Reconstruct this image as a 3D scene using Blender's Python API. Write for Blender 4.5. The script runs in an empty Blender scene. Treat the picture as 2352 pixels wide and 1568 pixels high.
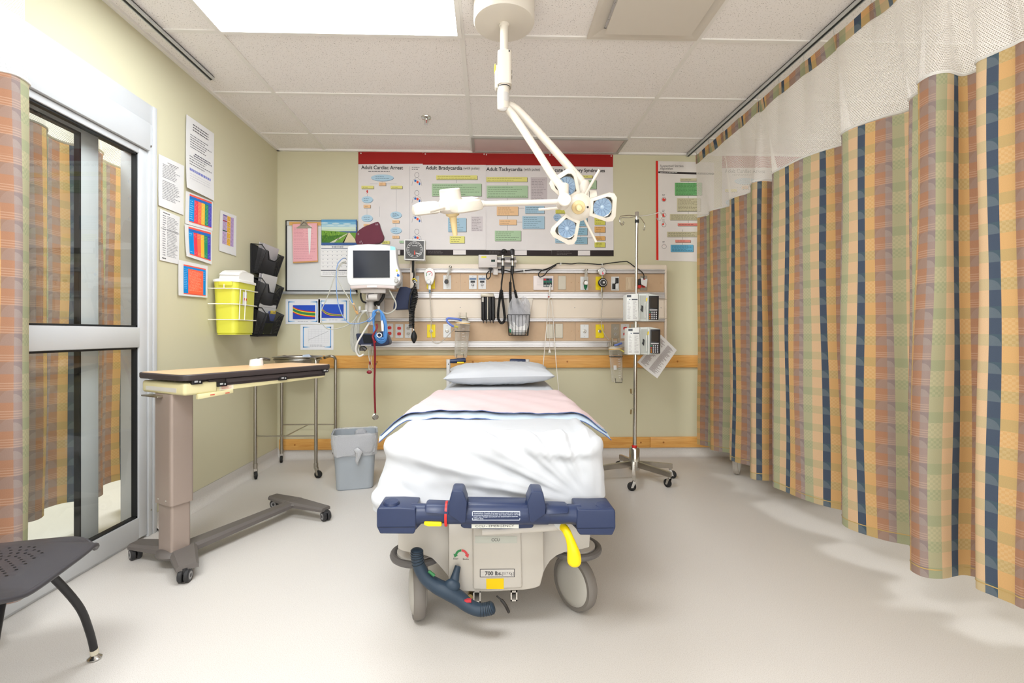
LIGHT, PW, EXPO, SKY = 11.5, 38.0, .46, 2.8
import bpy, bmesh, math, random
from mathutils import Vector, Matrix
random.seed(7)
sc = bpy.context.scene
C = sc.collection
pi = math.pi
V = Vector
# ---------------------------------------------------------------- survey of the room (metres; X right, Y into the room, Z up)
F, TH, CX, CY, EYE = 1081.0, math.radians(1.65), 1155.0, 766.0, 1.036
SN, CS = math.sin(TH), math.cos(TH)
LW, BW, CZ = -1.752, 3.945, 2.56          # left wall, back wall, ceiling height
def at(px, py, Y):
    r = (px-CX)/F; x = Y*(SN+r*CS)/(CS-r*SN); zc = x*SN+Y*CS
    return V((x, Y, EYE+(CY-py)/F*zc))
def atX(px, py, X):
    r = (px-CX)/F; y = X*(CS-r*SN)/(SN+r*CS); zc = X*SN+y*CS
    return V((X, y, EYE+(CY-py)/F*zc))
def atZ(px, py, Z):
    zc = (EYE-Z)*F/(py-CY); xc = (px-CX)/F*zc
    return V((xc*CS+zc*SN, -xc*SN+zc*CS, Z))
def lin(c):
    return tuple((x/12.92 if x <= .04045 else ((x+.055)/1.055)**2.4) for x in (k/255 for k in c))
# ---------------------------------------------------------------- materials
MC = {}
def nd(nt, t, **kw):
    n = nt.nodes.new(t)
    for k, v in kw.items():
        if k.startswith('_'): setattr(n, k[1:], v)
        else: n.inputs[k.replace('__', ' ')].default_value = v
    return n
def mat(name, rgb, rough=.5, metal=0, var=.05, scale=9, spec=.5, emit=0, trans=0, alpha=1, bump=0, bscale=200, ior=1.45, coat=0, sheen=0):
    if name in MC: return MC[name]
    m = bpy.data.materials.new(name); m.use_nodes = True; nt = m.node_tree
    b = nt.nodes['Principled BSDF']; c = lin(rgb)
    b.inputs['Roughness'].default_value = rough; b.inputs['Metallic'].default_value = metal
    b.inputs['Specular IOR Level'].default_value = spec; b.inputs['IOR'].default_value = ior
    b.inputs['Transmission Weight'].default_value = trans; b.inputs['Alpha'].default_value = alpha
    b.inputs['Coat Weight'].default_value = coat; b.inputs['Sheen Weight'].default_value = sheen
    tc = nd(nt, 'ShaderNodeTexCoord')
    n = nd(nt, 'ShaderNodeTexNoise', Scale=scale, Detail=3.0)
    nt.links.new(tc.outputs['Object'], n.inputs['Vector'])
    r = nd(nt, 'ShaderNodeValToRGB')
    r.color_ramp.elements[0].position = .3; r.color_ramp.elements[1].position = .7
    r.color_ramp.elements[0].color = tuple(x*(1-var) for x in c)+(1,)
    r.color_ramp.elements[1].color = tuple(min(1, x*(1+var)) for x in c)+(1,)
    nt.links.new(n.outputs['Fac'], r.inputs['Fac']); nt.links.new(r.outputs['Color'], b.inputs['Base Color'])
    if bump:
        n2 = nd(nt, 'ShaderNodeTexNoise', Scale=bscale, Detail=2.0); bp = nd(nt, 'ShaderNodeBump', Strength=bump, Distance=.002)
        nt.links.new(tc.outputs['Object'], n2.inputs['Vector']); nt.links.new(n2.outputs['Fac'], bp.inputs['Height']); nt.links.new(bp.outputs['Normal'], b.inputs['Normal'])
    if emit:
        b.inputs['Emission Color'].default_value = c+(1,); b.inputs['Emission Strength'].default_value = emit
    m.diffuse_color = c+(1,)
    MC[name] = m; return m
def flat(rgb, rough=.6):
    return mat('print_%02x%02x%02x' % tuple(int(k) for k in rgb), rgb, rough, var=.02, spec=.3)
# ---------------------------------------------------------------- mesh builder
class MB:
    def __init__(s, M=None): s.v, s.f, s.m, s.mats, s.uv, s.M = [], [], [], [], {}, M
    def mi(s, mt):
        if mt not in s.mats: s.mats.append(mt)
        return s.mats.index(mt)
    def add(s, vs, fs, mt, uv=None):
        b = len(s.v); i = s.mi(mt)
        for p in vs:
            p = V(p); s.v.append(s.M @ p if s.M else p)
        for f in fs:
            if uv is not None: s.uv[len(s.f)] = [uv[k] for k in f]
            s.f.append([b+k for k in f]); s.m.append(i)
        return s
    def box(s, c, d, mt, R=None, bev=0, seg=2):
        c = V(c)
        if bev:
            bm = bmesh.new(); bmesh.ops.create_cube(bm, size=1)
            for v in bm.verts: v.co = V((v.co.x*d[0], v.co.y*d[1], v.co.z*d[2]))
            bmesh.ops.bevel(bm, geom=bm.edges[:], offset=min(bev, .49*min(d)), segments=seg, profile=.5, affect='EDGES')
            bm.verts.index_update()
            vs = [v.co.copy() for v in bm.verts]; fs = [[v.index for v in f.verts] for f in bm.faces]; bm.free()
        else:
            vs = [V((x*d[0]/2, y*d[1]/2, z*d[2]/2)) for x in (-1, 1) for y in (-1, 1) for z in (-1, 1)]
            fs = [(0, 1, 3, 2), (4, 6, 7, 5), (0, 4, 5, 1), (2, 3, 7, 6), (0, 2, 6, 4), (1, 5, 7, 3)]
        if R: vs = [R @ v for v in vs]
        return s.add([c+v for v in vs], fs, mt)
    def bb(s, a, b, mt, bev=0, seg=2):
        return s.box([(a[i]+b[i])/2 for i in range(3)], [abs(b[i]-a[i]) for i in range(3)], mt, None, bev, seg)
    def tube(s, pts, r, mt, n=8, closed=False, cap=True, flatk=1):
        pts = [V(p) for p in pts]; k = len(pts); rs = r if isinstance(r, (list, tuple)) else [r]*k
        T = []
        for i in range(k):
            a = pts[(i-1) % k] if closed or i > 0 else pts[i]; b = pts[(i+1) % k] if closed or i < k-1 else pts[i]
            d = (b-a); T.append(d.normalized() if d.length > 1e-9 else V((0, 0, 1)))
        u = T[0].orthogonal().normalized()
        if abs(T[0].z) < .99: u = T[0].cross(V((0, 0, 1))).normalized()
        vs, fs = [], []
        for i in range(k):
            if i:
                q = T[i-1].rotation_difference(T[i]); u = (q @ u); u = (u-T[i]*u.dot(T[i])).normalized()
            w = T[i].cross(u)
            for j in range(n):
                a = 2*pi*j/n; vs.append(pts[i]+(u*math.cos(a)+w*math.sin(a)*flatk)*rs[i])
        for i in range(k if closed else k-1):
            for j in range(n):
                fs.append((i*n+j, i*n+(j+1) % n, ((i+1) % k)*n+(j+1) % n, ((i+1) % k)*n+j))
        if cap and not closed: fs += [list(range(n))[::-1], [(k-1)*n+j for j in range(n)]]
        return s.add(vs, fs, mt)
    def cyl(s, a, b, r, mt, r2=None, n=20): return s.tube([a, b], [r, r if r2 is None else r2], mt, n)
    def lathe(s, prof, base, axis, mt, n=24, M=None, ang=2*pi):
        base = V(base); ax = V(axis).normalized(); u = ax.orthogonal().normalized(); w = ax.cross(u)
        vs, fs = [], []; k = len(prof); full = abs(ang-2*pi) < 1e-6; m = n if full else n+1
        for (r, h) in prof:
            for j in range(m):
                a = ang*j/n; vs.append(base+ax*h+(u*math.cos(a)+w*math.sin(a))*max(r, 1e-5))
        for i in range(k-1):
            for j in range(n): fs.append((i*m+j, i*m+(j+1) % m, (i+1)*m+(j+1) % m, (i+1)*m+j))
        return s.add(vs, fs, mt)
    def disc(s, c, nrm, r, mt, n=20, r2=None):
        nrm = V(nrm).normalized(); u = V((1, 0, 0)) if abs(nrm.x) < .9 else V((0, 1, 0)); u = (u-nrm*u.dot(nrm)).normalized(); w = nrm.cross(u)
        return s.add([V(c)+u*math.cos(2*pi*j/n)*r+w*math.sin(2*pi*j/n)*(r2 or r) for j in range(n)], [list(range(n))], mt)
    def prism(s, pts, ext, mt):
        pts = [V(p) for p in pts]; n = len(pts); e = V(ext)
        fs = [list(range(n))[::-1], [n+j for j in range(n)]]+[(j, (j+1) % n, n+(j+1) % n, n+j) for j in range(n)]
        return s.add(pts+[p+e for p in pts], fs, mt)
    def grid(s, fn, nu, nv, mt, uvf=None, closed=False):
        vs, uv, fs = [], [], []
        for j in range(nv+1):
            for i in range(nu if closed else nu+1):
                vs.append(V(fn(i/nu, j/nv))); uv.append(uvf(i/nu, j/nv) if uvf else (i/nu, j/nv))
        m = nu if closed else nu+1
        for j in range(nv):
            for i in range(nu): fs.append((j*m+i, j*m+(i+1) % m, (j+1)*m+(i+1) % m, (j+1)*m+i))
        return s.add(vs, fs, mt, uv)
    def ball(s, c, r, mt, nu=16, nv=10):
        c = V(c); r = r if isinstance(r, (tuple, list)) else (r, r, r)
        return s.grid(lambda u, v: c+V((r[0]*math.cos(2*pi*u)*math.sin(pi*(.001+.998*v)), r[1]*math.sin(2*pi*u)*math.sin(pi*(.001+.998*v)), -r[2]*math.cos(pi*v))), nu, nv, mt, closed=True)
    def text(s, t, o, rt, up, h, mt, w=None, bold=0, gap=1.0):
        vs, fs, x0, x1, y0, y1 = glyphs(t, bold, gap)
        k = h/.69; kx = k if w is None else w/max(x1-x0, 1e-6)
        o, rt, up = V(o), V(rt), V(up)
        return s.add([o+rt*((p[0]-x0)*kx)+up*(p[1]*k) for p in vs], fs, mt)
    def build(s, name, parent=None, smooth=35, mods=None, base=None):
        me = bpy.data.meshes.new(name); root = parent
        while root is not None and root.parent is not None: root = root.parent
        if root is not None: off = root.location.copy()
        elif base is not None: off = V(base)
        else:
            xs = [v.x for v in s.v]; ys = [v.y for v in s.v]; off = V(((min(xs)+max(xs))/2, (min(ys)+max(ys))/2, min(v.z for v in s.v)))
        me.from_pydata([v-off for v in s.v], [], s.f)
        for m in s.mats: me.materials.append(m)
        me.polygons.foreach_set('material_index', s.m)
        if s.uv:
            ul = me.uv_layers.new(name='UVMap')
            for fi, uvs in s.uv.items():
                p = me.polygons[fi]
                for k, li in enumerate(p.loop_indices): ul.data[li].uv = uvs[k]
        if smooth:
            me.polygons.foreach_set('use_smooth', [True]*len(me.polygons)); me.update(); me.set_sharp_from_angle(angle=math.radians(smooth))
        me.update()
        o = bpy.data.objects.new(name, me); C.objects.link(o)
        if root is None: o.location = off
        else: o.parent = parent
        return o
GC = {}
def glyphs(t, bold, gap):
    k = (t, bold, gap)
    if k in GC: return GC[k]
    cu = bpy.data.curves.new('t', 'FONT'); cu.body = t; cu.size = 1; cu.offset = bold; cu.space_character = gap; cu.resolution_u = 3
    o = bpy.data.objects.new('t', cu); C.objects.link(o)
    dg = bpy.context.evaluated_depsgraph_get(); dg.update()
    me = bpy.data.meshes.new_from_object(o.evaluated_get(dg))
    vs = [(v.co.x, v.co.y) for v in me.vertices]; fs = [list(p.vertices) for p in me.polygons]
    bpy.data.objects.remove(o); bpy.data.curves.remove(cu); bpy.data.meshes.remove(me)
    xs = [v[0] for v in vs] or [0, 1]; ys = [v[1] for v in vs] or [0, 1]
    GC[k] = (vs, fs, min(xs), max(xs), min(ys), max(ys)); return GC[k]
def spl(pts, k=6, closed=False):
    pts = [V(p) for p in pts]; n = len(pts); out = []
    for i in range(n if closed else n-1):
        if closed: a, b, c, d = pts[(i-1) % n], pts[i], pts[(i+1) % n], pts[(i+2) % n]
        else: a, b, c, d = pts[max(i-1, 0)], pts[i], pts[i+1], pts[min(i+2, n-1)]
        for j in range(k):
            t = j/k
            out.append(.5*((2*b)+(c-a)*t+(2*a-5*b+4*c-d)*t*t+(3*b-a-3*c+d)*t**3))
    if not closed: out.append(pts[-1])
    return out
def tag(o, label, cat, group=None):
    o['label'] = label; o['category'] = cat
    if group: o['group'] = group
    return o
def thing(name, label, cat, loc=(0, 0, 0), group=None):
    o = bpy.data.objects.new(name, None); o.empty_display_size = .05; C.objects.link(o); o.location = V(loc)
    return tag(o, label, cat, group)
def struct(o): o['kind'] = 'structure'; return o
def kids(o): return [c for c in bpy.data.objects if c.parent == o]
def copy_tree(o, loc=None, rz=None, label=None, parent=None):
    c = o.copy(); C.objects.link(c)
    if parent is not None: c.parent = parent
    if loc is not None: c.location = V(loc)
    if rz is not None: c.rotation_euler.z = rz
    if label: c['label'] = label
    for ch in kids(o): copy_tree(ch, parent=c)
    return c
def sm(a, b, x):
    t = max(0, min(1, (x-a)/(b-a))); return t*t*(3-2*t)
# ---------------------------------------------------------------- common materials
white = mat('white_plastic', (236, 234, 228), .35, var=.02)
offw = mat('cream_plastic', (232, 222, 200), .4, var=.02)
lampw = mat('lamp_enamel', (222, 214, 201), .3, var=.01)
paper = mat('paper', (224, 222, 220), .75, var=.015, spec=.2)
black = mat('black_plastic', (28, 27, 29), .42, var=.06)
rubber = mat('black_rubber', (26, 25, 25), .6, var=.06)
chrome = mat('chrome', (205, 203, 198), .16, metal=1, var=.02)
steel = mat('brushed_steel', (178, 172, 162), .28, metal=1, var=.04, scale=30)
alu = mat('aluminium', (203, 205, 206), .38, metal=.55, var=.03, scale=20)
red = mat('red_plastic', (196, 34, 30), .4)
yel = mat('yellow_plastic', (246, 214, 8), .4, var=.02)
navy = mat('navy_plastic', (36, 48, 80), .38, var=.03, spec=.5)
grey = mat('grey_plastic', (150, 148, 142), .45, var=.03)
INK = flat((60, 58, 60)); PALE = flat((176, 172, 174)); WHT = flat((240, 238, 236))

# ---------------------------------------------------------------- setting
def wood_mat():
    m = mat('oak_wood', (222, 164, 88), .38, var=.06); nt = m.node_tree; b = nt.nodes['Principled BSDF']
    tc = nd(nt, 'ShaderNodeTexCoord'); mp = nd(nt, 'ShaderNodeMapping'); mp.inputs['Scale'].default_value = (1.2, 14, 22)
    w = nd(nt, 'ShaderNodeTexNoise', Scale=3.0, Detail=6.0, Distortion=1.4); r = nd(nt, 'ShaderNodeValToRGB')
    r.color_ramp.elements[0].position = .25; r.color_ramp.elements[0].color = lin((206, 142, 66))+(1,)
    r.color_ramp.elements[1].position = .75; r.color_ramp.elements[1].color = lin((232, 180, 104))+(1,)
    L = nt.links.new; L(tc.outputs['Object'], mp.inputs['Vector']); L(mp.outputs['Vector'], w.inputs['Vector']); L(w.outputs['Fac'], r.inputs['Fac']); L(r.outputs['Color'], b.inputs['Base Color'])
    return m
wood = wood_mat()
def speck_mat(name, base, dark, scale, lo, hi, rough, spec=.4, big=.04):
    m = mat(name, base, rough, spec=spec, var=.0); nt = m.node_tree; b = nt.nodes['Principled BSDF']; L = nt.links.new
    tc = nd(nt, 'ShaderNodeTexCoord'); n = nd(nt, 'ShaderNodeTexNoise', Scale=scale, Detail=2.5, Roughness=.6)
    r = nd(nt, 'ShaderNodeValToRGB'); r.color_ramp.elements[0].position = lo; r.color_ramp.elements[1].position = hi
    r.color_ramp.elements[0].color = lin(dark)+(1,); r.color_ramp.elements[1].color = lin(base)+(1,)
    n2 = nd(nt, 'ShaderNodeTexNoise', Scale=2.2, Detail=4.0); mx = nd(nt, 'ShaderNodeMix', _data_type='RGBA', _blend_type='MULTIPLY'); mx.inputs[0].default_value = 1
    r2 = nd(nt, 'ShaderNodeValToRGB'); r2.color_ramp.elements[0].color = (1-big,)*3+(1,); r2.color_ramp.elements[1].color = (1, 1, 1, 1)
    L(tc.outputs['Object'], n.inputs['Vector']); L(n.outputs['Fac'], r.inputs['Fac']); L(tc.outputs['Object'], n2.inputs['Vector']); L(n2.outputs['Fac'], r2.inputs['Fac'])
    L(r.outputs['Color'], mx.inputs[6]); L(r2.outputs['Color'], mx.inputs[7]); L(mx.outputs[2], b.inputs['Base Color'])
    return m
floor_m = speck_mat('vinyl_floor', (213, 208, 202), (195, 188, 180), 420, .36, .54, .38, .35)
cove_m = floor_m
tile_m = speck_mat('ceiling_tile', (245, 240, 236), (176, 168, 162), 170, .31, .40, .9, .1, .02)
wall_m = mat('wall_paint', (208, 202, 172), .5, var=.012, scale=1.5, spec=.3, bump=.05, bscale=120)
corr_m = mat('corridor_paint', (222, 218, 204), .6, var=.02)
bar_m = mat('grid_bar_white', (236, 232, 226), .5, var=.01)
XR, YF = 5.0, -2.4
def solid(name, boxes, mt):
    b = MB()
    for a, c in boxes: b.bb(a, c, mt)
    return struct(b.build(name, smooth=0, base=(0, 0, 0)))
solid('floor', [((-4.2, YF-.1, -.1), (XR, BW+.12, 0))], floor_m)
solid('ceiling', [((-4.2, YF-.1, CZ), (XR, BW+.12, CZ+.1))], tile_m)
solid('wall_back', [((-4.2, BW, 0), (XR, BW+.12, CZ))], wall_m)
DY0, DY1, DZ = .1, 2.515, 2.212
solid('wall_left', [((LW-.13, DY1, 0), (LW, BW, CZ)), ((LW-.13, DY0, DZ), (LW, DY1, CZ)), ((LW-.13, YF, 0), (LW, DY0, CZ))], wall_m)
solid('wall_right', [((XR, YF, 0), (XR+.12, BW, CZ))], wall_m)
solid('wall_front', [((-4.2, YF-.12, 0), (XR, YF, .45)), ((-4.2, YF-.12, 2.42), (XR, YF, CZ)), ((-4.2, YF-.12, .45), (-1.6, YF, 2.42)), ((4.2, YF-.12, .45), (XR, YF, 2.42))], wall_m)
wf = MB()  # added window behind the camera, there to let in daylight fill
for x in (-1.6, -.18, 1.27, 2.72, 4.15): wf.bb((x, YF-.09, .45), (x+.05, YF-.03, 2.42), mat('added_window_white', (230, 230, 228), .4))
for z in (.45, 2.37): wf.bb((-1.6, YF-.09, z), (4.2, YF-.03, z+.05), mat('added_window_white', (230, 230, 228), .4))
struct(wf.build('added_window_1', smooth=0, base=(0, 0, 0)))
solid('wall_corridor', [((-4.32, YF, 0), (-4.2, BW, CZ))], corr_m)
# coved vinyl skirting along left and back walls
def cove(name, p0, p1, nrm, h):
    b = MB(); prof = [(.004, h), (.004, .05)]+[(.004+.046*(1-math.cos(a)), .05-.0495*math.sin(a)) for a in [k*pi/12 for k in range(1, 7)]]
    p0, p1, n = V(p0), V(p1), V(nrm)
    b.grid(lambda u, v: p0.lerp(p1, u)+n*prof[int(round(v*(len(prof)-1)))][0]+V((0, 0, prof[int(round(v*(len(prof)-1)))][1])), 1, len(prof)-1, floor_m)
    b.add([p0+V((0, 0, h)), p1+V((0, 0, h)), p1+n*.004+V((0, 0, h)), p0+n*.004+V((0, 0, h))], [(0, 1, 2, 3)], grey)
    return struct(b.build(name, base=(0, 0, 0)))
cove('baseboard_left', (LW, DY1, 0), (LW, BW, 0), (1, 0, 0), .095)
cove('trim_1', (LW, BW, 0), (XR, BW, 0), (0, -1, 0), .085)
def plank(name, z0, z1, dep, xs, screws, joints=()):
    b = MB(); y = BW-dep
    for a, c in xs: b.bb((a, y, z0), (c, BW-.001, z1), wood, .006)
    for x in screws: b.disc((x, y-.0006, (z0+z1)/2), (0, -1, 0), .008, mat('wood_plug', (168, 106, 46), .5), 12)
    return struct(b.build(name, base=(0, 0, 0)))
zt, zb = at(1100, 816, BW-.03).z, at(1100, 845, BW-.03).z
plank('trim_2', zb, zt, .03, [(LW+.01, 3.0), (3.001, XR)], [at(p, 830, BW-.03).x for p in (866, 1086, 1303, 1556, 1800)])
zt, zb = at(1100, 1006, BW-.02).z, at(1100, 1031, BW-.02).z
plank('baseboard_back', zb, zt, .02, [(LW+.02, at(1492, 0, BW).x-.001), (at(1492, 0, BW).x, XR)], [at(p, 830, BW-.02).x for p in (677, 1472, 1524, 1650)])
# ceiling grid
b = MB(); GX = [-1.36+1.22*k for k in range(6)]; GY = [3.63-.61*k for k in range(10)]
for x in GX: b.bb((x-.012, YF, CZ-.007), (x+.012, BW, CZ+.001), bar_m)
for y in GY: b.bb((LW, y-.012, CZ-.0065), (XR, y+.012, CZ+.001), bar_m)
b.bb((LW, YF, CZ-.016), (LW+.022, BW, CZ+.001), bar_m); b.bb((LW, BW-.022, CZ-.016), (XR, BW, CZ+.001), bar_m)
b.v = [v for v in b.v]; struct(b.build('trim_3', smooth=0, base=(0, 0, 0)))
# ---------------------------------------------------------------- ceiling fixtures
glow = mat('light_diffuser', (240, 248, 255), .5, emit=LIGHT)
def troffer(x0, x1, y0, y1, label, cat, diff, frame_m=bar_m, group=None):
    t = thing('ceiling_light', label, cat, ((x0+x1)/2, (y0+y1)/2, CZ-.03), group)
    b = MB(); w = .022; z0, z1 = CZ-.018, CZ+.001
    for a, c in (((x0, y0), (x1, y0+w)), ((x0, y1-w), (x1, y1)), ((x0, y0+w), (x0+w, y1-w)), ((x1-w, y0+w), (x1, y1-w))): b.bb((a[0], a[1], z0), (c[0], c[1], z1), frame_m)
    b.build('frame', t, 0)
    d = MB(); d.bb((x0+w, y0+w, CZ-.012), (x1-w, y1-w, CZ-.004), diff); d.build('diffuser', t, 0)
    return t
troffer(GX[0], GX[1], GY[3], GY[2], 'large bright lit ceiling panel above the foot of the bed, left of the lamp mount', 'ceiling light', glow)
dim = mat('unlit_diffuser', (206, 186, 182), .3, var=.03)
troffer(GX[1], GX[2], GY[0], BW-.02, 'long unlit recessed ceiling panel against the wall above the red topped posters', 'ceiling light', dim, mat('dull_frame', (170, 166, 160), .4))
t = thing('ceiling_vent', 'square white air diffuser with a floating centre plate in the ceiling', 'ceiling vent', (.8, 2.1, CZ-.05))
vx0, vx1, vy0, vy1 = .50, GX[2]-.012, GY[3]+.012, GY[2]-.012
b = MB(); vm = mat('vent_enamel', (214, 206, 194), .45, var=.01)
zz = CZ-.004
def ringquad(a, c):
    (ax0, ax1, ay0, ay1, az), (bx0, bx1, by0, by1, bz) = a, c
    vs = [(ax0, ay0, az), (ax1, ay0, az), (ax1, ay1, az), (ax0, ay1, az), (bx0, by0, bz), (bx1, by0, bz), (bx1, by1, bz), (bx0, by1, bz)]
    return vs, [(0, 1, 5, 4), (1, 2, 6, 5), (2, 3, 7, 6), (3, 0, 4, 7)]
b.add(*ringquad((vx0, vx1, vy0, vy1, zz-.012), (vx0+.02, vx1-.02, vy0+.02, vy1-.02, zz-.012)), vm)
b.add(*ringquad((vx0+.02, vx1-.02, vy0+.02, vy1-.02, zz-.012), (vx0+.07, vx1-.07, vy0+.07, vy1-.07, zz-.002)), vm)
b.add(*ringquad((vx0, vx1, vy0, vy1, zz-.012), (vx0, vx1, vy0, vy1, zz+.005)), vm)
b.build('frame', t, 0)
b = MB(); b.bb((vx0+.075, vy0+.07, zz-.03), (vx1-.06, vy1-.07, zz-.024), vm); b.build('plate', t, 0)
for x in (vx0+.15, vx1-.15):
    for y in (vy0+.15, vy1-.15): b = MB(); b.cyl((x, y, zz-.025), (x, y, zz), .005, vm, n=8); b.build('bracket', t)
# sprinkler
p = at(979, 265, 3.33); p.z = CZ
t = thing('sprinkler_head', 'small chrome fire sprinkler head on a ceiling tile', 'sprinkler', (p.x, p.y, CZ-.05))
b = MB(); b.lathe([(.0, 0), (.036, -.001), (.034, -.008), (.014, -.014), (.012, -.022), (0, -.022)], (p.x, p.y, CZ), (0, 0, 1), chrome); b.build('escutcheon', t)
b = MB()
for sx in (-1, 1): b.tube([(p.x+sx*.008, p.y, CZ-.02), (p.x+sx*.014, p.y, CZ-.032), (p.x, p.y, CZ-.046)], .003, chrome, 6)
b.cyl((p.x, p.y, CZ-.02), (p.x, p.y, CZ-.046), .003, red, n=8); b.build('frame', t)
b = MB(); b.lathe([(0, 0), (.017, 0), (.017, -.002), (0, -.002)], (p.x, p.y, CZ-.046), (0, 0, 1), chrome, 16); b.build('deflector', t)
# ---------------------------------------------------------------- sliding glass door in the left wall
dm = mat('door_aluminium', (206, 208, 210), .36, metal=.12, var=.02, scale=6)
gask = mat('gasket', (24, 26, 28), .5)
glass = mat('door_glass', (236, 244, 240), .0, trans=1, var=0, ior=1.45)
# thin architectural glass: clear to look and light through, with a mirror-like film by view angle
gm = bpy.data.materials.new('thin_glass'); gm.use_nodes = True; nt = gm.node_tree; nt.nodes.remove(nt.nodes['Principled BSDF'])
tr = nd(nt, 'ShaderNodeBsdfTransparent', Color=(.95, .98, .965, 1)); gl = nd(nt, 'ShaderNodeBsdfGlossy', Roughness=.01); lw_ = nd(nt, 'ShaderNodeLayerWeight', Blend=.5); pw_ = nt.nodes.new('ShaderNodeMath'); pw_.operation = 'POWER'; pw_.inputs[1].default_value = 4.0; fr = nt.nodes.new('ShaderNodeMath'); fr.operation = 'MULTIPLY_ADD'; fr.inputs[1].default_value = .85; fr.inputs[2].default_value = .07; nt.links.new(lw_.outputs['Facing'], pw_.inputs[0]); nt.links.new(pw_.outputs[0], fr.inputs[0]); mx = nd(nt, 'ShaderNodeMixShader')
nt.links.new(fr.outputs[0], mx.inputs[0]); nt.links.new(tr.outputs[0], mx.inputs[1]); nt.links.new(gl.outputs[0], mx.inputs[2]); nt.links.new(mx.outputs[0], nt.nodes['Material Output'].inputs['Surface'])
t = thing('door_1', 'aluminium framed sliding glass door in the left wall', 'door', (LW, 1.3, 0)); struct(t)
b = MB()
b.bb((LW-.13, DY1-.028, 0), (LW+.014, DY1, DZ), dm, .002); b.bb((LW-.13, DY1-.058, 0), (LW+.011, DY1-.029, DZ-.10), dm, .002)
b.bb((LW-.13, DY0, 0), (LW+.014, DY0+.11, DZ), dm, .003)
b.bb((LW-.13, DY0+.111, DZ-.10), (LW+.010, DY1-.029, DZ), dm, .003)
b.bb((LW-.13, DY0+.11, -.001), (LW-.005, DY1-.11, .02), dm)
b.build('door_frame', t)
b = MB(); b.bb((LW-.03, DY0+.112, 1.968), (LW+.022, DY1-.060, DZ-.104), dm, .003)
b.bb((LW-.12, DY0+.112, 1.968), (LW-.035, DY1-.060, 2.10), gask); b.build('header_cover', t)
b = MB()
for z, y in ((2.0, 2.472), (.13, 2.472)): b.disc((LW+.0146, y, z), (1, 0, 0), .005, steel, 10)
b.build('screw', t)
def leaf(nm, x, y0, y1, z1, st0, st1, mid=True):
    p = MB(); w = .04 if mid else .016
    p.bb((x-w/2, y0, .014), (x+w/2, y0+st0, z1), dm, .003); p.bb((x-w/2, y1-st1, .014), (x+w/2, y1, z1), dm, .003)
    p.bb((x-w/2, y0+st0, .014), (x+w/2, y1-st1, .118), dm, .003); p.bb((x-w/2, y0+st0, z1-.03), (x+w/2, y1-st1, z1), dm, .003)
    if mid: p.bb((x-w/2-.002, y0+st0, .968), (x+w/2+.004, y1-st1, 1.068), dm, .004)
    o = p.build(nm, t)
    g = MB(); ga = .009
    for a, c in (((.118), (.968 if mid else z1-.03)),)+((((1.068), (z1-.03)),) if mid else ()):
        q = MB(); q.add([(x, y0+st0, a), (x, y1-st1, a), (x, y1-st1, c), (x, y0+st0, c)], [(0, 1, 2, 3)], gm); q.build('glass_pane', o, 0)
        for (ya, yb, za, zb) in ((y0+st0, y1-st1, a, a+ga), (y0+st0, y1-st1, c-ga, c), (y0+st0, y0+st0+ga, a, c), (y1-st1-ga, y1-st1, a, c)): g.bb((x-.012, ya, za), (x+.012, yb, zb), gask)
    g.build('gasket', o, 0)
leaf('sliding_leaf', LW-.014, DY0+.9, DY1-.060, 1.966, .09, .056)
leaf('fixed_leaf', LW-.088, DY0+.112, 2.262, 1.966, .09, .10, False)
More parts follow.
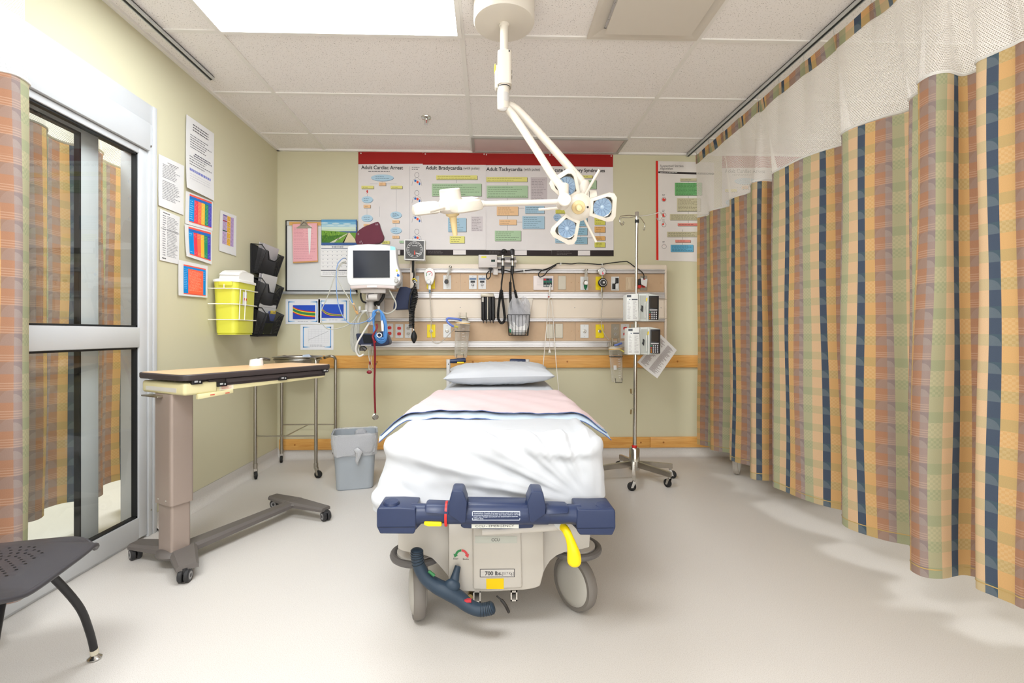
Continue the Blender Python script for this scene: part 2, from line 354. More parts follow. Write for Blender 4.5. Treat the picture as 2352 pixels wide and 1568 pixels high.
# ---------------------------------------------------------------- curtain cloth
def ramp_const(nt, stops):
    r = nt.nodes.new('ShaderNodeValToRGB'); cr = r.color_ramp; cr.interpolation = 'CONSTANT'
    cr.elements[0].position = 0; cr.elements[0].color = lin(stops[0][1])+(1,); cr.elements.remove(cr.elements[1])
    for p, c in stops[1:]:
        e = cr.elements.new(p); e.color = lin(c)+(1,)
    return r
def cloth_mat(name, per=.235, vper=.095):
    m = bpy.data.materials.new(name); m.use_nodes = True; nt = m.node_tree; L = nt.links.new; b = nt.nodes['Principled BSDF']
    b.inputs['Roughness'].default_value = .85; b.inputs['Specular IOR Level'].default_value = .15
    uv = nd(nt, 'ShaderNodeUVMap'); sp = nd(nt, 'ShaderNodeSeparateXYZ'); L(uv.outputs[0], sp.inputs[0])
    def mth(op, a, c=None, c2=None):
        n = nt.nodes.new('ShaderNodeMath'); n.operation = op
        for i, k in enumerate((a, c, c2)):
            if k is None: continue
            if isinstance(k, (int, float)): n.inputs[i].default_value = k
            else: L(k, n.inputs[i])
        return n.outputs[0]
    def mixc(f, a, c):
        n = nd(nt, 'ShaderNodeMix', _data_type='RGBA')
        L(f, n.inputs[0]) if not isinstance(f, (int, float)) else None
        if isinstance(f, (int, float)): n.inputs[0].default_value = f
        for i, k in ((6, a), (7, c)):
            if isinstance(k, tuple): n.inputs[i].default_value = k
            else: L(k, n.inputs[i])
        return n.outputs[2]
    u = mth('FRACT', mth('DIVIDE', sp.outputs[0], per)); v2 = mth('FRACT', mth('DIVIDE', sp.outputs[1], vper*2)); v = mth('FRACT', mth('DIVIDE', sp.outputs[1], vper))
    A = [(0, (70, 84, 106)), (.14, (218, 164, 84)), (.32, (180, 124, 86)), (.49, (166, 142, 134)), (.60, (182, 178, 138)), (.80, (222, 180, 132))]
    B = [(0, (72, 94, 108)), (.14, (198, 163, 92)), (.32, (162, 126, 106)), (.49, (152, 134, 132)), (.60, (168, 172, 132)), (.80, (202, 178, 130))]
    ra, rb = ramp_const(nt, A), ramp_const(nt, B); L(u, ra.inputs[0]); L(u, rb.inputs[0])
    band = mth('LESS_THAN', v, .42)
    col = mixc(band, ra.outputs[0], rb.outputs[0])
    # woven checks in the gold and green stripes, half discs in the blue and rust ones
    ck = nd(nt, 'ShaderNodeTexChecker', Scale=1.0); ck.inputs[1].default_value = (1, 1, 1, 1); ck.inputs[2].default_value = (0, 0, 0, 1)
    cb = nt.nodes.new('ShaderNodeCombineXYZ'); L(mth('DIVIDE', sp.outputs[0], .009), cb.inputs[0]); L(mth('DIVIDE', sp.outputs[1], .009), cb.inputs[1]); L(cb.outputs[0], ck.inputs[0])
    isg = mth('MAXIMUM', mth('MULTIPLY', mth('GREATER_THAN', u, .14), mth('LESS_THAN', u, .32)), mth('MULTIPLY', mth('GREATER_THAN', u, .60), mth('LESS_THAN', u, .80)))
    half = mth('GREATER_THAN', v2, .5)
    f1 = mth('MULTIPLY', mth('MULTIPLY', isg, mth('MULTIPLY', ck.outputs[1], half)), .15)
    col = mixc(f1, col, lin((238, 222, 170))+(1,))
    def quarter(u0, u1, ccol, amt, flip):
        du = mth('MULTIPLY', mth('SUBTRACT', u, u0), per) if not flip else mth('MULTIPLY', mth('SUBTRACT', u1, u), per)
        dv = mth('MULTIPLY', v, vper*.9)
        d = mth('LESS_THAN', mth('ADD', mth('POWER', mth('ABSOLUTE', du), 2), mth('POWER', dv, 2)), ((u1-u0)*per)**2)
        ins = mth('MULTIPLY', mth('GREATER_THAN', u, u0), mth('LESS_THAN', u, u1))
        return mixc(mth('MULTIPLY', mth('MULTIPLY', d, ins), amt*.62), col, ccol)
    col = quarter(0, .14, lin((126, 134, 146))+(1,), .62, False)
    col = quarter(.32, .49, lin((176, 150, 140))+(1,), .5, True)
    col = quarter(.49, .60, lin((196, 178, 164))+(1,), .5, False)
    # fine ribs in the rust stripe
    rib = mth('MULTIPLY', mth('GREATER_THAN', mth('FRACT', mth('DIVIDE', sp.outputs[1], .0085)), .6), mth('MULTIPLY', mth('MULTIPLY', mth('GREATER_THAN', u, .32), mth('LESS_THAN', u, .60)), mth('MULTIPLY', mth('GREATER_THAN', v, .42), mth('LESS_THAN', v, .72))))
    col = mixc(mth('MULTIPLY', rib, .4), col, lin((214, 178, 150))+(1,))
    n = nd(nt, 'ShaderNodeTexNoise', Scale=420.0, Detail=2.0); L(uv.outputs[0], n.inputs['Vector'])
    hs = nd(nt, 'ShaderNodeHueSaturation', Saturation=.84); L(mth('MULTIPLY_ADD', n.outputs['Fac'], .22, .89), hs.inputs['Value']); L(col, hs.inputs['Color'])
    L(hs.outputs[0], b.inputs['Base Color'])
    tl = nd(nt, 'ShaderNodeBsdfTranslucent'); L(hs.outputs[0], tl.inputs[0]); mx = nd(nt, 'ShaderNodeMixShader'); mx.inputs[0].default_value = .30
    L(b.outputs[0], mx.inputs[1]); L(tl.outputs[0], mx.inputs[2]); L(mx.outputs[0], nt.nodes['Material Output'].inputs['Surface'])
    bp = nd(nt, 'ShaderNodeBump', Strength=.12, Distance=.001); L(n.outputs['Fac'], bp.inputs['Height']); L(bp.outputs[0], b.inputs['Normal'])
    return m
def net_mat(name, pu, pv, wire, col):
    m = bpy.data.materials.new(name); m.use_nodes = True; nt = m.node_tree; L = nt.links.new; b = nt.nodes['Principled BSDF']
    b.inputs['Base Color'].default_value = lin(col)+(1,); b.inputs['Roughness'].default_value = .9
    uv = nd(nt, 'ShaderNodeUVMap'); sp = nd(nt, 'ShaderNodeSeparateXYZ'); L(uv.outputs[0], sp.inputs[0])
    def mth(op, a, c=None):
        n = nt.nodes.new('ShaderNodeMath'); n.operation = op
        for i, k in enumerate((a, c)):
            if k is None: continue
            if isinstance(k, (int, float)): n.inputs[i].default_value = k
            else: L(k, n.inputs[i])
        return n.outputs[0]
    V_ = mth('DIVIDE', sp.outputs[1], pv); row = mth('FLOOR', V_); off = mth('MULTIPLY', mth('MODULO', row, 2.0), .5)
    fu = mth('FRACT', mth('ADD', mth('DIVIDE', sp.outputs[0], pu), off)); fv = mth('FRACT', V_)
    w1 = mth('LESS_THAN', fu, wire); w2 = mth('LESS_THAN', fv, wire*1.15); wv = mth('MAXIMUM', w1, w2)
    tr = nd(nt, 'ShaderNodeBsdfTransparent'); tl = nd(nt, 'ShaderNodeBsdfTranslucent', Color=lin(col)+(1,)); m1 = nd(nt, 'ShaderNodeMixShader'); m1.inputs[0].default_value = .35; m2 = nd(nt, 'ShaderNodeMixShader')
    L(b.outputs[0], m1.inputs[1]); L(tl.outputs[0], m1.inputs[2]); L(wv, m2.inputs[0]); L(tr.outputs[0], m2.inputs[1]); L(m1.outputs[0], m2.inputs[2]); L(m2.outputs[0], nt.nodes['Material Output'].inputs['Surface'])
    return m
cloth = cloth_mat('plaid_curtain_cloth'); net = net_mat('white_netting', .0090, .0066, .42, (244, 240, 236))
hem_m = mat('white_tape', (228, 226, 222), .7)
hookm = mat('hook_nylon', (196, 192, 186), .4)
def arclen(p):
    s = [0]
    for i in range(1, len(p)): s.append(s[-1]+(p[i]-p[i-1]).length)
    return s
def curtain(name, label, path, flatx, z0, z1, z2, hooks=0, u0=0, top=.55, res=7, trk=CZ-.03, rip=.006, ud=1):
    """path: (x, y) fold line at the hem; folds relax by TOP towards the track line x = flatx"""
    P = spl([V((x, y, 0)) for x, y in path], res); S = arclen(P); n = len(P)
    rnd = random.Random(len(path)); ph = [rnd.uniform(0, 6) for _ in range(6)]
    T = thing(name, label, 'curtain', (flatx, (P[0].y+P[-1].y)/2, z0))
    def pos(i, z, hem=True):
        k = sm(z0, z1, z); w = 1-(1-top)*k**1.3
        x = flatx+(P[i].x-flatx)*w; y = P[i].y
        # cloth is never quite even: slow drift and small creases
        x += rip*math.sin(S[i]*21+z*2.3+ph[0])*math.sin(z*3.1+ph[1]); y += .012*math.sin(z*2.1+S[i]*2+ph[2])*(1-k)
        return V((x, y, z))
    b = MB(); nv = 26
    zs = lambda i, v: z0+.006*math.sin(S[i]*5+ph[3])+(z1-z0)*v
    b.grid(lambda u, v: pos(int(round(u*(n-1))), zs(int(round(u*(n-1))), v)), n-1, nv, cloth, lambda u, v: (S[int(round(u*(n-1)))]*ud+u0, v*(z1-z0)))
    pn = b.build('fabric_panel', T, 80)
    h = MB(); h.tube([pos(i, z1)+V((0, 0, .004)) for i in range(n)], .006, hem_m, 5); h.build('seam_tape', T)
    h = MB()
    h.grid(lambda u, v: pos(int(round(u*(n-1))), z0+.034+.004*v)+V((-.002, 0, 0)), n-1, 1, mat('hem_thread', (190, 160, 100), .8)); h.build('hem_stitching', T)
    # netting above, relaxing to the track, swagging between the hooks
    span = abs(P[-1].y-P[0].y); hk = max(2, hooks)
    def top_z(i):
        f = (P[i].y-P[0].y)/(P[-1].y-P[0].y)*(hk-1); s = abs(math.sin(pi*f)); return z2-.030*s
    def npos(i, v):
        zt = top_z(i); z = z1+(zt-z1)*v; q = pos(i, z1); f = (P[i].y-P[0].y)/(P[-1].y-P[0].y)*(hk-1)
        x = q.x+(flatx+.035*math.sin(pi*f*1.0)*(1 if int(f) % 2 else -1)*.8-q.x)*v**.8
        return V((x, q.y, z))
    b = MB(); b.grid(lambda u, v: npos(int(round(u*(n-1))), v), n-1, 10, net, lambda u, v: (S[int(round(u*(n-1)))]*1.0, v*(z2-z1))); b.build('netting', T, 80)
    b = MB(); b.grid(lambda u, v: npos(int(round(u*(n-1))), .86+.14*v)+V((-.004, 0, 0)), n-1, 2, cloth, lambda u, v: (S[int(round(u*(n-1)))]+u0, v*.07)); b.build('heading_band', T, 80)
    if hooks:
        idx = []
        for k in range(hk):
            y = P[0].y+(P[-1].y-P[0].y)*k/(hk-1); idx.append(min(range(n), key=lambda i: abs(P[i].y-y)))
        for i in sorted(set(idx)):
            q = npos(i, 1); c = MB()
            c.tube([(q.x, q.y, q.z-.012), (q.x+.004, q.y, q.z), (flatx, q.y, trk-.012), (flatx, q.y, trk+.004)], .0028, hookm, 6); c.build('hook', T)
    return T
def track(name, label, x, y0, y1, z=CZ-.008):
    b = MB(); w = .013
    b.bb((x-w, y0, z-.022), (x-w+.005, y1, z), alu); b.bb((x+w-.005, y0, z-.022), (x+w, y1, z), alu); b.bb((x-w, y0, z-.004), (x+w, y1, z), alu)
    b.bb((x-w+.005, y0+.01, z-.018), (x+w-.005, y1, z-.014), gask)
    return tag(b.build(name, smooth=0), label, 'curtain track')
track('curtain_track', 'long aluminium ceiling track carrying the plaid curtain beside the drip stand', 1.675, .3, BW-.01)
track('curtain_track', 'short dark ceiling track along the wall above the sliding glass door', -1.637, -.6, 2.83)
RP = [(1.705, 3.80), (1.765, 3.70), (1.722, 3.60), (1.765, 3.53), (1.835, 3.44), (1.80, 3.36), (1.715, 3.30), (1.72, 3.22), (1.775, 3.14), (1.76, 3.06), (1.69, 3.0), (1.65, 2.94), (1.64, 2.89), (1.70, 2.862), (1.80, 2.868), (1.81, 2.82), (1.72, 2.785), (1.675, 2.74), (1.68, 2.66), (1.695, 2.52), (1.745, 2.40), (1.825, 2.31), (1.835, 2.255), (1.745, 2.235), (1.68, 2.205), (1.668, 2.13), (1.735, 2.02), (1.80, 1.965), (1.81, 1.915), (1.72, 1.87), (1.69, 1.80), (1.675, 1.765), (1.605, 1.745), (1.60, 1.685), (1.66, 1.665), (1.76, 1.685), (1.79, 1.645), (1.715, 1.60), (1.725, 1.55), (1.74, 1.505), (1.75, 1.475), (1.84, 1.50), (1.86, 1.44), (1.78, 1.37), (1.70, 1.30), (1.80, 1.20), (1.85, 1.12), (1.72, 1.02), (1.82, .92), (1.70, .82), (1.80, .72)]
curtain('privacy_curtain', 'long plaid privacy curtain in gold, green, rust and blue beside the drip stand', RP, 1.69, .135, 1.985, 2.495, hooks=15, u0=.05, top=.72)
LP = [(-1.665, 1.715), (-1.60, 1.692), (-1.58, 1.63), (-1.65, 1.585), (-1.68, 1.47), (-1.60, 1.43), (-1.59, 1.36), (-1.68, 1.31), (-1.66, 1.22), (-1.59, 1.18), (-1.63, 1.10), (-1.68, 1.04), (-1.60, .98), (-1.64, .88)]
curtain('privacy_curtain', 'bunched plaid curtain hanging in front of the sliding glass door behind the chair', LP, -1.637, .14, 1.905, 2.495, hooks=6, u0=.235*3.80+.075, top=.8, ud=-1)
KP = [(-2.16, 2.93), (-2.22, 2.84), (-2.20, 2.72), (-2.11, 2.64), (-2.10, 2.56), (-2.20, 2.50), (-2.21, 2.40), (-2.12, 2.32), (-2.11, 2.24), (-2.21, 2.17), (-2.20, 2.08), (-2.11, 2.02), (-2.13, 1.93), (-2.22, 1.86), (-2.18, 1.76), (-2.11, 1.68), (-2.15, 1.58), (-2.22, 1.5), (-2.12, 1.4)]
curtain('privacy_curtain', 'plaid corridor curtain seen through the glass of the sliding door', KP, -2.15, .165, 2.02, 2.495, hooks=0, u0=.2, top=.8)
track('curtain_track', 'ceiling track of the corridor curtain outside the glass door', -2.15, 1.2, 3.2)
# ---------------------------------------------------------------- printed sheets
class Sheet:
    """print on the back wall: coordinates surveyed on the wall plane, layers a few tenths of a millimetre apart"""
    def __init__(s, Y, dx=0, x0=None, k=1): s.b = MB(); s.Y, s.dx = Y, dx
    def p(s, x, y, l): q = at(x, y, s.Y-.0005*l); q.x += s.dx; return q
    def quad(s, pts, c, l=0):
        s.b.add([s.p(x, y, l) for x, y in pts], [list(range(len(pts)))], c if not isinstance(c, tuple) else flat(c)); return s
    def rect(s, x0, y0, x1, y1, c, l=1): return s.quad([(x0, y0), (x1, y0), (x1, y1), (x0, y1)], c, l)
    def ell(s, x, y, rx, ry, c, l=1, n=22): return s.quad([(x+rx*math.cos(2*pi*k/n), y+ry*math.sin(2*pi*k/n)) for k in range(n)], c, l)
    def line(s, x0, y0, x1, y1, w, c, l=1):
        d = math.hypot(x1-x0, y1-y0); nx, ny = -(y1-y0)/d*w/2, (x1-x0)/d*w/2
        return s.quad([(x0+nx, y0+ny), (x1+nx, y1+ny), (x1-nx, y1-ny), (x0-nx, y0-ny)], c, l)
    def text(s, t, x, y, h, c, w=None, bold=0, l=3):
        k = (s.Y)/F
        s.b.text(t, s.p(x, y, l), (1, 0, 0), (0, 0, 1), h*k, c if not isinstance(c, tuple) else flat(c), None if w is None else w*k, bold); return s
    def lines(s, x0, y0, x1, y1, n, c=(120, 118, 118), th=.9, l=3, seed=1):
        r = random.Random(seed+int(x0*7+y0))
        for k in range(n):
            y = y0+(y1-y0)*(k+.5)/n; x = x0; end = x0+(x1-x0)*r.uniform(.6, 1)
            while x < end-2:
                w = r.uniform(2, 7); s.rect(x, y-th/2, min(x+w, end), y+th/2, c, l); x += w+1.1
        return s
    def card(s, x0, y0, x1, y1, c, n=2):
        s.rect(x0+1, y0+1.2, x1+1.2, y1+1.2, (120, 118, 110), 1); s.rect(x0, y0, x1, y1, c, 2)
        if n: s.lines(x0+3, y0+1, x1-3, y1-1, n, tuple(int(k*.62) for k in c))
        return s
    def oval(s, x, y, rx, ry, c=(176, 206, 224), n=2):
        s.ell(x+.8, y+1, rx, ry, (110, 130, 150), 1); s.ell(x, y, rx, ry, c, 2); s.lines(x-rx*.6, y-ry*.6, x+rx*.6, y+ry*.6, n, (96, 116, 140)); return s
    def done(s, name, label, cat, group=None): return tag(s.b.build(name, smooth=0), label, cat, group)
YELC, GRNC, ORGC, BLUC, SAND = (226, 220, 132), (172, 200, 164), (232, 192, 148), (164, 194, 212), (200, 192, 160)
REDC, TOPW, BLK = (158, 30, 26), (224, 219, 218), (44, 36, 36)
def frame_poster(s, tl, tr, br, bl, band=28, foot=13, lab=()):
    s.quad([tl, tr, br, bl], TOPW, 0)
    s.quad([tl, tr, (tr[0], tr[1]+band), (tl[0], tl[1]+band)], REDC, 1)
    s.quad([(bl[0], bl[1]-foot), (br[0], br[1]-foot), br, bl], BLK, 1)
    for a, c in lab: s.rect(a, bl[1]-foot+1, c, bl[1]-1.5, (226, 220, 218), 2)
    s.lines(bl[0]+12, bl[1]-foot+2, bl[0]+48, bl[1]-2, 3, (120, 112, 112), .6)
    for q in (tl, tr): s.ell(q[0]+(6 if q is tl else -4), q[1]+3, 1.6, 1.6, (220, 216, 210), 2, 8)
def arrest(Y, dx, label):
    s = Sheet(Y, dx); frame_poster(s, (823, 349), (976, 348), (976, 586), (823, 586), 28, 13, [(908, 919)])
    s.text('Adult Cardiac Arrest', 829.5, 388, 8, INK, 95, .02); s.lines(846, 391, 911, 396, 1, (110, 106, 108), 1.4)
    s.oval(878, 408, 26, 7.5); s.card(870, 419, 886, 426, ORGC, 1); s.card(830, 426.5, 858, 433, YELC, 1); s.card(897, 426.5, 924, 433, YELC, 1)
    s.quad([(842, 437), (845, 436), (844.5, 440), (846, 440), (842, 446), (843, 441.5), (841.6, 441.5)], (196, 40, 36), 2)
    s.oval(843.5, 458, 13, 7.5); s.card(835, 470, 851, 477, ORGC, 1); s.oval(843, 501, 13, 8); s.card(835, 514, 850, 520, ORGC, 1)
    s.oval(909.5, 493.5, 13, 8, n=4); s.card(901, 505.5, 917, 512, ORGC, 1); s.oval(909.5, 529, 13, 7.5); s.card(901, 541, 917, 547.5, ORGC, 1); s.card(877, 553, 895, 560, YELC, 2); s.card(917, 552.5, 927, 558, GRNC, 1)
    for (a, c, d, e) in ((878, 415, 878, 419), (850, 422, 868, 422), (888, 422, 911, 422), (910, 433, 910, 486), (843.5, 446, 843.5, 451), (843, 477, 843, 493), (872, 474, 872, 498), (909, 512, 909, 521)): s.line(a, c, d, e, .7, (170, 168, 170), 1)
    s.line(941.5, 382, 941.5, 572, .7, (170, 166, 168), 1); s.lines(946, 382, 969, 391, 2, (150, 146, 148), 2)
    for k, y in enumerate((402, 443, 487, 532)):
        r = [(957.5+5*math.cos(a), y+6*math.sin(a)) for a in [j*pi/8 for j in range(17)]]
        for i in range(16): s.line(*r[i], *r[i+1], .8, (120, 118, 120), 1)
        for pts in (((946, y+24), (949, y+11), (955, y+8)), ((969, y+24), (966, y+11), (960, y+8))):
            for i in range(2): s.line(*pts[i], *pts[i+1], .7, (150, 146, 148), 1)
        s.ell(954, y+13, 2.6, 2.8, (44, 108, 186), 2, 12); s.ell(959, y+14 if k % 2 else y+16, 2.7, 3, (234, 92, 60), 2, 12); s.ell(963.5, y+20 if k != 1 else y+18, 2, 3.4, (44, 108, 186), 2, 12)
    return s.done('poster', label, 'poster')
def brady(Y, dx, label):
    s = Sheet(Y, dx); frame_poster(s, (971, 350.5), (1116, 351), (1116, 586.5), (971, 586), 27.5, 13, [(1041, 1070)])
    s.text('Adult Bradycardia', 977.5, 389, 8, INK, 84, .02); s.text('(with pulse)', 1064.5, 389, 6.2, INK, 36.5)
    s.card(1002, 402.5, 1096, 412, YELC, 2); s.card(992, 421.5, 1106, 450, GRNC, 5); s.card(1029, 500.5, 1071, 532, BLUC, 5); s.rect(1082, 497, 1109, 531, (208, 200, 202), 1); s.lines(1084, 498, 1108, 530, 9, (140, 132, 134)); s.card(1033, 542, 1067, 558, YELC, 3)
    for (a, c, d, e) in ((1049, 412, 1049, 420), (1049, 452, 1049, 498), (1049, 533, 1049, 541)): s.line(a, c, d, e, .8, (150, 148, 150), 1)
    return s.done('poster', label, 'poster')
def tachy(Y, dx, label):
    s = Sheet(Y, dx); frame_poster(s, (1111, 352), (1267, 353), (1267, 588), (1111, 587), 27, 13, [(1182, 1210)])
    s.text('Adult Tachycardia', 1117, 392, 8, INK, 83, .02); s.text('(with pulse)', 1203, 391.5, 6.2, INK, 37)
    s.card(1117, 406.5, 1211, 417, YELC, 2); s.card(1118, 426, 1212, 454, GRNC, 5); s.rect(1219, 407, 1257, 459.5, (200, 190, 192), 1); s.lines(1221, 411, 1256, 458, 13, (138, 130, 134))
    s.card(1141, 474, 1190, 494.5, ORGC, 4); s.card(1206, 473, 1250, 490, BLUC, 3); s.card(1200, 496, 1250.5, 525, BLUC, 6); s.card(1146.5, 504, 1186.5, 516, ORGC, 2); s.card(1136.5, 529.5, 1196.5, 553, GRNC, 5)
    for (a, c, d, e) in ((1165, 417, 1165, 425), (1165, 455, 1165, 473), (1191, 478, 1204, 478), (1166, 495, 1166, 503), (1188, 510, 1199, 510), (1166, 517, 1166, 529)): s.line(a, c, d, e, .8, (150, 148, 150), 1)
    return s.done('poster', label, 'poster')
def coronary(Y, dx, label):
    s = Sheet(Y, dx); frame_poster(s, (1264.5, 353), (1408, 355), (1409.5, 588), (1267, 588), 28.5, 13.5, [(1327.5, 1355.5)])
    s.text('Acute Coronary Syndromes', 1266.5, 394, 7.8, INK, 124, .02)
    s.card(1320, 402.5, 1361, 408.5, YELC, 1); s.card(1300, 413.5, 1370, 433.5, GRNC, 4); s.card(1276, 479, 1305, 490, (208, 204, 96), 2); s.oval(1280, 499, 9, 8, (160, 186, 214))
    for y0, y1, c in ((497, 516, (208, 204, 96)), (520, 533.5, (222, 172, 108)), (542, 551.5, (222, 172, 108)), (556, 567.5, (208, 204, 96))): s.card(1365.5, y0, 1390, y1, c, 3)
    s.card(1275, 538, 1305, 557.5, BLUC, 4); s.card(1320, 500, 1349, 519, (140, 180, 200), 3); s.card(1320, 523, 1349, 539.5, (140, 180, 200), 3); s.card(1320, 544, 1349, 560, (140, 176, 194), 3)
    for (a, c, d, e) in ((1289, 530, 1289, 537), (1334, 520, 1334, 523), (1334, 540, 1334, 544), (1350, 546, 1364, 546), (1378, 534, 1378, 541)): s.line(a, c, d, e, .8, (150, 148, 150), 1)
    return s.done('poster', label, 'poster')
PY = BW-.0035
arrest(PY-.0030, 0, 'red topped poster headed Adult Cardiac Arrest with blue ovals, above the patient monitor')
brady(PY-.0045, 0, 'red topped poster headed Adult Bradycardia with yellow and green boxes')
tachy(PY-.0000, 0, 'red topped poster headed Adult Tachycardia with green and orange boxes')
coronary(PY-.0015, 0, 'red topped poster headed Acute Coronary Syndromes behind the surgical lamp')
ndx = at(1658, 400, PY).x-at(823, 400, PY).x
arrest(PY-.0030, ndx, 'red topped Adult Cardiac Arrest poster in the next bay, seen through curtain netting')
brady(PY, ndx, 'red topped poster beyond the netting, next to the second Adult Cardiac Arrest poster')
s = Sheet(PY)
s.quad([(1507, 369.5), (1640, 373), (1640, 602), (1508, 598)], (226, 220, 216), 0); s.quad([(1506.5, 369), (1511.5, 369.3), (1512.5, 597.5), (1507.5, 597)], (214, 44, 32), 2)
s.text('Suspected Stroke', 1516, 383, 5.2, flat((92, 88, 86)), 55); s.text('Algorithm', 1516, 389.3, 5.2, flat((92, 88, 86)), 30)
s.quad([(1512, 393.5), (1640, 397), (1640, 402), (1512, 397.5)], BLK, 1); s.lines(1516, 394.3, 1574, 397.6, 1, (220, 216, 214), 1.3)
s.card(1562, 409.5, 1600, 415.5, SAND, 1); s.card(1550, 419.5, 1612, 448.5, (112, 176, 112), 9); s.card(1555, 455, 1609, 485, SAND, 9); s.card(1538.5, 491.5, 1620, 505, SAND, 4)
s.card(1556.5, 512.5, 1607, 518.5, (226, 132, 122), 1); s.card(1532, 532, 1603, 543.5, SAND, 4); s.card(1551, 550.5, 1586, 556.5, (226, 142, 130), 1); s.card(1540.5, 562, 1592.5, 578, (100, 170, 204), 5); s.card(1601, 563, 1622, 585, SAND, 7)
for x, y, f in ((1525, 458, .9), (1525, 494, .6), (1525, 516, .3), (1525.5, 566, .02)):
    for k in range(16): s.line(x+5*math.cos(k*pi/8), y+5*math.sin(k*pi/8), x+5*math.cos((k+1)*pi/8), y+5*math.sin((k+1)*pi/8), .9, (150, 140, 138), 1)
    s.quad([(x, y)]+[(x+4*math.sin(a), y-4*math.cos(a)) for a in [-f*2*pi*j/12 for j in range(13)]], (222, 60, 48), 2)
    s.lines(x-4, y-13, x+4, y-7, 2, (130, 126, 126), 1)
for a, c, d, e in ((1581, 416, 1581, 419), (1581, 449, 1581, 455), (1581, 486, 1581, 491), (1581, 505, 1581, 512), (1568, 527, 1568, 532), (1568, 544, 1568, 550), (1568, 557, 1568, 562)): s.line(a, c, d, e, .8, (140, 136, 134), 1)
s.done('poster', 'white poster with a red left edge headed Suspected Stroke Algorithm', 'poster')
# ---------------------------------------------------------------- sheets taped to the left wall
class LSheet:
    """sheet on the left wall, printed by fractions of its own width and height"""
    def __init__(s, q, Xo=.003): s.b = MB(); s.curl = 0; s.q = [atX(x, y, LW+Xo) for x, y in q]
    def p(s, u, v, l):
        a, c, d, e = s.q; r = (a.lerp(c, u)).lerp(e.lerp(d, u), v); r.x += .0005*l+s.curl*v**3*(1-.5*u); return r
    def poly(s, pts, c, l=1): s.b.add([s.p(u, v, l) for u, v in pts], [list(range(len(pts)))], c if not isinstance(c, tuple) else flat(c)); return s
    def rect(s, u0, v0, u1, v1, c, l=1): return s.poly([(u0, v0), (u1, v0), (u1, v1), (u0, v1)], c, l)
    def sheet(s, curl=0, c=None):
        s.curl = curl; s.b.grid(lambda u, v: s.p(u, v, -.6), 6, 14, c or paper); return s
    def lines(s, u0, v0, u1, v1, n, c=(130, 128, 132), th=.35, l=1, seed=3, ctr=False, wd=(.03, .09), full=.65):
        r = random.Random(seed+n); h = (v1-v0)/n
        for k in range(n):
            y = v0+(k+.5)*h; L_ = (u1-u0)*r.uniform(full, 1); x = u0+((u1-u0)-L_)/2 if ctr else u0; e = x+L_
            while x < e-.01:
                w = r.uniform(*wd); s.rect(x, y-h*th/2, min(x+w, e), y+h*th/2, c, l); x += w+.014
        return s
    def done(s, name, label, cat, group=None): return tag(s.b.build(name, smooth=60), label, cat, group)
s = LSheet([(428, 262), (492, 307), (490, 461), (424.5, 430)], .007).sheet(.012); s.lines(.2, .06, .8, .17, 3, (112, 108, 112), .45, ctr=True); s.lines(.14, .22, .92, .42, 6); s.lines(.25, .46, .92, .52, 2, (100, 98, 110), .5, ctr=True); s.lines(.12, .52, .92, .66, 4); s.lines(.12, .70, .92, .74, 1, (128, 134, 196), .9, full=.95); s.lines(.12, .76, .9, .86, 3, (206, 204, 206))
s.done('notice_sheet', 'tall white printed notice taped highest on the wall beside the door', 'notice')
s = LSheet([(364.5, 353), (423, 381), (421, 494), (362.5, 471)]).sheet(.004); s.lines(.3, .08, .8, .14, 2, (120, 116, 118), .4, ctr=True); s.lines(.15, .14, .85, .42, 9, seed=4); s.lines(.15, .46, .85, .84, 12, seed=9)
s.done('notice_sheet', 'white closely printed sheet taped right beside the door frame', 'notice')
s = LSheet([(367.5, 479), (413, 498), (410.5, 607), (366, 597)]).sheet(.003); s.lines(.15, .03, .6, .06, 1, (90, 88, 90), .6); s.lines(.14, .08, .3, .9, 18, seed=2); s.lines(.36, .08, .95, .9, 26, seed=6, wd=(.02, .05)); s.rect(.05, .36, .98, .365, (120, 120, 122)); s.rect(.7, .45, .705, .9, (150, 150, 152)); s.lines(.1, .93, .4, .96, 1, (60, 58, 60), .7)
s.done('notice_sheet', 'white table sheet in small print, lowest beside the door frame', 'notice')
def rainbow(q, label, curl, cols, Xo=.003):
    s = LSheet(q, Xo).sheet(curl); L, T, R, B = .13, .10, .95, .88
    s.rect(L, T-.05, R, T+.005, (238, 92, 76)); s.rect(L, T+.005, R, T+.09, (44, 110, 190)); s.rect(L, T+.09, L+.17, B, (0, 142, 216)); s.rect(L, B, R, B+.03, (238, 92, 76))
    w = (R-L-.17)/len(cols)
    for k, c in enumerate(cols):
        x = L+.17+k*w; s.rect(x, T+.09, x+w, B, c)
        s.lines(x+.012, T+.12, x+w-.012, B-.03, 14, tuple(min(255, int(j*.6+100)) for j in c), .3, 2, seed=k, wd=(.02, .05))
    s.lines(L+.02, T+.12, L+.15, B-.04, 9, (150, 206, 240), .3, 2, wd=(.02, .05))
    return s.done('triage_chart', label, 'chart')
RB = [(238, 62, 80), (248, 116, 76), (242, 190, 62), (44, 146, 94), (72, 70, 184)]
rainbow([(427, 438), (489, 462), (488, 531), (424.5, 513)], 'rainbow striped chart, upper one of the pair, taped below the tall notice', .002, RB, .003)
rainbow([(424, 514), (487, 531), (485.5, 607), (426, 588)], 'rainbow striped chart, lower one of the pair, above the orange chart', .006, RB, .008)
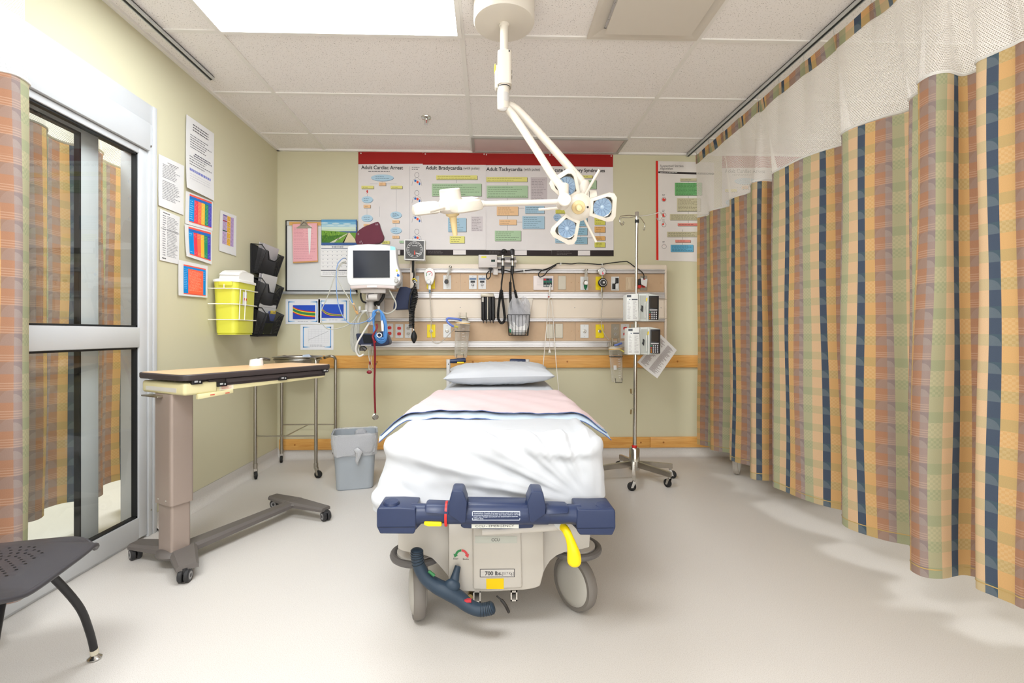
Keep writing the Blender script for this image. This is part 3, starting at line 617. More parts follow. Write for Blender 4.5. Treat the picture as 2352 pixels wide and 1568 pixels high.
s = LSheet([(410, 596), (477, 611), (476, 684), (409, 678)], .010).sheet(.003); s.rect(.16, .1, .93, .14, (238, 92, 76)); s.rect(.16, .14, .93, .92, (0, 136, 214)); s.rect(.31, .2, .83, .92, (248, 104, 72), 2); s.rect(.16, .92, .93, .945, (238, 92, 76)); s.lines(.34, .24, .8, .84, 18, (252, 158, 130), .4, 3); s.lines(.18, .2, .3, .8, 12, (120, 190, 240), .35, 3, wd=(.02, .05)); s.lines(.84, .2, .92, .5, 5, (120, 190, 240), .3, 3, wd=(.02, .04))
s.done('triage_chart', 'blue framed orange chart taped lowest on the wall, left of the yellow sharps bin', 'chart')
s = LSheet([(506, 482), (543.5, 496), (542, 588), (502.5, 575.5)]).sheet(.003)
for k, (a, c, col) in enumerate(((.16, .42, (196, 172, 206)), (.42, .62, (240, 186, 74)), (.62, .82, (190, 164, 208)))):
    s.rect(a, .08, c, .80, col); s.lines(a+.02, .1, c-.02, .79, 22, tuple(int(j*.72) for j in col), .35, 2, seed=k)
for v, c in ((.08, (84, 70, 150)), (.22, (170, 52, 70)), (.46, (40, 90, 70))): s.rect(.16, v, .42, v+.022, c, 3)
for v in (.2, .34, .48, .62): s.rect(.42, v, .62, v+.02, (236, 196, 150), 3)
s.done('triage_chart', 'narrow purple and yellow chart taped by itself above the yellow sharps bin', 'chart')
# ---------------------------------------------------------------- sharps bin on the left wall
sh = mat('sharps_yellow', (214, 212, 72), .35, trans=.0, var=.02); lidm = mat('sharps_lid', (240, 238, 232), .4, var=.01)
y0, y1, zt, zb = 2.99, 3.25, 1.362, 1.03
t = thing('sharps_container', 'yellow sharps bin with white lid in a white wire wall bracket', 'sharps bin', (LW+.09, 3.12, zb))
def rr(x0, x1, ya, yb, z, r=.03, n=5):
    o = []
    for cx_, cy_, a0 in ((x1-r, yb-r, 0), (x0+r, yb-r, pi/2), (x0+r, ya+r, pi), (x1-r, ya+r, 1.5*pi)):
        for k in range(n+1): a = a0+pi/2*k/n; o.append(V((cx_+r*math.cos(a), cy_+r*math.sin(a), z)))
    return o
def loft(b, rings, mt, cap0=True, cap1=True):
    n = len(rings[0]); vs = [p for r in rings for p in r]; fs = []
    for i in range(len(rings)-1):
        for j in range(n): fs.append((i*n+j, i*n+(j+1) % n, (i+1)*n+(j+1) % n, (i+1)*n+j))
    if cap0: fs.append(list(range(n))[::-1])
    if cap1: fs.append([(len(rings)-1)*n+j for j in range(n)])
    return b.add(vs, fs, mt)
xa, xb = LW+.018, LW+.172
b = MB(); loft(b, [rr(xa+.016, xb-.016, y0+.018, y1-.018, zb+.006, .03), rr(xa+.012, xb-.012, y0+.014, y1-.014, zb, .03)][::-1]+[rr(xa+.010, xb-.010, y0+.012, y1-.012, zb+.01, .035), rr(xa+.002, xb-.002, y0+.002, y1-.002, zt-.03, .035), rr(xa, xb, y0, y1, zt, .035)], sh)
b.box(((xa+xb)/2+.01, y0-.002, zt-.012), (.085, .008, .03), sh, None, .003); b.build('body', t)
b = MB(); loft(b, [rr(xa-.006, xb+.006, y0-.006, y1+.006, zt, .04), rr(xa-.006, xb+.006, y0-.006, y1+.006, zt+.014, .04), rr(xa+.01, xb-.01, y0+.01, y1-.01, zt+.02, .035)], lidm)
b.grid(lambda u, v: V((xa+.02+(xb-xa-.03)*u, y0+.045+.19*v, zt+.018+.07*(math.sin(pi*min(.5, v*.75+.12)))**.8*(1-.15*u))), 6, 10, lidm)
b.prism([(xa+.02, y0+.045, zt+.016), (xa+.02, y1-.02, zt+.016), (xa+.02, y1-.02, zt+.07), (xa+.02, y0+.11, zt+.085), (xa+.02, y0+.06, zt+.06)], (xb-xa-.032, 0, 0), lidm); b.build('lid', t)
b = MB(); wx = mat('white_wire', (238, 234, 222), .35)
for k, z in enumerate((1.318, 1.222, 1.124)):
    d = .006+.003*(z-1.03); i = .012*(1-(z-zb)/(zt-zb))
    b.tube([(LW+.004, y0-.014, z), (xb-.02, y0-.006+i, z), (xb+.004-i, y0+.016+i, z), (xb+.004-i, y1+.004-i, z), (LW+.004, y1+.012, z)], .003, wx, 6)
for q in (.035, .10): b.tube([(xb+.006, y0+q, 1.318), (xb-.002, y0+q, 1.124)], .003, wx, 6)
b.tube([(xa+.08, y0-.006, 1.318), (xa+.08, y0-.006, 1.345)], .003, wx, 6); b.build('wire_bracket', t)
b = MB(); b.add([(xb+.0012-.004*k, y0+q, z) for z, k in ((1.305, 0), (1.215, .9)) for q in (.075, .125)], [(0, 1, 3, 2)], paper); b.disc((xb-.0002, y0+.108, 1.262), (1, 0, .05), .017, flat((214, 56, 44)), 14); b.build('warning_label', t, 0)
# ---------------------------------------------------------------- three mesh file pockets
meshm = net_mat('black_mesh', .0042, .0042, .55, (40, 39, 41)); blk_w = mat('black_wire', (24, 24, 26), .4)
cardm = mat('folder_card', (206, 202, 204), .7)
def pocket(pz, pxr, label, fill):
    """PZ bottom height; the pocket leans out from the wall"""
    ya, yb = 3.50, 3.80; T = thing('file_pocket', label, 'file holder', (LW+.05, 3.65, pz), 'black mesh file pockets')
    h = .185; bx = LW+.006; fx = LW+.055; tx = LW+.115
    b = MB(); R_ = .0045
    b.tube([(bx, ya, pz+h+.028), (bx, ya, pz), (fx, ya, pz-.002), (tx, ya, pz+h-.02), (tx-.03, ya, pz+h+.022), (bx, ya, pz+h+.028)], R_, blk_w, 6)
    b.tube([(bx, yb, pz+h+.028), (bx, yb, pz), (fx, yb, pz-.002), (tx, yb, pz+h-.02), (bx, yb, pz+h+.028)], R_, blk_w, 6)
    dip = lambda u: .055*sm(.12, .3, u)*(1-sm(.62, .85, u))
    b.tube([(tx-.4*dip(u), ya+(yb-ya)*u, pz+h-.02-dip(u)) for u in [k/16 for k in range(17)]], R_, blk_w, 6); b.tube([(fx, ya, pz), (fx, yb, pz)], R_, blk_w, 6); b.tube([(bx, ya, pz+h+.028), (bx, yb, pz+h+.028)], R_, blk_w, 6)
    b.build('wire_frame', T)
    b = MB()
    b.grid(lambda u, v: V((fx+(tx-fx)*v-.4*dip(u)*v*.3, ya+(yb-ya)*u, pz+(h-.02-dip(u))*v)), 16, 2, meshm, lambda u, v: ((yb-ya)*u, h*v))
    for y in (ya, yb): b.add([(bx, y, pz), (fx, y, pz), (tx, y, pz+h-.02), (bx, y, pz+h+.028)], [(0, 1, 2, 3)], meshm, [(0, 0), (.05, 0), (.11, .16), (0, .23)])
    b.add([(bx, ya, pz), (bx, yb, pz), (bx, yb, pz+h+.028), (bx, ya, pz+h+.028)], [(0, 1, 2, 3)], meshm, [(0, 0), (.3, 0), (.3, .23), (0, .23)])
    b.add([(bx, ya, pz), (bx, yb, pz), (fx, yb, pz), (fx, ya, pz)], [(0, 1, 2, 3)], mat('mesh_floor', (36, 35, 37), .5))
    b.build('mesh_body', T)
    for k, (dy0, dy1, up, lean, mt, nm, lb) in enumerate(fill):
        q = MB(); x0 = LW+.022+.012*k
        q.box((x0+.02+lean/2, (ya+yb)/2+(dy0+dy1)/2, pz+.012+(h+up)/2), (.004, yb-ya-.03-abs(dy0-dy1), h+up), mt, Matrix.Rotation(math.radians(10+3*k), 3, 'Y'), .001, 1)
        tag(q.build(nm), lb, 'paper' if nm != 'folder' else 'folder')
pz1, pz2, pz3 = 1.482, 1.236, 1.018
pocket(pz1, 0, 'black mesh file pocket holding grey folders, topmost of three by the corner', [(0, 0, .035, .0, cardm, 'folder', 'grey card folder standing at the back of the topmost mesh pocket'), (.02, .0, .03, .01, cardm, 'folder', 'pale grey folder in front inside the topmost mesh pocket')])
pocket(pz2, 0, 'black mesh file pocket stuffed with white papers, middle of three by the corner', [(0, .0, .05, 0, cardm, 'folder', 'grey folder at the back of the middle mesh pocket'), (-.03, .0, .05, .01, paper, 'paper_stack', 'white papers sticking out of the middle mesh pocket')])
pocket(pz3, 0, 'black mesh file pocket with leaflets, lowest of three by the corner', [(0, 0, .055, 0, paper, 'paper_stack', 'white sheets at the back of the lowest mesh pocket')])
q = MB(); q.box((LW+.078, 3.63, pz3+.10), (.004, .12, .18), mat('leaflet_blue', (62, 76, 134), .5), Matrix.Rotation(math.radians(17), 3, 'Y')); q.box((LW+.073, 3.62, pz3+.058), (.005, .118, .085), mat('leaflet_green', (168, 178, 96), .5), Matrix.Rotation(math.radians(17), 3, 'Y'))
for k in range(4): q.box((LW+.106, 3.60+.022*k, pz3+.18), (.004, .007, .026), yel, Matrix.Rotation(math.radians(17), 3, 'Y') @ Matrix.Rotation(.5, 3, 'X'))
tag(q.build('leaflet'), 'blue and green leaflet showing in front of the lowest mesh pocket', 'leaflet')
# ---------------------------------------------------------------- whiteboard, clipboard, calendar, charts on the back wall
a, c = at(656, 506, BW-.015), at(820, 671, BW-.015)
t = thing('whiteboard', 'black framed whiteboard on the back wall behind clipboard and calendar', 'whiteboard', ((a.x+c.x)/2, BW, c.z))
b = MB(); b.bb((a.x+.008, BW-.012, c.z+.008), (c.x-.008, BW-.001, a.z-.008), mat('whiteboard_surface', (222, 222, 220), .25, var=.01)); b.build('board', t, 0)
b = MB(); w = .011
b.bb((a.x, BW-.018, c.z), (c.x, BW-.001, c.z+w+.004), black); b.bb((a.x, BW-.018, a.z-w+.004), (c.x, BW-.001, a.z), black); b.bb((a.x, BW-.018, c.z), (a.x+w, BW-.001, a.z), black); b.bb((c.x-w, BW-.018, c.z), (c.x, BW-.001, a.z), black); b.build('frame', t, 0)
b = MB(); b.bb((a.x+w, BW-.019, a.z-.042), (c.x-w, BW-.012, a.z-.012), mat('cork_strip', (214, 166, 96), .6)); b.bb((a.x+w, BW-.020, a.z-.045), (c.x-w, BW-.012, a.z-.0415), alu); b.bb((a.x+w, BW-.020, a.z-.012), (c.x-w, BW-.012, a.z-.007), alu); b.bb((a.x+w, BW-.021, a.z-.045), (a.x+w+.02, BW-.012, a.z-.007), alu); b.build('tack_strip', t, 0)
b = MB(); b.bb((a.x-.02, BW-.06, c.z-.020), (c.x+.006, BW-.001, c.z-.006), alu, .003); b.bb((a.x-.02, BW-.062, c.z-.016), (c.x+.006, BW-.058, c.z+.002), alu, .001); b.build('pen_tray', t, 0)
# clipboard
Yc = BW-.035
t = thing('clipboard', 'brown clipboard of pink forms hanging on the whiteboard', 'clipboard', at(701, 603, Yc))
def pq(b, pts, Y, mt): b.add([at(x, y, Y) for x, y in pts], [list(range(len(pts)))], mt)
b = MB(); k1 = [at(x, y, Yc) for x, y in ((671, 512), (729, 512), (730, 601), (673, 604))]; b.prism(k1, (0, .006, 0), mat('hardboard', (206, 154, 92), .6)); b.build('board', t, 0)
b = MB(); s = Sheet(Yc-.0012); s.quad([(672, 515), (728, 512), (729, 598), (673, 601)], (232, 172, 178), 0); s.lines(675, 522, 700, 545, 7, (204, 138, 148), .8, 1); s.lines(702, 522, 722, 545, 4, (204, 138, 148), .8, 1, 5); s.lines(675, 548, 726, 596, 9, (206, 142, 150), .8, 1, 9); s.line(674, 548, 727, 548, .6, (206, 142, 150), 1); s.line(674, 571, 727, 571, .6, (206, 142, 150), 1)
s.b.build('pink_forms', t, 0)
b = MB(); s = Sheet(Yc-.003); s.quad([(707, 519), (715, 518), (713, 572), (710, 586), (709, 570)], (232, 230, 228), 0); s.b.build('paper_slip', t, 0)
b = MB(); q = [at(x, y, Yc-.004) for x, y in ((680, 523), (688, 518), (708, 517), (717, 522), (716, 524), (681, 524.5))]; b.prism(q, (0, .006, 0), steel); q = [at(x, y, Yc-.010) for x, y in ((689, 518), (691, 509), (695, 505.5), (700, 506), (703, 510), (708, 517))]; b.prism(q, (0, .012, 0), steel)
b.tube([at(690, 516, Yc-.012), at(698, 509, Yc-.014), at(706, 516, Yc-.012)], .005, steel, 8); b.build('spring_clip', t)
# calendar
Yk = BW-.024
t = thing('wall_calendar', 'wall calendar with a photo of a green field and boardwalk, pinned over the whiteboard', 'calendar', at(778, 634, Yk))
s = Sheet(Yk); s.rect(738, 504, 820, 563, (66, 96, 150), 0)
sky = [(504, (86, 150, 196)), (509, (120, 176, 208)), (515, (170, 204, 214)), (521, (206, 222, 208)), (526, (196, 214, 186)), (531, (150, 176, 130))]
for k in range(5):
    s.rect(738.5, sky[k][0], 817.5, sky[k+1][0], sky[k][1], 1)
s.quad([(738.5, 529), (770, 531), (800, 534), (817.5, 534), (817.5, 557), (738.5, 557)], (112, 156, 60), 2); s.quad([(738.5, 540), (765, 541), (790, 538), (760, 557), (738.5, 557)], (74, 120, 44), 3)
rg = random.Random(4)
for k in range(70):
    x = rg.uniform(739, 785); y = rg.uniform(533, 554); s.rect(x, y-2.5, x+.9, y+1, rg.choice([(92, 146, 44), (150, 186, 70), (60, 104, 40)]), 4)
s.quad([(800, 534), (803, 534), (817.5, 552), (817.5, 557), (787, 557)], (216, 202, 164), 4); s.quad([(799, 535), (801, 535), (767, 557), (757, 557)], (206, 208, 178), 4); s.quad([(798, 536), (799.5, 536), (790, 557), (786, 557)], (120, 140, 80), 4)
for k in range(6): s.ell(745+13*k, 512+(k*5) % 9, 9, 1.6, (196, 218, 222), 2, 12)
s.b.build('picture_leaf', t, 0)
s = Sheet(Yk+.002); s.rect(736.5, 563, 819, 634, (236, 234, 233), 0); s.rect(738, 570, 816, 571.3, (76, 86, 116), 1); s.lines(762, 565, 796, 569, 1, (120, 122, 134), 2.2, 1); s.rect(737, 619.5, 818, 621.5, (60, 62, 76), 1); s.lines(741, 623, 812, 631, 3, (170, 170, 174), .7, 1)
for r in range(5):
    for cc in range(7): s.rect(741+cc*10.8, 577+r*8.6, 742.8+cc*10.8, 579+r*8.6, (150, 152, 160), 1)
    s.line(738, 575.5+r*8.6, 817, 575.5+r*8.6, .4, (200, 200, 206), 1)
s.b.build('month_leaf', t, 0)
b = MB(); 
for k in range(24): b.tube([at(741+3.3*k, 562, Yk-.001), at(741+3.3*k, 563.2, Yk-.005), at(741+3.3*k, 564.5, Yk-.001)], .0008, steel, 4)
b.build('wire_binding', t, 0)
def bluechart(q, label, kind):
    (x0, y0), (x1, y1) = q; s = Sheet(BW-.003); s.rect(x0, y0, x1, y1, (232, 232, 234), 0); w = x1-x0; h = y1-y0; B = (92, 160, 218)
    i, j = w*.075, h*.085
    for sx in (x0+i, x1-i-2): s.rect(sx, y0+j, sx+2, y1-j, B, 1)
    for sy in (y0+j, y1-j-2.6):
        for k in range(5):
            c = tuple(int(B[m]+(232-B[m])*k/5) for m in range(3)); s.rect(x0+i+k*w*.04, sy, x0+i+(k+1)*w*.04, sy+2.6, c, 1); s.rect(x1-i-(k+1)*w*.04, sy, x1-i-k*w*.04, sy+2.6, c, 1)
    if kind < 2:
        X0, X1, Y0, Y1 = (x0+w*.21, x0+w*.86, y0+h*.24, y0+h*.8) if kind == 0 else (x0+w*.11, x0+w*.82, y0+h*.24, y0+h*.8)
        s.rect(X0, Y0, X1, Y1, (46, 84, 190), 1); n = 14
        for k, (off, c) in enumerate(((0, (214, 44, 42)), (.08, (244, 210, 60)), (.16, (56, 134, 84)), (.40, (244, 210, 60)), (.48, (214, 44, 42)), (.56, (46, 74, 180)))):
            f = (lambda u, o: (.10+o*.75+.38*(1-math.exp(-2.6*u)))) if kind == 0 else (lambda u, o: (.25+o*.35+.45*(1-math.exp(-5*u))+.06*u-.12*o*u))
            top = [(X0+(X1-X0)*m/n, Y0+(Y1-Y0)*min(1, f(m/n, off))) for m in range(n+1)]
            for m in range(n): s.quad([top[m], top[m+1], (top[m+1][0], Y1), (top[m][0], Y1)], c, 2+k)
        s.lines(x0+w*.35, y1-h*.14, x1-w*.3, y1-h*.09, 1, (150, 150, 156), 1, 2)
    else:
        X0, X1, Y0, Y1 = x0+w*.24, x0+w*.84, y0+h*.2, y0+h*.72
        for k in range(7): s.line(X0, Y0+(Y1-Y0)*k/6, X1, Y0+(Y1-Y0)*k/6, .35, (206, 206, 210), 1); s.line(X0+(X1-X0)*k/6, Y0, X0+(X1-X0)*k/6, Y1, .35, (206, 206, 210), 1)
        s.line(X0, Y1-6, X1, Y0+4, .6, (150, 150, 156), 2); s.lines(X0+4, Y1+4, X1-4, Y1+10, 2, (150, 150, 156), .8, 2)
    return s.done('chart_sheet', label, 'chart')
bluechart([(656, 687), (735, 744)], 'blue bordered chart with a wide red, yellow and green band, under the whiteboard', 0)
bluechart([(731, 685), (802, 741)], 'blue bordered chart with a narrow curving rainbow band, under the whiteboard', 1)
bluechart([(690, 745), (766, 803)], 'blue bordered sheet with a plain line graph, lowest below the whiteboard', 2)
# ---------------------------------------------------------------- headwall with rails and outlets
def c3(x, y): return 960+x/4.9, 540+y/4.9
def c4(x, y): return 1220+x/4.9, 560+y/4.9
def c6(x, y): return 760+x/4.9, 540+y/4.9
def bprism(b, pts, ext, mt, bev=.003, seg=2):
    bm = bmesh.new(); vs = [bm.verts.new(V(p)) for p in pts]; e = V(ext)
    f = bm.faces.new(vs); r = bmesh.ops.extrude_face_region(bm, geom=[f]); nv = [g for g in r['geom'] if isinstance(g, bmesh.types.BMVert)]
    bmesh.ops.translate(bm, verts=nv, vec=e); bmesh.ops.recalc_face_normals(bm, faces=bm.faces[:])
    bmesh.ops.bevel(bm, geom=bm.edges[:], offset=bev, segments=seg, profile=.5, affect='EDGES', clamp_overlap=True)
    bm.verts.index_update(); b.add([v.co.copy() for v in bm.verts], [[v.index for v in f.verts] for f in bm.faces], mt); bm.free(); return b
def clear_mat(name, tint, amt, crease=0):
    m = bpy.data.materials.new(name); m.use_nodes = True; nt = m.node_tree; L = nt.links.new; b = nt.nodes['Principled BSDF']
    b.inputs['Base Color'].default_value = lin(tint)+(1,); b.inputs['Roughness'].default_value = .15
    if crease:
        vn = nd(nt, 'ShaderNodeTexVoronoi', Scale=38.0); vn.feature = 'DISTANCE_TO_EDGE'; bp = nd(nt, 'ShaderNodeBump', Strength=crease, Distance=.01); L(vn.outputs['Distance'], bp.inputs['Height']); L(bp.outputs[0], b.inputs['Normal'])
    tr = nd(nt, 'ShaderNodeBsdfTransparent', Color=tuple(.5+.5*k for k in lin(tint))+(1,)); lw = nd(nt, 'ShaderNodeLayerWeight', Blend=.35); ma = nt.nodes.new('ShaderNodeMath'); ma.operation = 'MULTIPLY_ADD'; ma.inputs[1].default_value = .7; ma.inputs[2].default_value = amt; mx = nd(nt, 'ShaderNodeMixShader')
    L(lw.outputs['Facing'], ma.inputs[0]); L(ma.outputs[0], mx.inputs[0]); L(tr.outputs[0], mx.inputs[1]); L(b.outputs[0], mx.inputs[2]); L(mx.outputs[0], nt.nodes['Material Output'].inputs['Surface']); return m
clear = clear_mat('clear_plastic', (240, 238, 232), .10)
bag_m = clear_mat('clear_bag', (246, 246, 250), .36, .8)
tan = mat('tan_laminate', (196, 165, 132), .45, var=.02, scale=40); hwc = mat('headwall_cream', (226, 212, 194), .4, var=.01)
railm = mat('headwall_rail', (206, 202, 200), .3, metal=.35, var=.02)
HF = 3.875
x0, x1 = at(843, 700, HF).x, at(1529, 700, HF).x
zy = lambda y: at(1150, y, HF).z
HW = thing('headwall_unit', 'long beige headwall panel with aluminium rails and outlet plates above the bed', 'headwall panel', ((x0+x1)/2, BW, zy(803)))
b = MB(); bprism(b, [V((x0, HF+.004, zy(803))), V((x1, HF+.004, zy(803))), V((x1, HF+.004, zy(614))), V((x1-.02, HF+.004, zy(608))), V((x0, HF+.004, zy(608)))], (0, BW-HF-.005, 0), hwc, .004); b.build('back_panel', HW)
def strip(nm, ya, yb, mt, d=.004, bev=.001, xa=None, xb=None):
    q = MB(); q.bb(((xa or x0+.004), HF-d, zy(yb)), ((xb or x1-.012), HF+.006, zy(ya)), mt, bev, 1); return q.build(nm, HW)
strip('top_cap', 606.5, 618, hwc, .012, .005, x0, x1-.002)
for ya, yb in ((627.5, 669.5), (738.5, 782)):
    q = MB(); xs = [x0+.004]+[at(p, 650, HF).x for p in (890, 1057, 1321)]+[x1-.014]
    for k in range(len(xs)-1): q.bb((xs[k]+.0012, HF-.001, zy(yb)), (xs[k+1]-.0012, HF+.006, zy(ya)), tan, .001, 1)
    for p in (866, 1048, 1068, 1312, 1329, 1518):
        q.disc((at(p, 650, HF).x, HF-.0016, zy((ya+yb)/2)), (0, -1, 0), .0035, mat('screw_tan', (170, 130, 92), .4), 8)
    q.build('laminate_strip', HW, 0)
q = MB(); q.bb((x0+.004, HF-.002, zy(729.5)), (x1-.014, HF+.006, zy(688)), hwc, .001, 1)
for p in (1057, 1320, 1518): q.disc((at(p, 706, HF).x, HF-.0026, zy(706)), (0, -1, 0), .004, grey, 8)
q.build('centre_panel', HW, 0)
def rail(ya, yb):
    q = MB(); za, zb_ = zy(ya), zy(yb); h = za-zb_
    q.bb((x0+.003, HF-.020, za-.010), (x1-.012, HF+.006, za), railm, .002, 1); q.bb((x0+.003, HF-.010, zb_+.006), (x1-.012, HF+.006, za-.009), railm); q.bb((x0+.003, HF-.022, zb_), (x1-.012, HF+.006, zb_+h*.38), railm, .002, 1)
    q.build('equipment_rail', HW)
rail(617.5, 627); rail(671, 685); rail(731, 738); rail(783.5, 797)
q = MB()
for za, zb_ in ((608, 686), (686.5, 731), (731.5, 803)): q.bb((x1-.013, HF-.016, zy(zb_)), (x1+.006, HF+.02, zy(za)), hwc, .005)
q.build('end_trim', HW)
plw = mat('plate_white', (224, 224, 222), .35, var=.01); plg = mat('plate_steel', (170, 162, 146), .35, metal=.5, var=.02); ply = mat('plate_yellow', (240, 212, 10), .4, var=.01); pls = mat('plate_silver', (206, 204, 200), .35, var=.01)
def plate(nm, p0, q0, p1, q1, mt, d=.006, rim=None):
    a, c = at(p0, q0, HF-.004), at(p1, q1, HF-.004); q = MB(); q.bb((a.x, HF-d, c.z), (c.x, HF-.001, a.z), mt, .0018, 1)
    if rim: q.bb((a.x+.006, HF-d-.001, c.z+.008), (c.x-.006, HF-.002, a.z-.008), rim)
    cx = (a.x+c.x)/2
    for z in (a.z-.012, c.z+.012): q.disc((cx, HF-d-.0012, z), (0, -1, 0), .003, grey, 8)
    o = q.build(nm, HW); return o, cx, (a.z+c.z)/2, HF-d, c.x-a.x, a.z-c.z
def outlet(p0, q0, p1, q1, mt, fc):
    o, cx, cz, y, w, h = plate('power_outlet', p0, q0, p1, q1, mt)
    for s in (1, -1):
        q = MB(); z = cz+s*h*.2; pts = [V((cx+.0155*math.cos(a)*1.0, y-.001, z+max(-.0125, min(.0125, .0165*math.sin(a))))) for a in [k*2*pi/20 for k in range(20)]]
        q.prism(pts, (0, -.003, 0), fc)
        for sx, hh in ((-.006, .0085), (.006, .007)): q.bb((cx+sx-.001, y-.0045, z), (cx+sx+.001, y-.0035, z+hh), black)
        q.disc((cx, y-.0046, z-.006), (0, -1, 0), .0024, black, 8); q.build('socket_face', o)
def gas(p0, q0, p1, q1, mt):
    o, cx, cz, y, w, h = plate('gas_outlet', p0, q0, p1, q1, mt); q = MB()
    q.lathe([(.014, 0), (.014, .003), (.010, .004), (.009, .010), (.0045, .010), (.0045, .002)], (cx, y, cz), (0, -1, 0), steel, 16); q.disc((cx, y-.003, cz), (0, -1, 0), .005, black, 12); q.build('connector', o); return o, cx, cz, y
redf = mat('outlet_red', (206, 46, 40), .4); greyf = mat('outlet_grey', (176, 170, 160), .4)
outlet(887, 743, 903, 775, pls, redf); outlet(908, 744, 926, 776, pls, redf); outlet(930, 744, 946, 776, pls, greyf)
outlet(1404, 744, 1423, 777, plg, greyf); outlet(1426, 744, 1445, 777, pls, redf); outlet(1449, 744, 1468, 777, plg, greyf)
outlet(1470, 633, 1486, 667, plg, redf); outlet(908, 632, 925, 662, pls, greyf)
gas(981, 745, 1000, 775, ply); gas(1018, 744, 1036, 775, plw); gas(1333, 745, 1352, 776, plw); gas(1368, 745, 1387, 776, ply)
G1 = gas(1018, 632, 1036, 664, plw); G2 = gas(1333, 635, 1351, 666, plw); G3 = gas(1368, 635, 1387, 666, ply); G4 = gas(980, 640, 999, 663, ply); G0 = gas(945, 633, 963, 664, pls)
for p in ((1255, 744, 1273, 777), (1275, 743, 1293, 776), (1282, 633, 1300, 665)): plate('blank_plate', *p, plg)
o, cx, cz, y, w, h = plate('switch_plate', 1437, 636, 1456, 667, mat('switch_beige', (206, 184, 154), .4)); q = MB(); bprism(q, [V((cx-w*.32, y, cz-h*.4)), V((cx+w*.32, y, cz-h*.4)), V((cx+w*.2, y, cz)), V((cx+w*.32, y, cz+h*.4)), V((cx-w*.32, y, cz+h*.4)), V((cx-w*.2, y, cz))], (0, -.006, 0), mat('switch_beige', (206, 184, 154), .4), .001); q.build('rocker', o)
o, cx, cz, y, w, h = plate('socket_plate', 1404, 635, 1422, 667, plw); q = MB()
for sx, sz, mt in ((.5, .5, black), (-.5, -.5, black), (-.5, .5, plw), (.5, -.5, plw)): q.box((cx+sx*w*.42, y-.004, cz+sz*h*.42), (w*.38, .008, h*.38), mt, None, .002)
q.ball((cx, y-.006, cz), .005, black, 10, 6); q.build('jack_block', o)
for p in (1077, 1098.5):
    o, cx, cz, y, w, h = plate('monitor_port', p, 632, p+18, 664, mat('port_silver', (216, 214, 212), .35, var=.01)); q = MB()
    q.bb((cx-.027, y-.003, cz+.020), (cx+.027, y, cz+.036), mat('port_blue', (96, 118, 148), .4)); q.bb((cx-.018, y-.004, cz-.004), (cx+.018, y, cz+.012), black); q.lathe([(.011, 0), (.011, .004), (.005, .004)], (cx, y, cz-.022), (0, -1, 0), black, 14); q.lathe([(.007, 0), (.007, .006), (0, .006)], (cx, y, cz-.022), (0, -1, 0), pls, 12)
    q.build('port_face', o)
# nurse call panel with pull cords
a, c = at(1225, 633, HF-.01), at(1271, 666, HF-.01)
q = MB(); bprism(q, [V((a.x, HF, c.z)), V((c.x, HF, c.z)), V((c.x, HF, a.z)), V((a.x, HF, a.z))], (0, -.014, 0), mat('call_cream', (232, 220, 216), .4, var=.01), .003); NP = q.build('nurse_call_panel', HW)
q = MB(); bx0, bx1 = at(1248, 0, HF-.014).x, at(1268, 0, HF-.014).x; zz = lambda y: at(1260, y, HF-.014).z; Yb = HF-.0142
q.bb((bx0, Yb-.001, zz(659)), (bx1, Yb, zz(639)), mat('call_keypad', (84, 92, 92), .5))
for i, (cl, z) in enumerate((((206, 54, 60), 642), ((40, 46, 50), 642), ((62, 74, 130), 642), ((32, 110, 88), 647), ((32, 110, 88), 647), ((32, 110, 88), 647), ((44, 50, 50), 651), ((44, 50, 50), 651), ((44, 50, 50), 651), ((176, 176, 172), 656), ((176, 176, 172), 656), ((176, 176, 172), 656))):
    k = i % 3; w = (bx1-bx0)/3; q.box((bx0+w*(k+.5), Yb-.002, zz(z)), (w*.8, .003, .013), flat(cl), None, .001, 1)
q.build('keypad', NP); q = MB()
for k in range(7): z = zz(641+2.6*k); q.bb((a.x+.03, Yb-.0004, z), (a.x+.075, Yb, z+.0014), PALE)
q.build('print', NP, 0)
cordw = mat('white_cord', (232, 226, 216), .6, var=.02)
b = MB(); Y = 3.84
T = thing('call_cord', 'white nurse call pull cords hanging from the headwall to the bed', 'cord', at(1265, 830, Y))
for pts in ([(1264, 652, HF-.02), (1262, 668, Y), (1261, 682, Y), (1260, 690, Y), (1256, 742, Y), (1251, 800, 3.80), (1247, 845, 3.6)], [(1262, 684, Y), (1266, 690, Y), (1270, 720, Y), (1273, 770, Y), (1278, 840, 3.76), (1284, 905, 3.6)], [(1262, 684, Y), (1262.5, 740, Y+.01), (1262.5, 800, Y+.01)]):
    thin = len(pts) == 3; b.tube(spl([at(*p) for p in pts], 5), .0012 if thin else .0032, cordw, 6)
b.build('cord', T); b = MB(); b.lathe([(.002, 0), (.006, .004), (.013, .02), (.011, .026), (.003, .024)][::-1], at(1262.5, 803, Y+.01)-V((0, 0, .0)), (0, 0, -1), cordw, 12)
p = at(1262.5, 801, Y+.01)
for k in range(7): b.tube([p, p+V((.012*math.cos(k), .012*math.sin(k), -.035))], .0022, cordw, 5)
b.build('tassel', T)
b = MB(); b.cyl(at(1263.5, 655, HF-.02), at(1261.5, 680, Y), .006, white, n=10); b.ball(at(1260.5, 681.5, Y-.008), .006, red, 10, 6); b.ball(at(1265, 686, Y), (.009, .006, .006), mat('brass', (150, 130, 90), .3, metal=1), 10, 6); b.build('clip', T)
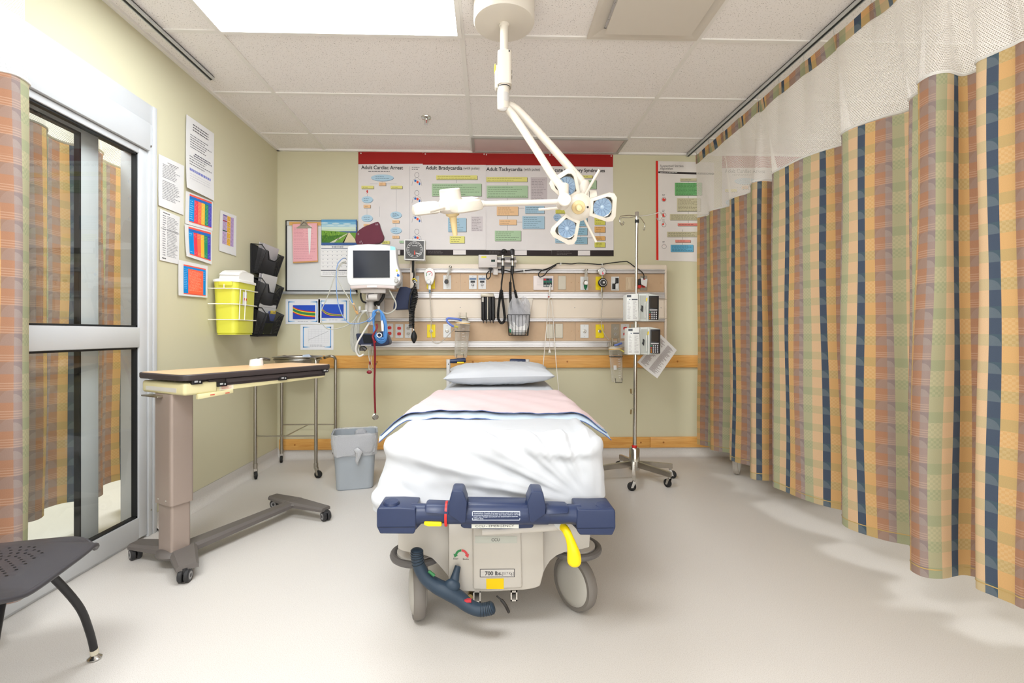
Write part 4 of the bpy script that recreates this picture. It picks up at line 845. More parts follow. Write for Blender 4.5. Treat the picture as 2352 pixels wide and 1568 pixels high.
# flowmeters and regulators plugged into the gas outlets
def flowmeter(G, top, label, knob, tilt):
    o, cx, cz, y = G[0], G[1], G[2], G[3]; T = thing('flowmeter', label, 'flowmeter', (cx, y, cz-.03))
    b = MB(); b.cyl((cx, y-.002, cz), (cx, y-.05, cz), .013, steel, n=14); b.lathe([(.016, -.008), (.016, .012), (.010, .02)], (cx, y-.05, cz), (0, 0, 1), steel, 14); b.disc((cx, y-.05, cz-.008), (0, 0, -1), .016, steel); b.build('valve_body', T)
    tp = V((cx+tilt, y-.05, cz+top)); b = MB(); b.tube([(cx, y-.05, cz+.015), tp], .0125, clear, 14); b.build('sight_tube', T)
    b = MB(); b.tube([(cx, y-.05, cz+.015), tp], .004, mat('tube_core', (206, 206, 200), .5), 8); b.lathe([(.013, 0), (.013, .008), (.008, .012), (0, .012)], tp, tp-V((cx, y-.05, cz)), steel, 14); b.build('float_rod', T)
    b = MB(); b.lathe([(0, 0), (.014, 0), (.017, .006), (.015, .016), (0, .016)], (cx, y-.062, cz-.004), (0, -1, 0), knob, 14); b.build('knob', T); return T, cx, cz, y
gr = mat('oxygen_green', (24, 110, 70), .4)
flowmeter(G1, .115, 'clear tube oxygen flowmeter tilting right on a white outlet plate next to the suction gauge', black, .03)
T, cx, cz, y = flowmeter(G2, .10, 'clear tube flowmeter with a green fitting on a white plate, right half of headwall', white, .006)
b = MB(); b.lathe([(.003, .0), (.007, .01), (.012, .02), (.016, .036), (.012, .042), (.004, .046)], (cx, y-.05, cz-.06), (0, 0, 1), gr, 12); b.build('green_fitting', T)
flowmeter(G0, .10, 'flowmeter half hidden behind the aneroid gauge pole', black, .0)
cx, cz, y = G4[1:]
T = thing('suction_regulator', 'white egg shaped suction regulator with a round dial and tube', 'suction regulator', (cx, y, cz-.04))
Yr = y-.075; cpx = lambda x, yy: at(*c3(x, yy), Yr)
b = MB(); pts = spl([cpx(*k) for k in ((98, 375), (128, 366), (160, 376), (187, 420), (180, 490), (158, 545), (128, 556), (98, 545), (78, 490), (70, 420))], 3, True); bprism(b, pts, (0, .05, 0), white, .008, 3); b.build('body', T)
b = MB(); q = cpx(128, 440)
b.lathe([(.030, 0), (.030, .003), (0, .003)], q, (0, -1, 0), flat((234, 232, 230)), 24)
for k in range(18): 
    a0, a1 = [(-pi*.2+1.4*pi*j/18) for j in (k, k+1)]; cl = (70, 140, 90) if k > 12 else (206, 84, 84)
    b.add([q+V((r*math.cos(a), -.0035, r*math.sin(a))) for a, r in ((a0, .021), (a1, .021), (a1, .026), (a0, .026))], [(0, 1, 2, 3)], flat(cl))
b.tube([q+V((0, -.005, 0)), q+V((.012, -.005, .010))], .0012, black, 5); b.lathe([(.004, .003), (.004, .007), (0, .007)], q, (0, -1, 0), grey, 10); b.build('dial', T)
b = MB(); b.lathe([(.018, 0), (.019, .012), (.014, .02), (0, .02)], cpx(124, 525), (0, -1, 0), plw, 18); b.build('knob', T)
b = MB(); b.cyl(cpx(128, 558)+V((0, .02, 0)), cpx(128, 610)+V((0, .02, 0)), .012, white); b.cyl(cpx(128, 606)+V((0, .02, 0)), cpx(130, 650)+V((0, .02, 0)), .007, mat('blue_grey', (110, 134, 150), .4)); b.cyl((cx, y, cz), (cx, y-.04, cz), .015, steel); b.build('hose_barb', T)
tubm = clear_mat('vinyl_tubing', (222, 216, 206), .34)
b = MB(); b.tube(spl([at(*c3(130, 648), Yr+.02), at(*c3(142, 780), Yr+.03), at(*c3(150, 930), Yr+.03), at(*c3(146, 1090), Yr+.02), at(*c3(165, 1190), Yr), at(*c3(215, 1218), Yr-.01), at(*c3(280, 1185), Yr-.02), at(*c3(350, 1115), Yr-.02), at(*c3(412, 1052), Yr-.02)], 7), .0042, tubm, 8)
tag(b.build('suction_tubing'), 'clear tube looping from the egg shaped regulator to the ribbed canister', 'tubing')
cx, cz, y = G3[1:]; Yr = y-.07
T = thing('suction_regulator', 'round gauge and black knob regulator on a yellow plate, right half of headwall', 'suction regulator', (cx, y, cz-.05))
b = MB(); q = at(*c4(801, 310), Yr); b.lathe([(0, .022), (.030, .022), (.033, .016), (.033, 0), (.029, -.002)], q, (0, 1, 0), steel, 24); b.build('gauge_case', T)
b = MB(); b.disc(q+V((0, -.0005, 0)), (0, -1, 0), .029, flat((226, 224, 222)), 24)
for k in range(9): a = pi*1.25-k*pi*1.5/8; b.tube([q+V((.022*math.cos(a), -.0012, .022*math.sin(a))), q+V((.027*math.cos(a), -.0012, .027*math.sin(a)))], .0008, INK, 4)
b.add([q+V((r*math.cos(a), -.0012, r*math.sin(a))) for r, a in ((.001, -1.2), (.024, -1.75), (.026, -1.3), (.022, -.9))], [(0, 1, 2, 3)], flat((236, 110, 130))); b.tube([q+V((-.003, -.002, -.004)), q+V((.014, -.002, .012))], .001, INK, 4); b.build('dial_face', T, 0)
b = MB(); q = at(*c4(808, 435), Yr-.005); b.lathe([(.036, .02), (.037, 0), (.030, -.006), (.024, -.006), (.022, -.014), (.010, -.016), (0, -.016)], q, (0, 1, 0), black, 26); b.lathe([(.029, -.0065), (.026, -.008), (.0235, -.0065)], q, (0, 1, 0), pls, 26); b.disc(q+V((.004, -.0165, .0)), (0, -1, 0), .009, pls, 14); b.build('knob', T)
b = MB(); b.cyl(at(*c4(801, 340), Yr+.01), at(*c4(801, 400), Yr+.01), .008, steel, n=10); b.cyl((cx, y, cz), (cx, y-.05, cz), .013, steel); b.cyl(at(*c4(798, 490), Yr+.01), at(*c4(796, 545), Yr+.01), .010, steel, n=10); b.cyl(at(*c4(797, 545), Yr+.01), at(*c4(799, 585), Yr+.01), .005, plg, n=8); b.build('stem', T)
b = MB(); b.tube(spl([at(*c4(799, 580), Yr+.01), at(*c4(802, 690), Yr+.012), at(*c4(790, 840), Yr+.02), at(*c4(796, 940), Yr+.02), at(*c4(830, 1020), Yr+.0), at(*c4(880, 1080), Yr-.01)], 7), .0036, tubm, 8); tag(b.build('suction_tubing'), 'thin clear tube hanging below the round gauge regulator', 'tubing')
# suction canisters
def canister(pts, label, bluepts, tilt):
    (tx, ty), (bx, by), rt, rb, Yc = pts; top, bot = at(tx, ty, Yc), at(bx, by, Yc); ax = (bot-top); L_ = ax.length; ax.normalize()
    T = thing('suction_canister', label, 'suction canister', bot)
    b = MB(); prof = [(rt, 0), (rt*.985, .01)]
    n = 9
    for k in range(n): h = .03+(L_-.05)*k/n; r = rt+(rb-rt)*h/L_; prof += [(r, h), (r*1.015, h+.004), (r, h+.008)]
    prof += [(rb, L_-.01), (rb*.9, L_), (0, L_)]
    b.lathe(prof, top, ax, clear, 26); b.build('jar', T)
    b = MB()
    for k in range(11):
        h = .045+(L_-.08)*k/10; r = (rt+(rb-rt)*h/L_)*1.018+.001; c0 = top+ax*h
        b.tube([c0+V((r*math.sin(t), -r*math.cos(t), 0)) for t in [.05+.4*j/4*(1 if k % 2 else .7) for j in range(5)]], .0011, WHT, 4)
    b.build('scale_marks', T)
    b = MB(); b.lathe([(0, -.022), (rt*.5, -.022), (rt*.9, -.014), (rt*1.06, -.008), (rt*1.06, .008), (rt*.98, .008)], top, ax, mat('canister_lid', (222, 216, 200), .35), 26); b.lathe([(rt*1.07, -.003), (rt*1.07, .003)], top, ax, mat('amber_ring', (222, 172, 84), .4), 26); b.build('lid', T)
    b = MB(); b.tube([top+ax*(L_*.24)+(V((math.cos(a), math.sin(a), 0))*rt*1.03) for a in [k*2*pi/24 for k in range(24)]], .0028, mat('hoop_dark', (60, 58, 56), .35, metal=.8), 6, closed=True)
    m = bot-ax*.012
    b.tube([m+V((-.026, -rb*.7, .016)), m+V((-.026, -rb-.006, .016)), m+V((-.026, -rb-.006, -.016)), m+V((.026, -rb-.006, -.016)), m+V((.026, -rb-.006, .016)), m+V((.026, -rb*.7, .016))], .0025, mat('hoop_dark', (60, 58, 56), .35, metal=.8), 6)
    b.bb(top+V((-.035, .02, .0)), top+V((.035, HF-Yc-.02, .05)), plg, .004); b.build('bracket', T)
    b = MB()
    for sx in (-1, 1): b.bb(top+V((sx*.026-.004, -.02, .018)), top+V((sx*.026+.004, .03, .085)), plg, .002)
    b.cyl(top+V((-.03, 0, .045)), top+V((.034, 0, .045)), .010, plg, n=10); b.build('clamp', T)
    b = MB(); b.tube(spl([at(*p) for p in bluepts], 6), .0085, mat('blue_hose', (96, 120, 196), .35), 10); b.build('blue_hose', T)
    return T, top, bot, ax
T, top, bot, ax = canister((c3(505, 990), c3(480, 1376), .058, .050, 3.74), 'ribbed clear suction canister with long blue hose, above the bed head handle', [c3(490, 955)+(3.69,), c3(420, 940)+(3.68,), c3(335, 935)+(3.68,), c3(330, 970)+(3.67,), c3(370, 1010)+(3.66,), c3(405, 1026)+(3.66,)], 0)
b = MB(); b.cyl(at(*c3(400, 1022), 3.66), at(*c3(448, 1034), 3.68), .008, mat('fitting_yellow', (206, 196, 96), .4)); b.build('yellow_fitting', T)
T, top, bot, ax = canister((c4(948, 1180), c4(968, 1548), .052, .044, 3.74), 'ribbed clear suction canister beside the drip stand, hanging over the wooden rail', [c4(938, 1142)+(3.69,), c4(980, 1130)+(3.68,), c4(1018, 1118)+(3.69,)], 0)
b = MB(); b.cyl(at(*c4(1000, 1190), 3.69), at(*c4(1048, 1215), 3.68), .006, mat('fitting_yellow', (206, 196, 96), .4)); b.build('yellow_fitting', T)
b = MB(); b.add([top+ax*h+V((s*.012-.024, -.0495, 0)) for h, s in ((.13, -1), (.13, 1), (.165, 1), (.165, -1))], [(0, 1, 2, 3)], paper); b.build('label', T, 0)
# otoscope wall set
Yo = 3.855
T = thing('otoscope_set', 'grey wall transformer with two black handled diagnostic scopes on coiled cords', 'otoscope', at(1150, 700, Yo))
a, c = at(*c3(680, 218), 3.80), at(*c3(892, 365), 3.80)
b = MB(); b.bb((a.x, 3.80, c.z), (c.x, BW-.002, a.z), mat('transformer_grey', (204, 196, 192), .4, var=.01), .006); 
b.bb((c.x, 3.86, at(0, 608, 3.86).z), (at(*c3(1100, 0), 3.86).x, BW-.002, at(0, 584, 3.86).z), mat('backplate_grey', (168, 164, 162), .4)); b.build('transformer_box', T)
b = MB(); Yq = 3.7995; fq = lambda x, y: at(*c3(x, y), Yq)
b.add([fq(*p) for p in ((712, 238), (770, 238), (770, 254), (712, 254))], [(3, 2, 1, 0)], flat((222, 218, 40))); b.add([fq(*p) for p in ((824, 275), (868, 275), (868, 300), (824, 300))], [(3, 2, 1, 0)], flat((40, 60, 54)))
b.add([fq(*p) for p in ((806, 338), (870, 338), (870, 343), (806, 343))], [(3, 2, 1, 0)], PALE); b.build('front_print', T, 0)
b = MB(); b.bb(at(*c3(890, 306), 3.79), at(*c3(1112, 280), 3.79)+V((0, .05, 0)), mat('cradle_white', (214, 206, 200), .4), .003); b.bb(at(*c3(845, 445), 3.83), at(*c3(900, 370), 3.83)+V((0, .03, 0)), mat('cradle_white', (214, 206, 200), .4), .003); b.build('cradle', T)
def scope(cx, top, ang, head):
    b = MB(); f = lambda x, y, Y=3.775: at(*c3(x, y), Y)
    b.cyl(f(cx-2, 225), f(cx, 262), .011, chrome, n=14); b.cyl(f(cx, 262), f(cx, 285), .016, black, n=14); b.cyl(f(cx, 285), f(cx+1, 345), .012, chrome, n=14); b.tube([f(cx+1, 345), f(cx, 400), f(cx-1, 440)], [.013, .014, .010], black, 14)
    o = b.build('handle', T)
    b = MB()
    if head == 0: b.ball(f(968, 184, 3.77), (.026, .03, .021), black, 16, 10); b.lathe([(.012, 0), (.008, .03), (.004, .045)], f(968, 184, 3.75), (.3, -1, .1), black, 14); b.disc(f(966, 182, 3.738), (0, -1, 0), .004, chrome, 10)
    else: bprism(b, [f(*p) for p in ((1036, 158), (1060, 150), (1086, 156), (1086, 205), (1076, 234), (1050, 234), (1042, 205))], (0, .035, 0), black, .005)
    b.build('scope_head', o)
scope(955, 0, 0, 0); scope(1062, 0, 0, 1)
def coil(b, path, r, pitch, wire, mt):
    P = spl(path, 10); S = arclen(P); pts = []; n = int(S[-1]/pitch*10); j = 0
    for i in range(n):
        s = S[-1]*i/n
        while S[j+1] < s: j += 1
        q = P[j].lerp(P[j+1], (s-S[j])/max(1e-9, S[j+1]-S[j])); d = (P[j+1]-P[j]).normalized(); u = V((0, 1, 0)); u = (u-d*u.dot(d)).normalized(); w = d.cross(u); a = 2*pi*s/pitch
        pts.append(q+(u*math.cos(a)+w*math.sin(a))*r)
    b.tube(pts, wire, mt, 5)
f = lambda x, y, Y=3.79: at(*c3(x, y), Y)
b = MB(); b.tube(spl([f(954, 440), f(945, 520), f(940, 570), f(936, 620)], 5), .006, rubber, 8); coil(b, [f(936, 615), f(925, 690), f(905, 840), f(905, 940), f(940, 990), f(975, 950), f(968, 840), f(950, 700), f(942, 615)], .0085, .0062, .0032, rubber); b.tube(spl([f(942, 615), f(938, 540), f(950, 450), f(946, 385), f(930, 380)], 5), .0045, rubber, 8); b.build('coiled_cord', T)
b = MB(); b.tube(spl([f(1062, 440), f(1072, 520), f(1085, 600), f(1090, 625)], 5), .006, rubber, 8); coil(b, [f(1090, 620), f(1115, 720), f(1138, 820), f(1115, 862), f(1070, 862), f(1048, 800), f(1040, 660), f(1040, 525)], .0085, .0062, .0032, rubber); b.tube(spl([f(1040, 530), f(1046, 470), f(1046, 380)], 5), .0045, rubber, 8); b.build('coiled_cord', T)
b = MB(); Y = 3.80
b.tube(spl([f(815, 372, Y), f(822, 400, Y), f(800, 405, Y), f(772, 440, Y), f(775, 480, Y), f(792, 492, Y), f(815, 460, Y), f(818, 400, Y)], 6), .0045, rubber, 8); b.bb(f(800, 385, Y)-V((.004, .01, 0)), f(840, 368, Y)+V((0, .02, 0)), rubber, .004); b.build('mains_lead', T)
b = MB(); g = lambda x, y, Y=3.84: at(*c4(x, y), Y)
b.tube(spl([f(900, 385, 3.83), f(980, 395, 3.84), f(1060, 412, 3.84), f(1150, 405, 3.84), f(1300, 388, 3.84), f(1400, 392, 3.84)]+[g(110, 300), g(180, 285), g(280, 228), g(335, 218), g(450, 225), g(540, 216), g(680, 224), g(780, 230), g(900, 214), g(1050, 198), g(1090, 204), g(1170, 260), g(1240, 310), g(1268, 350), g(1266, 395)], 6), .0042, rubber, 8)
for d in (0, .006): b.tube(spl([g(280, 228, 3.83-d), g(200, 270, 3.83-d), g(120, 300, 3.83-d), g(82, 340, 3.83-d), g(100, 372, 3.83-d), g(150, 350, 3.83-d), g(190, 300, 3.83-d), g(282, 238, 3.83-d)], 6), .0042, rubber, 8)
tag(b.build('mains_cable'), 'black mains cable clipped along the top of the headwall with a tied loop', 'cable')
b = MB()
for x, y in ((335, 222), (800, 230)): b.bb(g(x-5, y+14, 3.836), g(x+5, y-14, 3.836)+V((0, BW-3.838, 0)), white, .002)
q = c3(1194, 405); b.bb(at(q[0]-1.2, q[1]+4, 3.832), at(q[0]+1.2, q[1]-4, 3.832)+V((0, .045, 0)), white, .002); o = tag(b.build('cable_clip'), 'white clips holding the black cable to the top of the headwall', 'cable clip')
b = MB(); k = g(1230, 390, 3.82); bprism(b, [g(*p, 3.815) for p in ((1235, 378), (1262, 385), (1264, 405), (1310, 390), (1300, 486), (1240, 455))], (0, .003, 0), paper, .0005, 1); tag(b.build('cable_tag'), 'small white paper tag on the plug of the black cable', 'tag')
b = MB(); b.bb(g(1212, 460, 3.82), g(1240, 392, 3.82)+V((0, .05, 0)), black, .004); b.bb(g(1210, 496, 3.825), g(1240, 462, 3.825)+V((0, .045, 0)), redf, .003); tag(b.build('power_plug'), 'black plug in the socket at the right end of the headwall', 'plug')
# speculum dispenser
T = thing('speculum_dispenser', 'black four tube dispenser mounted below the grey transformer box', 'dispenser', at(1142, 742, 3.82))
b = MB(); f = lambda x, y, Y=3.82: at(*c3(x, y), Y)
for k in range(4):
    x = 730+34.5*k+(8 if k > 1 else 0); b.tube([f(x+2, 692), f(x+4, 820), f(x+5, 940), f(x+5, 956), f(x+6, 962), f(x+7, 990)], [.0155, .0155, .0145, .012, .004, .003], black, 14)
b.bb(f(712, 945, 3.83), f(858, 690, 3.83)+V((0, .03, 0)), black); b.build('tube_rack', T)
b = MB(); b.bb(f(706, 692, 3.80), f(852, 655, 3.80)+V((0, .06, 0)), plg, .003); b.build('top_bracket', T)
b = MB(); b.bb(f(781, 946, 3.803), f(789, 694, 3.803)+V((0, .004, 0)), plg); b.bb(f(718, 750, 3.801), f(740, 700, 3.801)+V((0, .004, 0)), greyf); b.build('label_strip', T, 0)
# wire basket with bags
Yw = 3.74
T = thing('wire_basket', 'small black wire basket hooked on the headwall rail below the scopes', 'wire basket', at(1191, 770, Yw))
b = MB(); f = lambda x, y, Y=Yw: at(*c3(x, y), Y); wd = .0024
back = .105
t0, t1, u0, u1 = f(1010, 895), f(1262, 895), f(1028, 1128), f(1240, 1128)
for q in (0, back): 
    b.tube([t0+V((0, q, 0)), t1+V((0, q, 0))], wd, blk_w, 6); b.tube([u0+V((0, q, 0)), u1+V((0, q, 0))], wd, blk_w, 6); b.tube([u0.lerp(t0, .13)+V((0, q, 0)), u1.lerp(t1, .13)+V((0, q, 0))], wd, blk_w, 6)
for k in range(7):
    s = k/6; b.tube([t0.lerp(t1, s), u0.lerp(u1, s), u0.lerp(u1, s)+V((0, back, 0)), t0.lerp(t1, s)+V((0, back, 0))], wd*.8, blk_w, 6)
for p, q in ((t0, u0), (t1, u1)):
    b.tube([p, p+V((0, back, 0))], wd, blk_w, 6)
    for s in (.3, .65): b.tube([p.lerp(q, 0)+V((0, back*s, 0)), q+V((0, back*s, 0))], wd*.8, blk_w, 6)
b.build('wire_frame', T)
b = MB(); b.add([at(*c3(x, y), 3.86) for x, y in ((1005, 700), (1295, 700), (1262, 900), (1005, 900))], [(0, 1, 2, 3)], mat('acrylic_plate', (222, 212, 196), .3)); b.build('backing_plate', T, 0)
def blob(b, x0, x1, y0, y1, Y, dep, mt, seed, amp):
    r = random.Random(seed); ph = [r.uniform(0, 6) for _ in range(8)]
    def fn(u, v):
        th = 2*pi*u; s = (math.sin(pi*(.02+.96*v)))**.22; w = 1+.08*math.sin(3*th+ph[0]+5*v)+.07*abs(math.sin(4*th+ph[1]-8*v))+.05*abs(math.sin(9*th+ph[3]+13*v))-.05*(v < .35)*math.sin(5*th)
        px = (x0+x1)/2+(x1-x0)/2*math.cos(th)*s*w; p = at(*c3(px, y0+(y1-y0)*v+(26*math.sin(2*th+ph[4])+16*math.sin(5*th+ph[5]))*(1-v)**2), Y); p.y += dep/2*math.sin(th)*s*w+amp*math.sin(9*v+ph[2]+4*u); return p
    b.grid(fn, 28, 18, mt, closed=True)
b = MB(); blob(b, 1030, 1255, 715, 1080, Yw+.05, .07, bag_m, 3, .004); blob(b, 1050, 1200, 760, 1060, Yw+.05, .04, bag_m, 5, .004); tag(b.build('plastic_bag'), 'crumpled clear plastic bag stuffed in the small wire basket', 'bag')
b = MB(); blob(b, 1040, 1235, 930, 1120, Yw+.05, .055, paper, 8, .002); tag(b.build('package'), 'white wrapped supply package inside the wire basket', 'package')
b = MB(); b.add([at(*c3(x, y), Yw+.018) for x, y in ((1075, 980), (1222, 990), (1220, 1070), (1078, 1068))], [(0, 1, 2, 3)], WHT)
for k in range(4): b.add([at(*c3(x, y+k*14), Yw+.0174) for x, y in ((1085, 1000), (1130+15*(k % 3), 1000), (1130+15*(k % 3), 1003), (1085, 1003))], [(0, 1, 2, 3)], PALE)
b.add([at(*c3(x, y), Yw+.0178) for x, y in ((1030, 1050), (1050, 1060), (1045, 1095), (1028, 1090))], [(0, 1, 2, 3)], flat((40, 130, 90))); tag(b.build('instruction_card', smooth=0), 'white card with a green mark at the front of the wire basket', 'card')
# ---------------------------------------------------------------- patient monitor and what hangs round it
Ym = 3.50
T = thing('patient_monitor', 'white patient monitor with a dark screen on a swivel wall arm', 'monitor', at(857, 700, Ym+.1))
f = lambda x, y, Y=Ym: at(*c6(x, y), Y)
mw = mat('monitor_white', (228, 228, 229), .32, var=.008)
b = MB(); out = [(186, 122), (280, 106), (420, 96), (600, 106), (728, 130), (734, 240), (745, 330), (778, 420), (783, 500), (760, 540), (722, 572), (460, 560), (215, 572), (188, 540), (172, 470), (178, 300)]
bprism(b, [f(*p) for p in out], (0, .085, 0), mw, .010, 3); b.box(f(450, 340, Ym+.12), (.26, .08, .22), mw, None, .02); CA = b.build('casing', T)
b = MB(); bprism(b, [f(*p, Ym-.001) for p in ((240, 166), (668, 166), (671, 484), (244, 486))], (0, -.004, 0), mw, .002); b.build('screen_bezel', CA)
scr = mat('screen_glass', (34, 40, 54), .12, var=.03, spec=.6)
b = MB(); b.add([f(*p, Ym-.0056) for p in ((248, 172), (662, 172), (664, 478), (251, 480))], [(3, 2, 1, 0)], scr); b.build('screen', CA, 0)
b = MB(); b.add([f(*p, Ym-.0008) for p in ((668, 122), (724, 132), (726, 168), (668, 168))], [(3, 2, 1, 0)], flat((160, 218, 226))); b.build('corner_print', CA, 0)
for x, y, c, rr_ in ((742, 398, (240, 216, 90), .009), (750, 428, (206, 196, 180), .006), (757, 452, (60, 110, 190), .010), (724, 474, (196, 194, 190), .006), (748, 478, (214, 210, 206), .007)):
    q = MB(); q.lathe([(0, .004), (rr_*.8, .004), (rr_, .002), (rr_, 0)], f(x, y, Ym-.0002), (0, -1, 0), flat(c), 12); q.build('button', T)
q = MB(); q.lathe([(0, .018), (.012, .018), (.015, .014), (.016, 0)], f(738, 512, Ym), (0, -1, 0), mat('knob_grey', (186, 184, 180), .35), 18); q.build('knob', T)
b = MB(); bprism(b, [f(*p, Ym+.004) for p in ((212, 570), (330, 556), (460, 552), (620, 556), (718, 568), (714, 604), (640, 598), (480, 592), (300, 600), (220, 606))], (0, .09, 0), mat('handle_pinkgrey', (206, 192, 188), .4), .006); bprism(b, [f(*p, Ym) for p in ((402, 566), (520, 566), (514, 588), (408, 588))], (0, .01, 0), mw, .003); b.build('base_handle', T)
ag = mat('arm_grey', (196, 190, 184), .4, var=.02); agd = mat('arm_dark', (70, 66, 64), .45)
b = MB(); b.box(f(495, 632, 3.60), (.19, .12, .035), ag, None, .006); b.box(f(480, 690, 3.62), (.10, .10, .07), ag, None, .012); b.cyl(f(430, 700, 3.56), f(530, 700, 3.56), .026, ag); b.cyl(f(455, 690, 3.55), f(455, 690, 3.64), .03, agd); b.build('tilt_head', T)
b = MB(); b.cyl(f(452, 740, 3.64), f(452, 870, 3.64), .026, ag); b.box(f(440, 800, 3.66), (.07, .06, .10), ag, None, .012); b.cyl(f(452, 860, 3.64), f(452, 1010, 3.64), .020, ag); b.tube([f(452, 800, 3.64), f(500, 830, 3.72), f(520, 850, HF)], .024, ag, 12); b.box(f(535, 850, HF-.03), (.10, .03, .17), ag, None, .006); b.build('wall_arm', T)
for x in (325, 540):
    q = MB(); q.tube(spl([f(x+75 if x < 400 else x-60, 850, 3.62), f(x+10, 860, 3.58), f(x, 840, 3.55), f(x, 800, 3.54)], 5), .009, plw, 8); q.build('cable_hook', T)
b = MB(); b.tube(spl([f(345, 606, 3.6), f(335, 680, 3.6), f(355, 740, 3.6), f(395, 760, 3.62)], 6), .007, rubber, 8); b.tube(spl([f(600, 605, 3.62), f(590, 690, 3.62), f(545, 755, 3.62), f(500, 775, 3.64)], 6), [.012]*13+[.018]*6, rubber, 8); b.build('data_cable', T)
gc = mat('lead_grey', (186, 184, 174), .45); bc = mat('lead_blue', (84, 142, 206), .4, var=.03); bcd = mat('lead_pale_blue', (132, 160, 204), .4)
YL = 3.44
b = MB(); b.tube(spl([f(168, 262, YL+.08), f(135, 262, YL), f(80, 320, YL), f(60, 440, YL), f(66, 640, YL), f(90, 800, YL), f(140, 920, YL), f(200, 985, YL), f(280, 997, YL), f(380, 975, YL), f(440, 935, YL+.05), f(520, 850, 3.54)], 7), .0035, bcd, 7); tag(b.build('sensor_lead'), 'pale blue sensor lead drooping from the monitor across the charts', 'lead')
b = MB(); b.tube(spl([f(168, 300, YL+.08), f(120, 310, YL), f(80, 360, YL), f(50, 440, YL), f(10, 560, YL), f(-50, 720, YL), f(-110, 860, YL), f(-100, 980, YL), f(-40, 1050, YL), f(60, 1054, YL), f(170, 1020, YL), f(250, 970, YL+.05), f(330, 860, 3.55)], 7), .0035, gc, 7); tag(b.build('sensor_lead'), 'grey lead making the widest loop over the blue bordered charts', 'lead')
b = MB(); b.tube(spl([f(168, 318, YL+.08), f(130, 318, YL), f(85, 380, YL), f(72, 470, YL), f(120, 580, YL), f(170, 660, YL), f(230, 760, YL), f(262, 790, YL), f(296, 880, 3.54)], 7), .004, gc, 7); b.tube(spl([f(225, 590, 3.56), f(222, 680, 3.50), f(245, 765, 3.50)], 6), .004, bc, 7); b.tube(spl([f(250, 765, 3.50), f(270, 820, 3.50), f(300, 885, 3.52)], 5), .009, mat('connector_orange', (226, 176, 116), .4), 8); tag(b.build('sensor_lead'), 'short grey and blue lead with an orange connector below the monitor corner', 'lead')
b = MB(); b.tube(spl([f(655, 610, Ym+.05), f(690, 680, Ym), f(730, 760, Ym), f(722, 830, Ym), f(650, 880, Ym), f(580, 862, Ym+.04), f(515, 790, 3.62)], 7), .005, gc, 8); tag(b.build('sensor_lead'), 'grey lead looping below the monitor in front of the navy cuff', 'lead')
b = MB()
for k in range(6):
    o = 9*k; Yk_ = 3.545-.006*(k % 3)
    b.tube(spl([f(330, 852, Yk_), f(300-o*.3, 900, Yk_), f(240+o*.8, 1010, Yk_), f(222+o*1.3, 1150, Yk_), f(235+o*1.5, 1270, Yk_), f(280+o, 1310+4*k, Yk_), f(312-o*.3, 1200, Yk_), f(318-o*.6, 1010, Yk_), f(340, 900, Yk_), f(380+o*.6, 860, Yk_), f(430, 930+o, 3.57)], 6), .0045, gc, 6)
b.tube(spl([f(500, 880, 3.5), f(430, 990, 3.5), f(350, 1120, 3.5), f(290, 1230, 3.5), f(285, 1310, 3.51), f(320, 1360, 3.52), f(370, 1340, 3.52)], 6), .007, mat('lead_white', (226, 222, 216), .4), 8)
b.tube(spl([f(345, 1300, 3.53), f(350, 1260, 3.53), f(395, 1290, 3.53)], 5), .016, agd, 8); tag(b.build('cable_bundle'), 'grey and white monitor cables hung in long loops left of the swivel arm', 'cables')
b = MB()
for k in range(9):
    o = k*6; Yk_ = 3.50-.005*(k % 4)
    b.tube(spl([f(535, 838, Yk_), f(500-o*.5, 862, Yk_), f(478-o*.3+10, 960, Yk_), f(480+o*.5, 1080, Yk_), f(515+o*.6, 1180-o*.4, Yk_), f(570, 1214-o*1.3, Yk_), f(620-o*.5, 1180-o*.6, Yk_), f(632-o*.9, 1080, Yk_), f(615-o, 950, Yk_), f(580-o*.4, 870, Yk_), f(545, 838, Yk_)], 6), .0045, bc, 6)
b.tube(spl([f(505, 880, 3.47), f(450, 960, 3.47), f(410, 970, 3.48)], 5), .005, bc, 6)
b.tube([f(573, 960, 3.47), f(580, 1010, 3.47), f(584, 1080, 3.47)], [.006, .011, .008], mw, 8); b.tube([f(545+26*math.cos(a), 1125+24*math.sin(a), 3.47) for a in [j*pi/8 for j in range(16)]], .004, mw, 6, closed=True); tag(b.build('cable_bundle'), 'bright blue coiled cable hanging on the swivel arm below the monitor', 'cables')
b = MB(); nv = mat('navy_fabric', (34, 42, 68), .75, var=.08, sheen=.2)
pts = [f(*p, 3.50) for p in ((276, 1105), (400, 1104), (480, 1112), (560, 1080), (612, 1090), (640, 1140), (662, 1200), (650, 1232), (560, 1250), (330, 1246), (300, 1220), (285, 1160))]
bprism(b, pts, (0, .10, 0), nv, .012, 3); T = tag(b.build('cuff_pouch'), 'navy pouch slung under the monitor arm', 'pouch')
b = MB(); b.add([f(*p, 3.4995) for p in ((350, 1115), (470, 1122), (470, 1215), (370, 1218))], [(3, 2, 1, 0)], mat('velcro_black', (22, 24, 30), .9)); b.build('flap', T, 0)
b = MB(); b.bb(f(340, 1242, 3.4992), f(455, 1232, 3.4992)+V((0, .0004, 0)), PALE); b.build('label_print', T, 0)
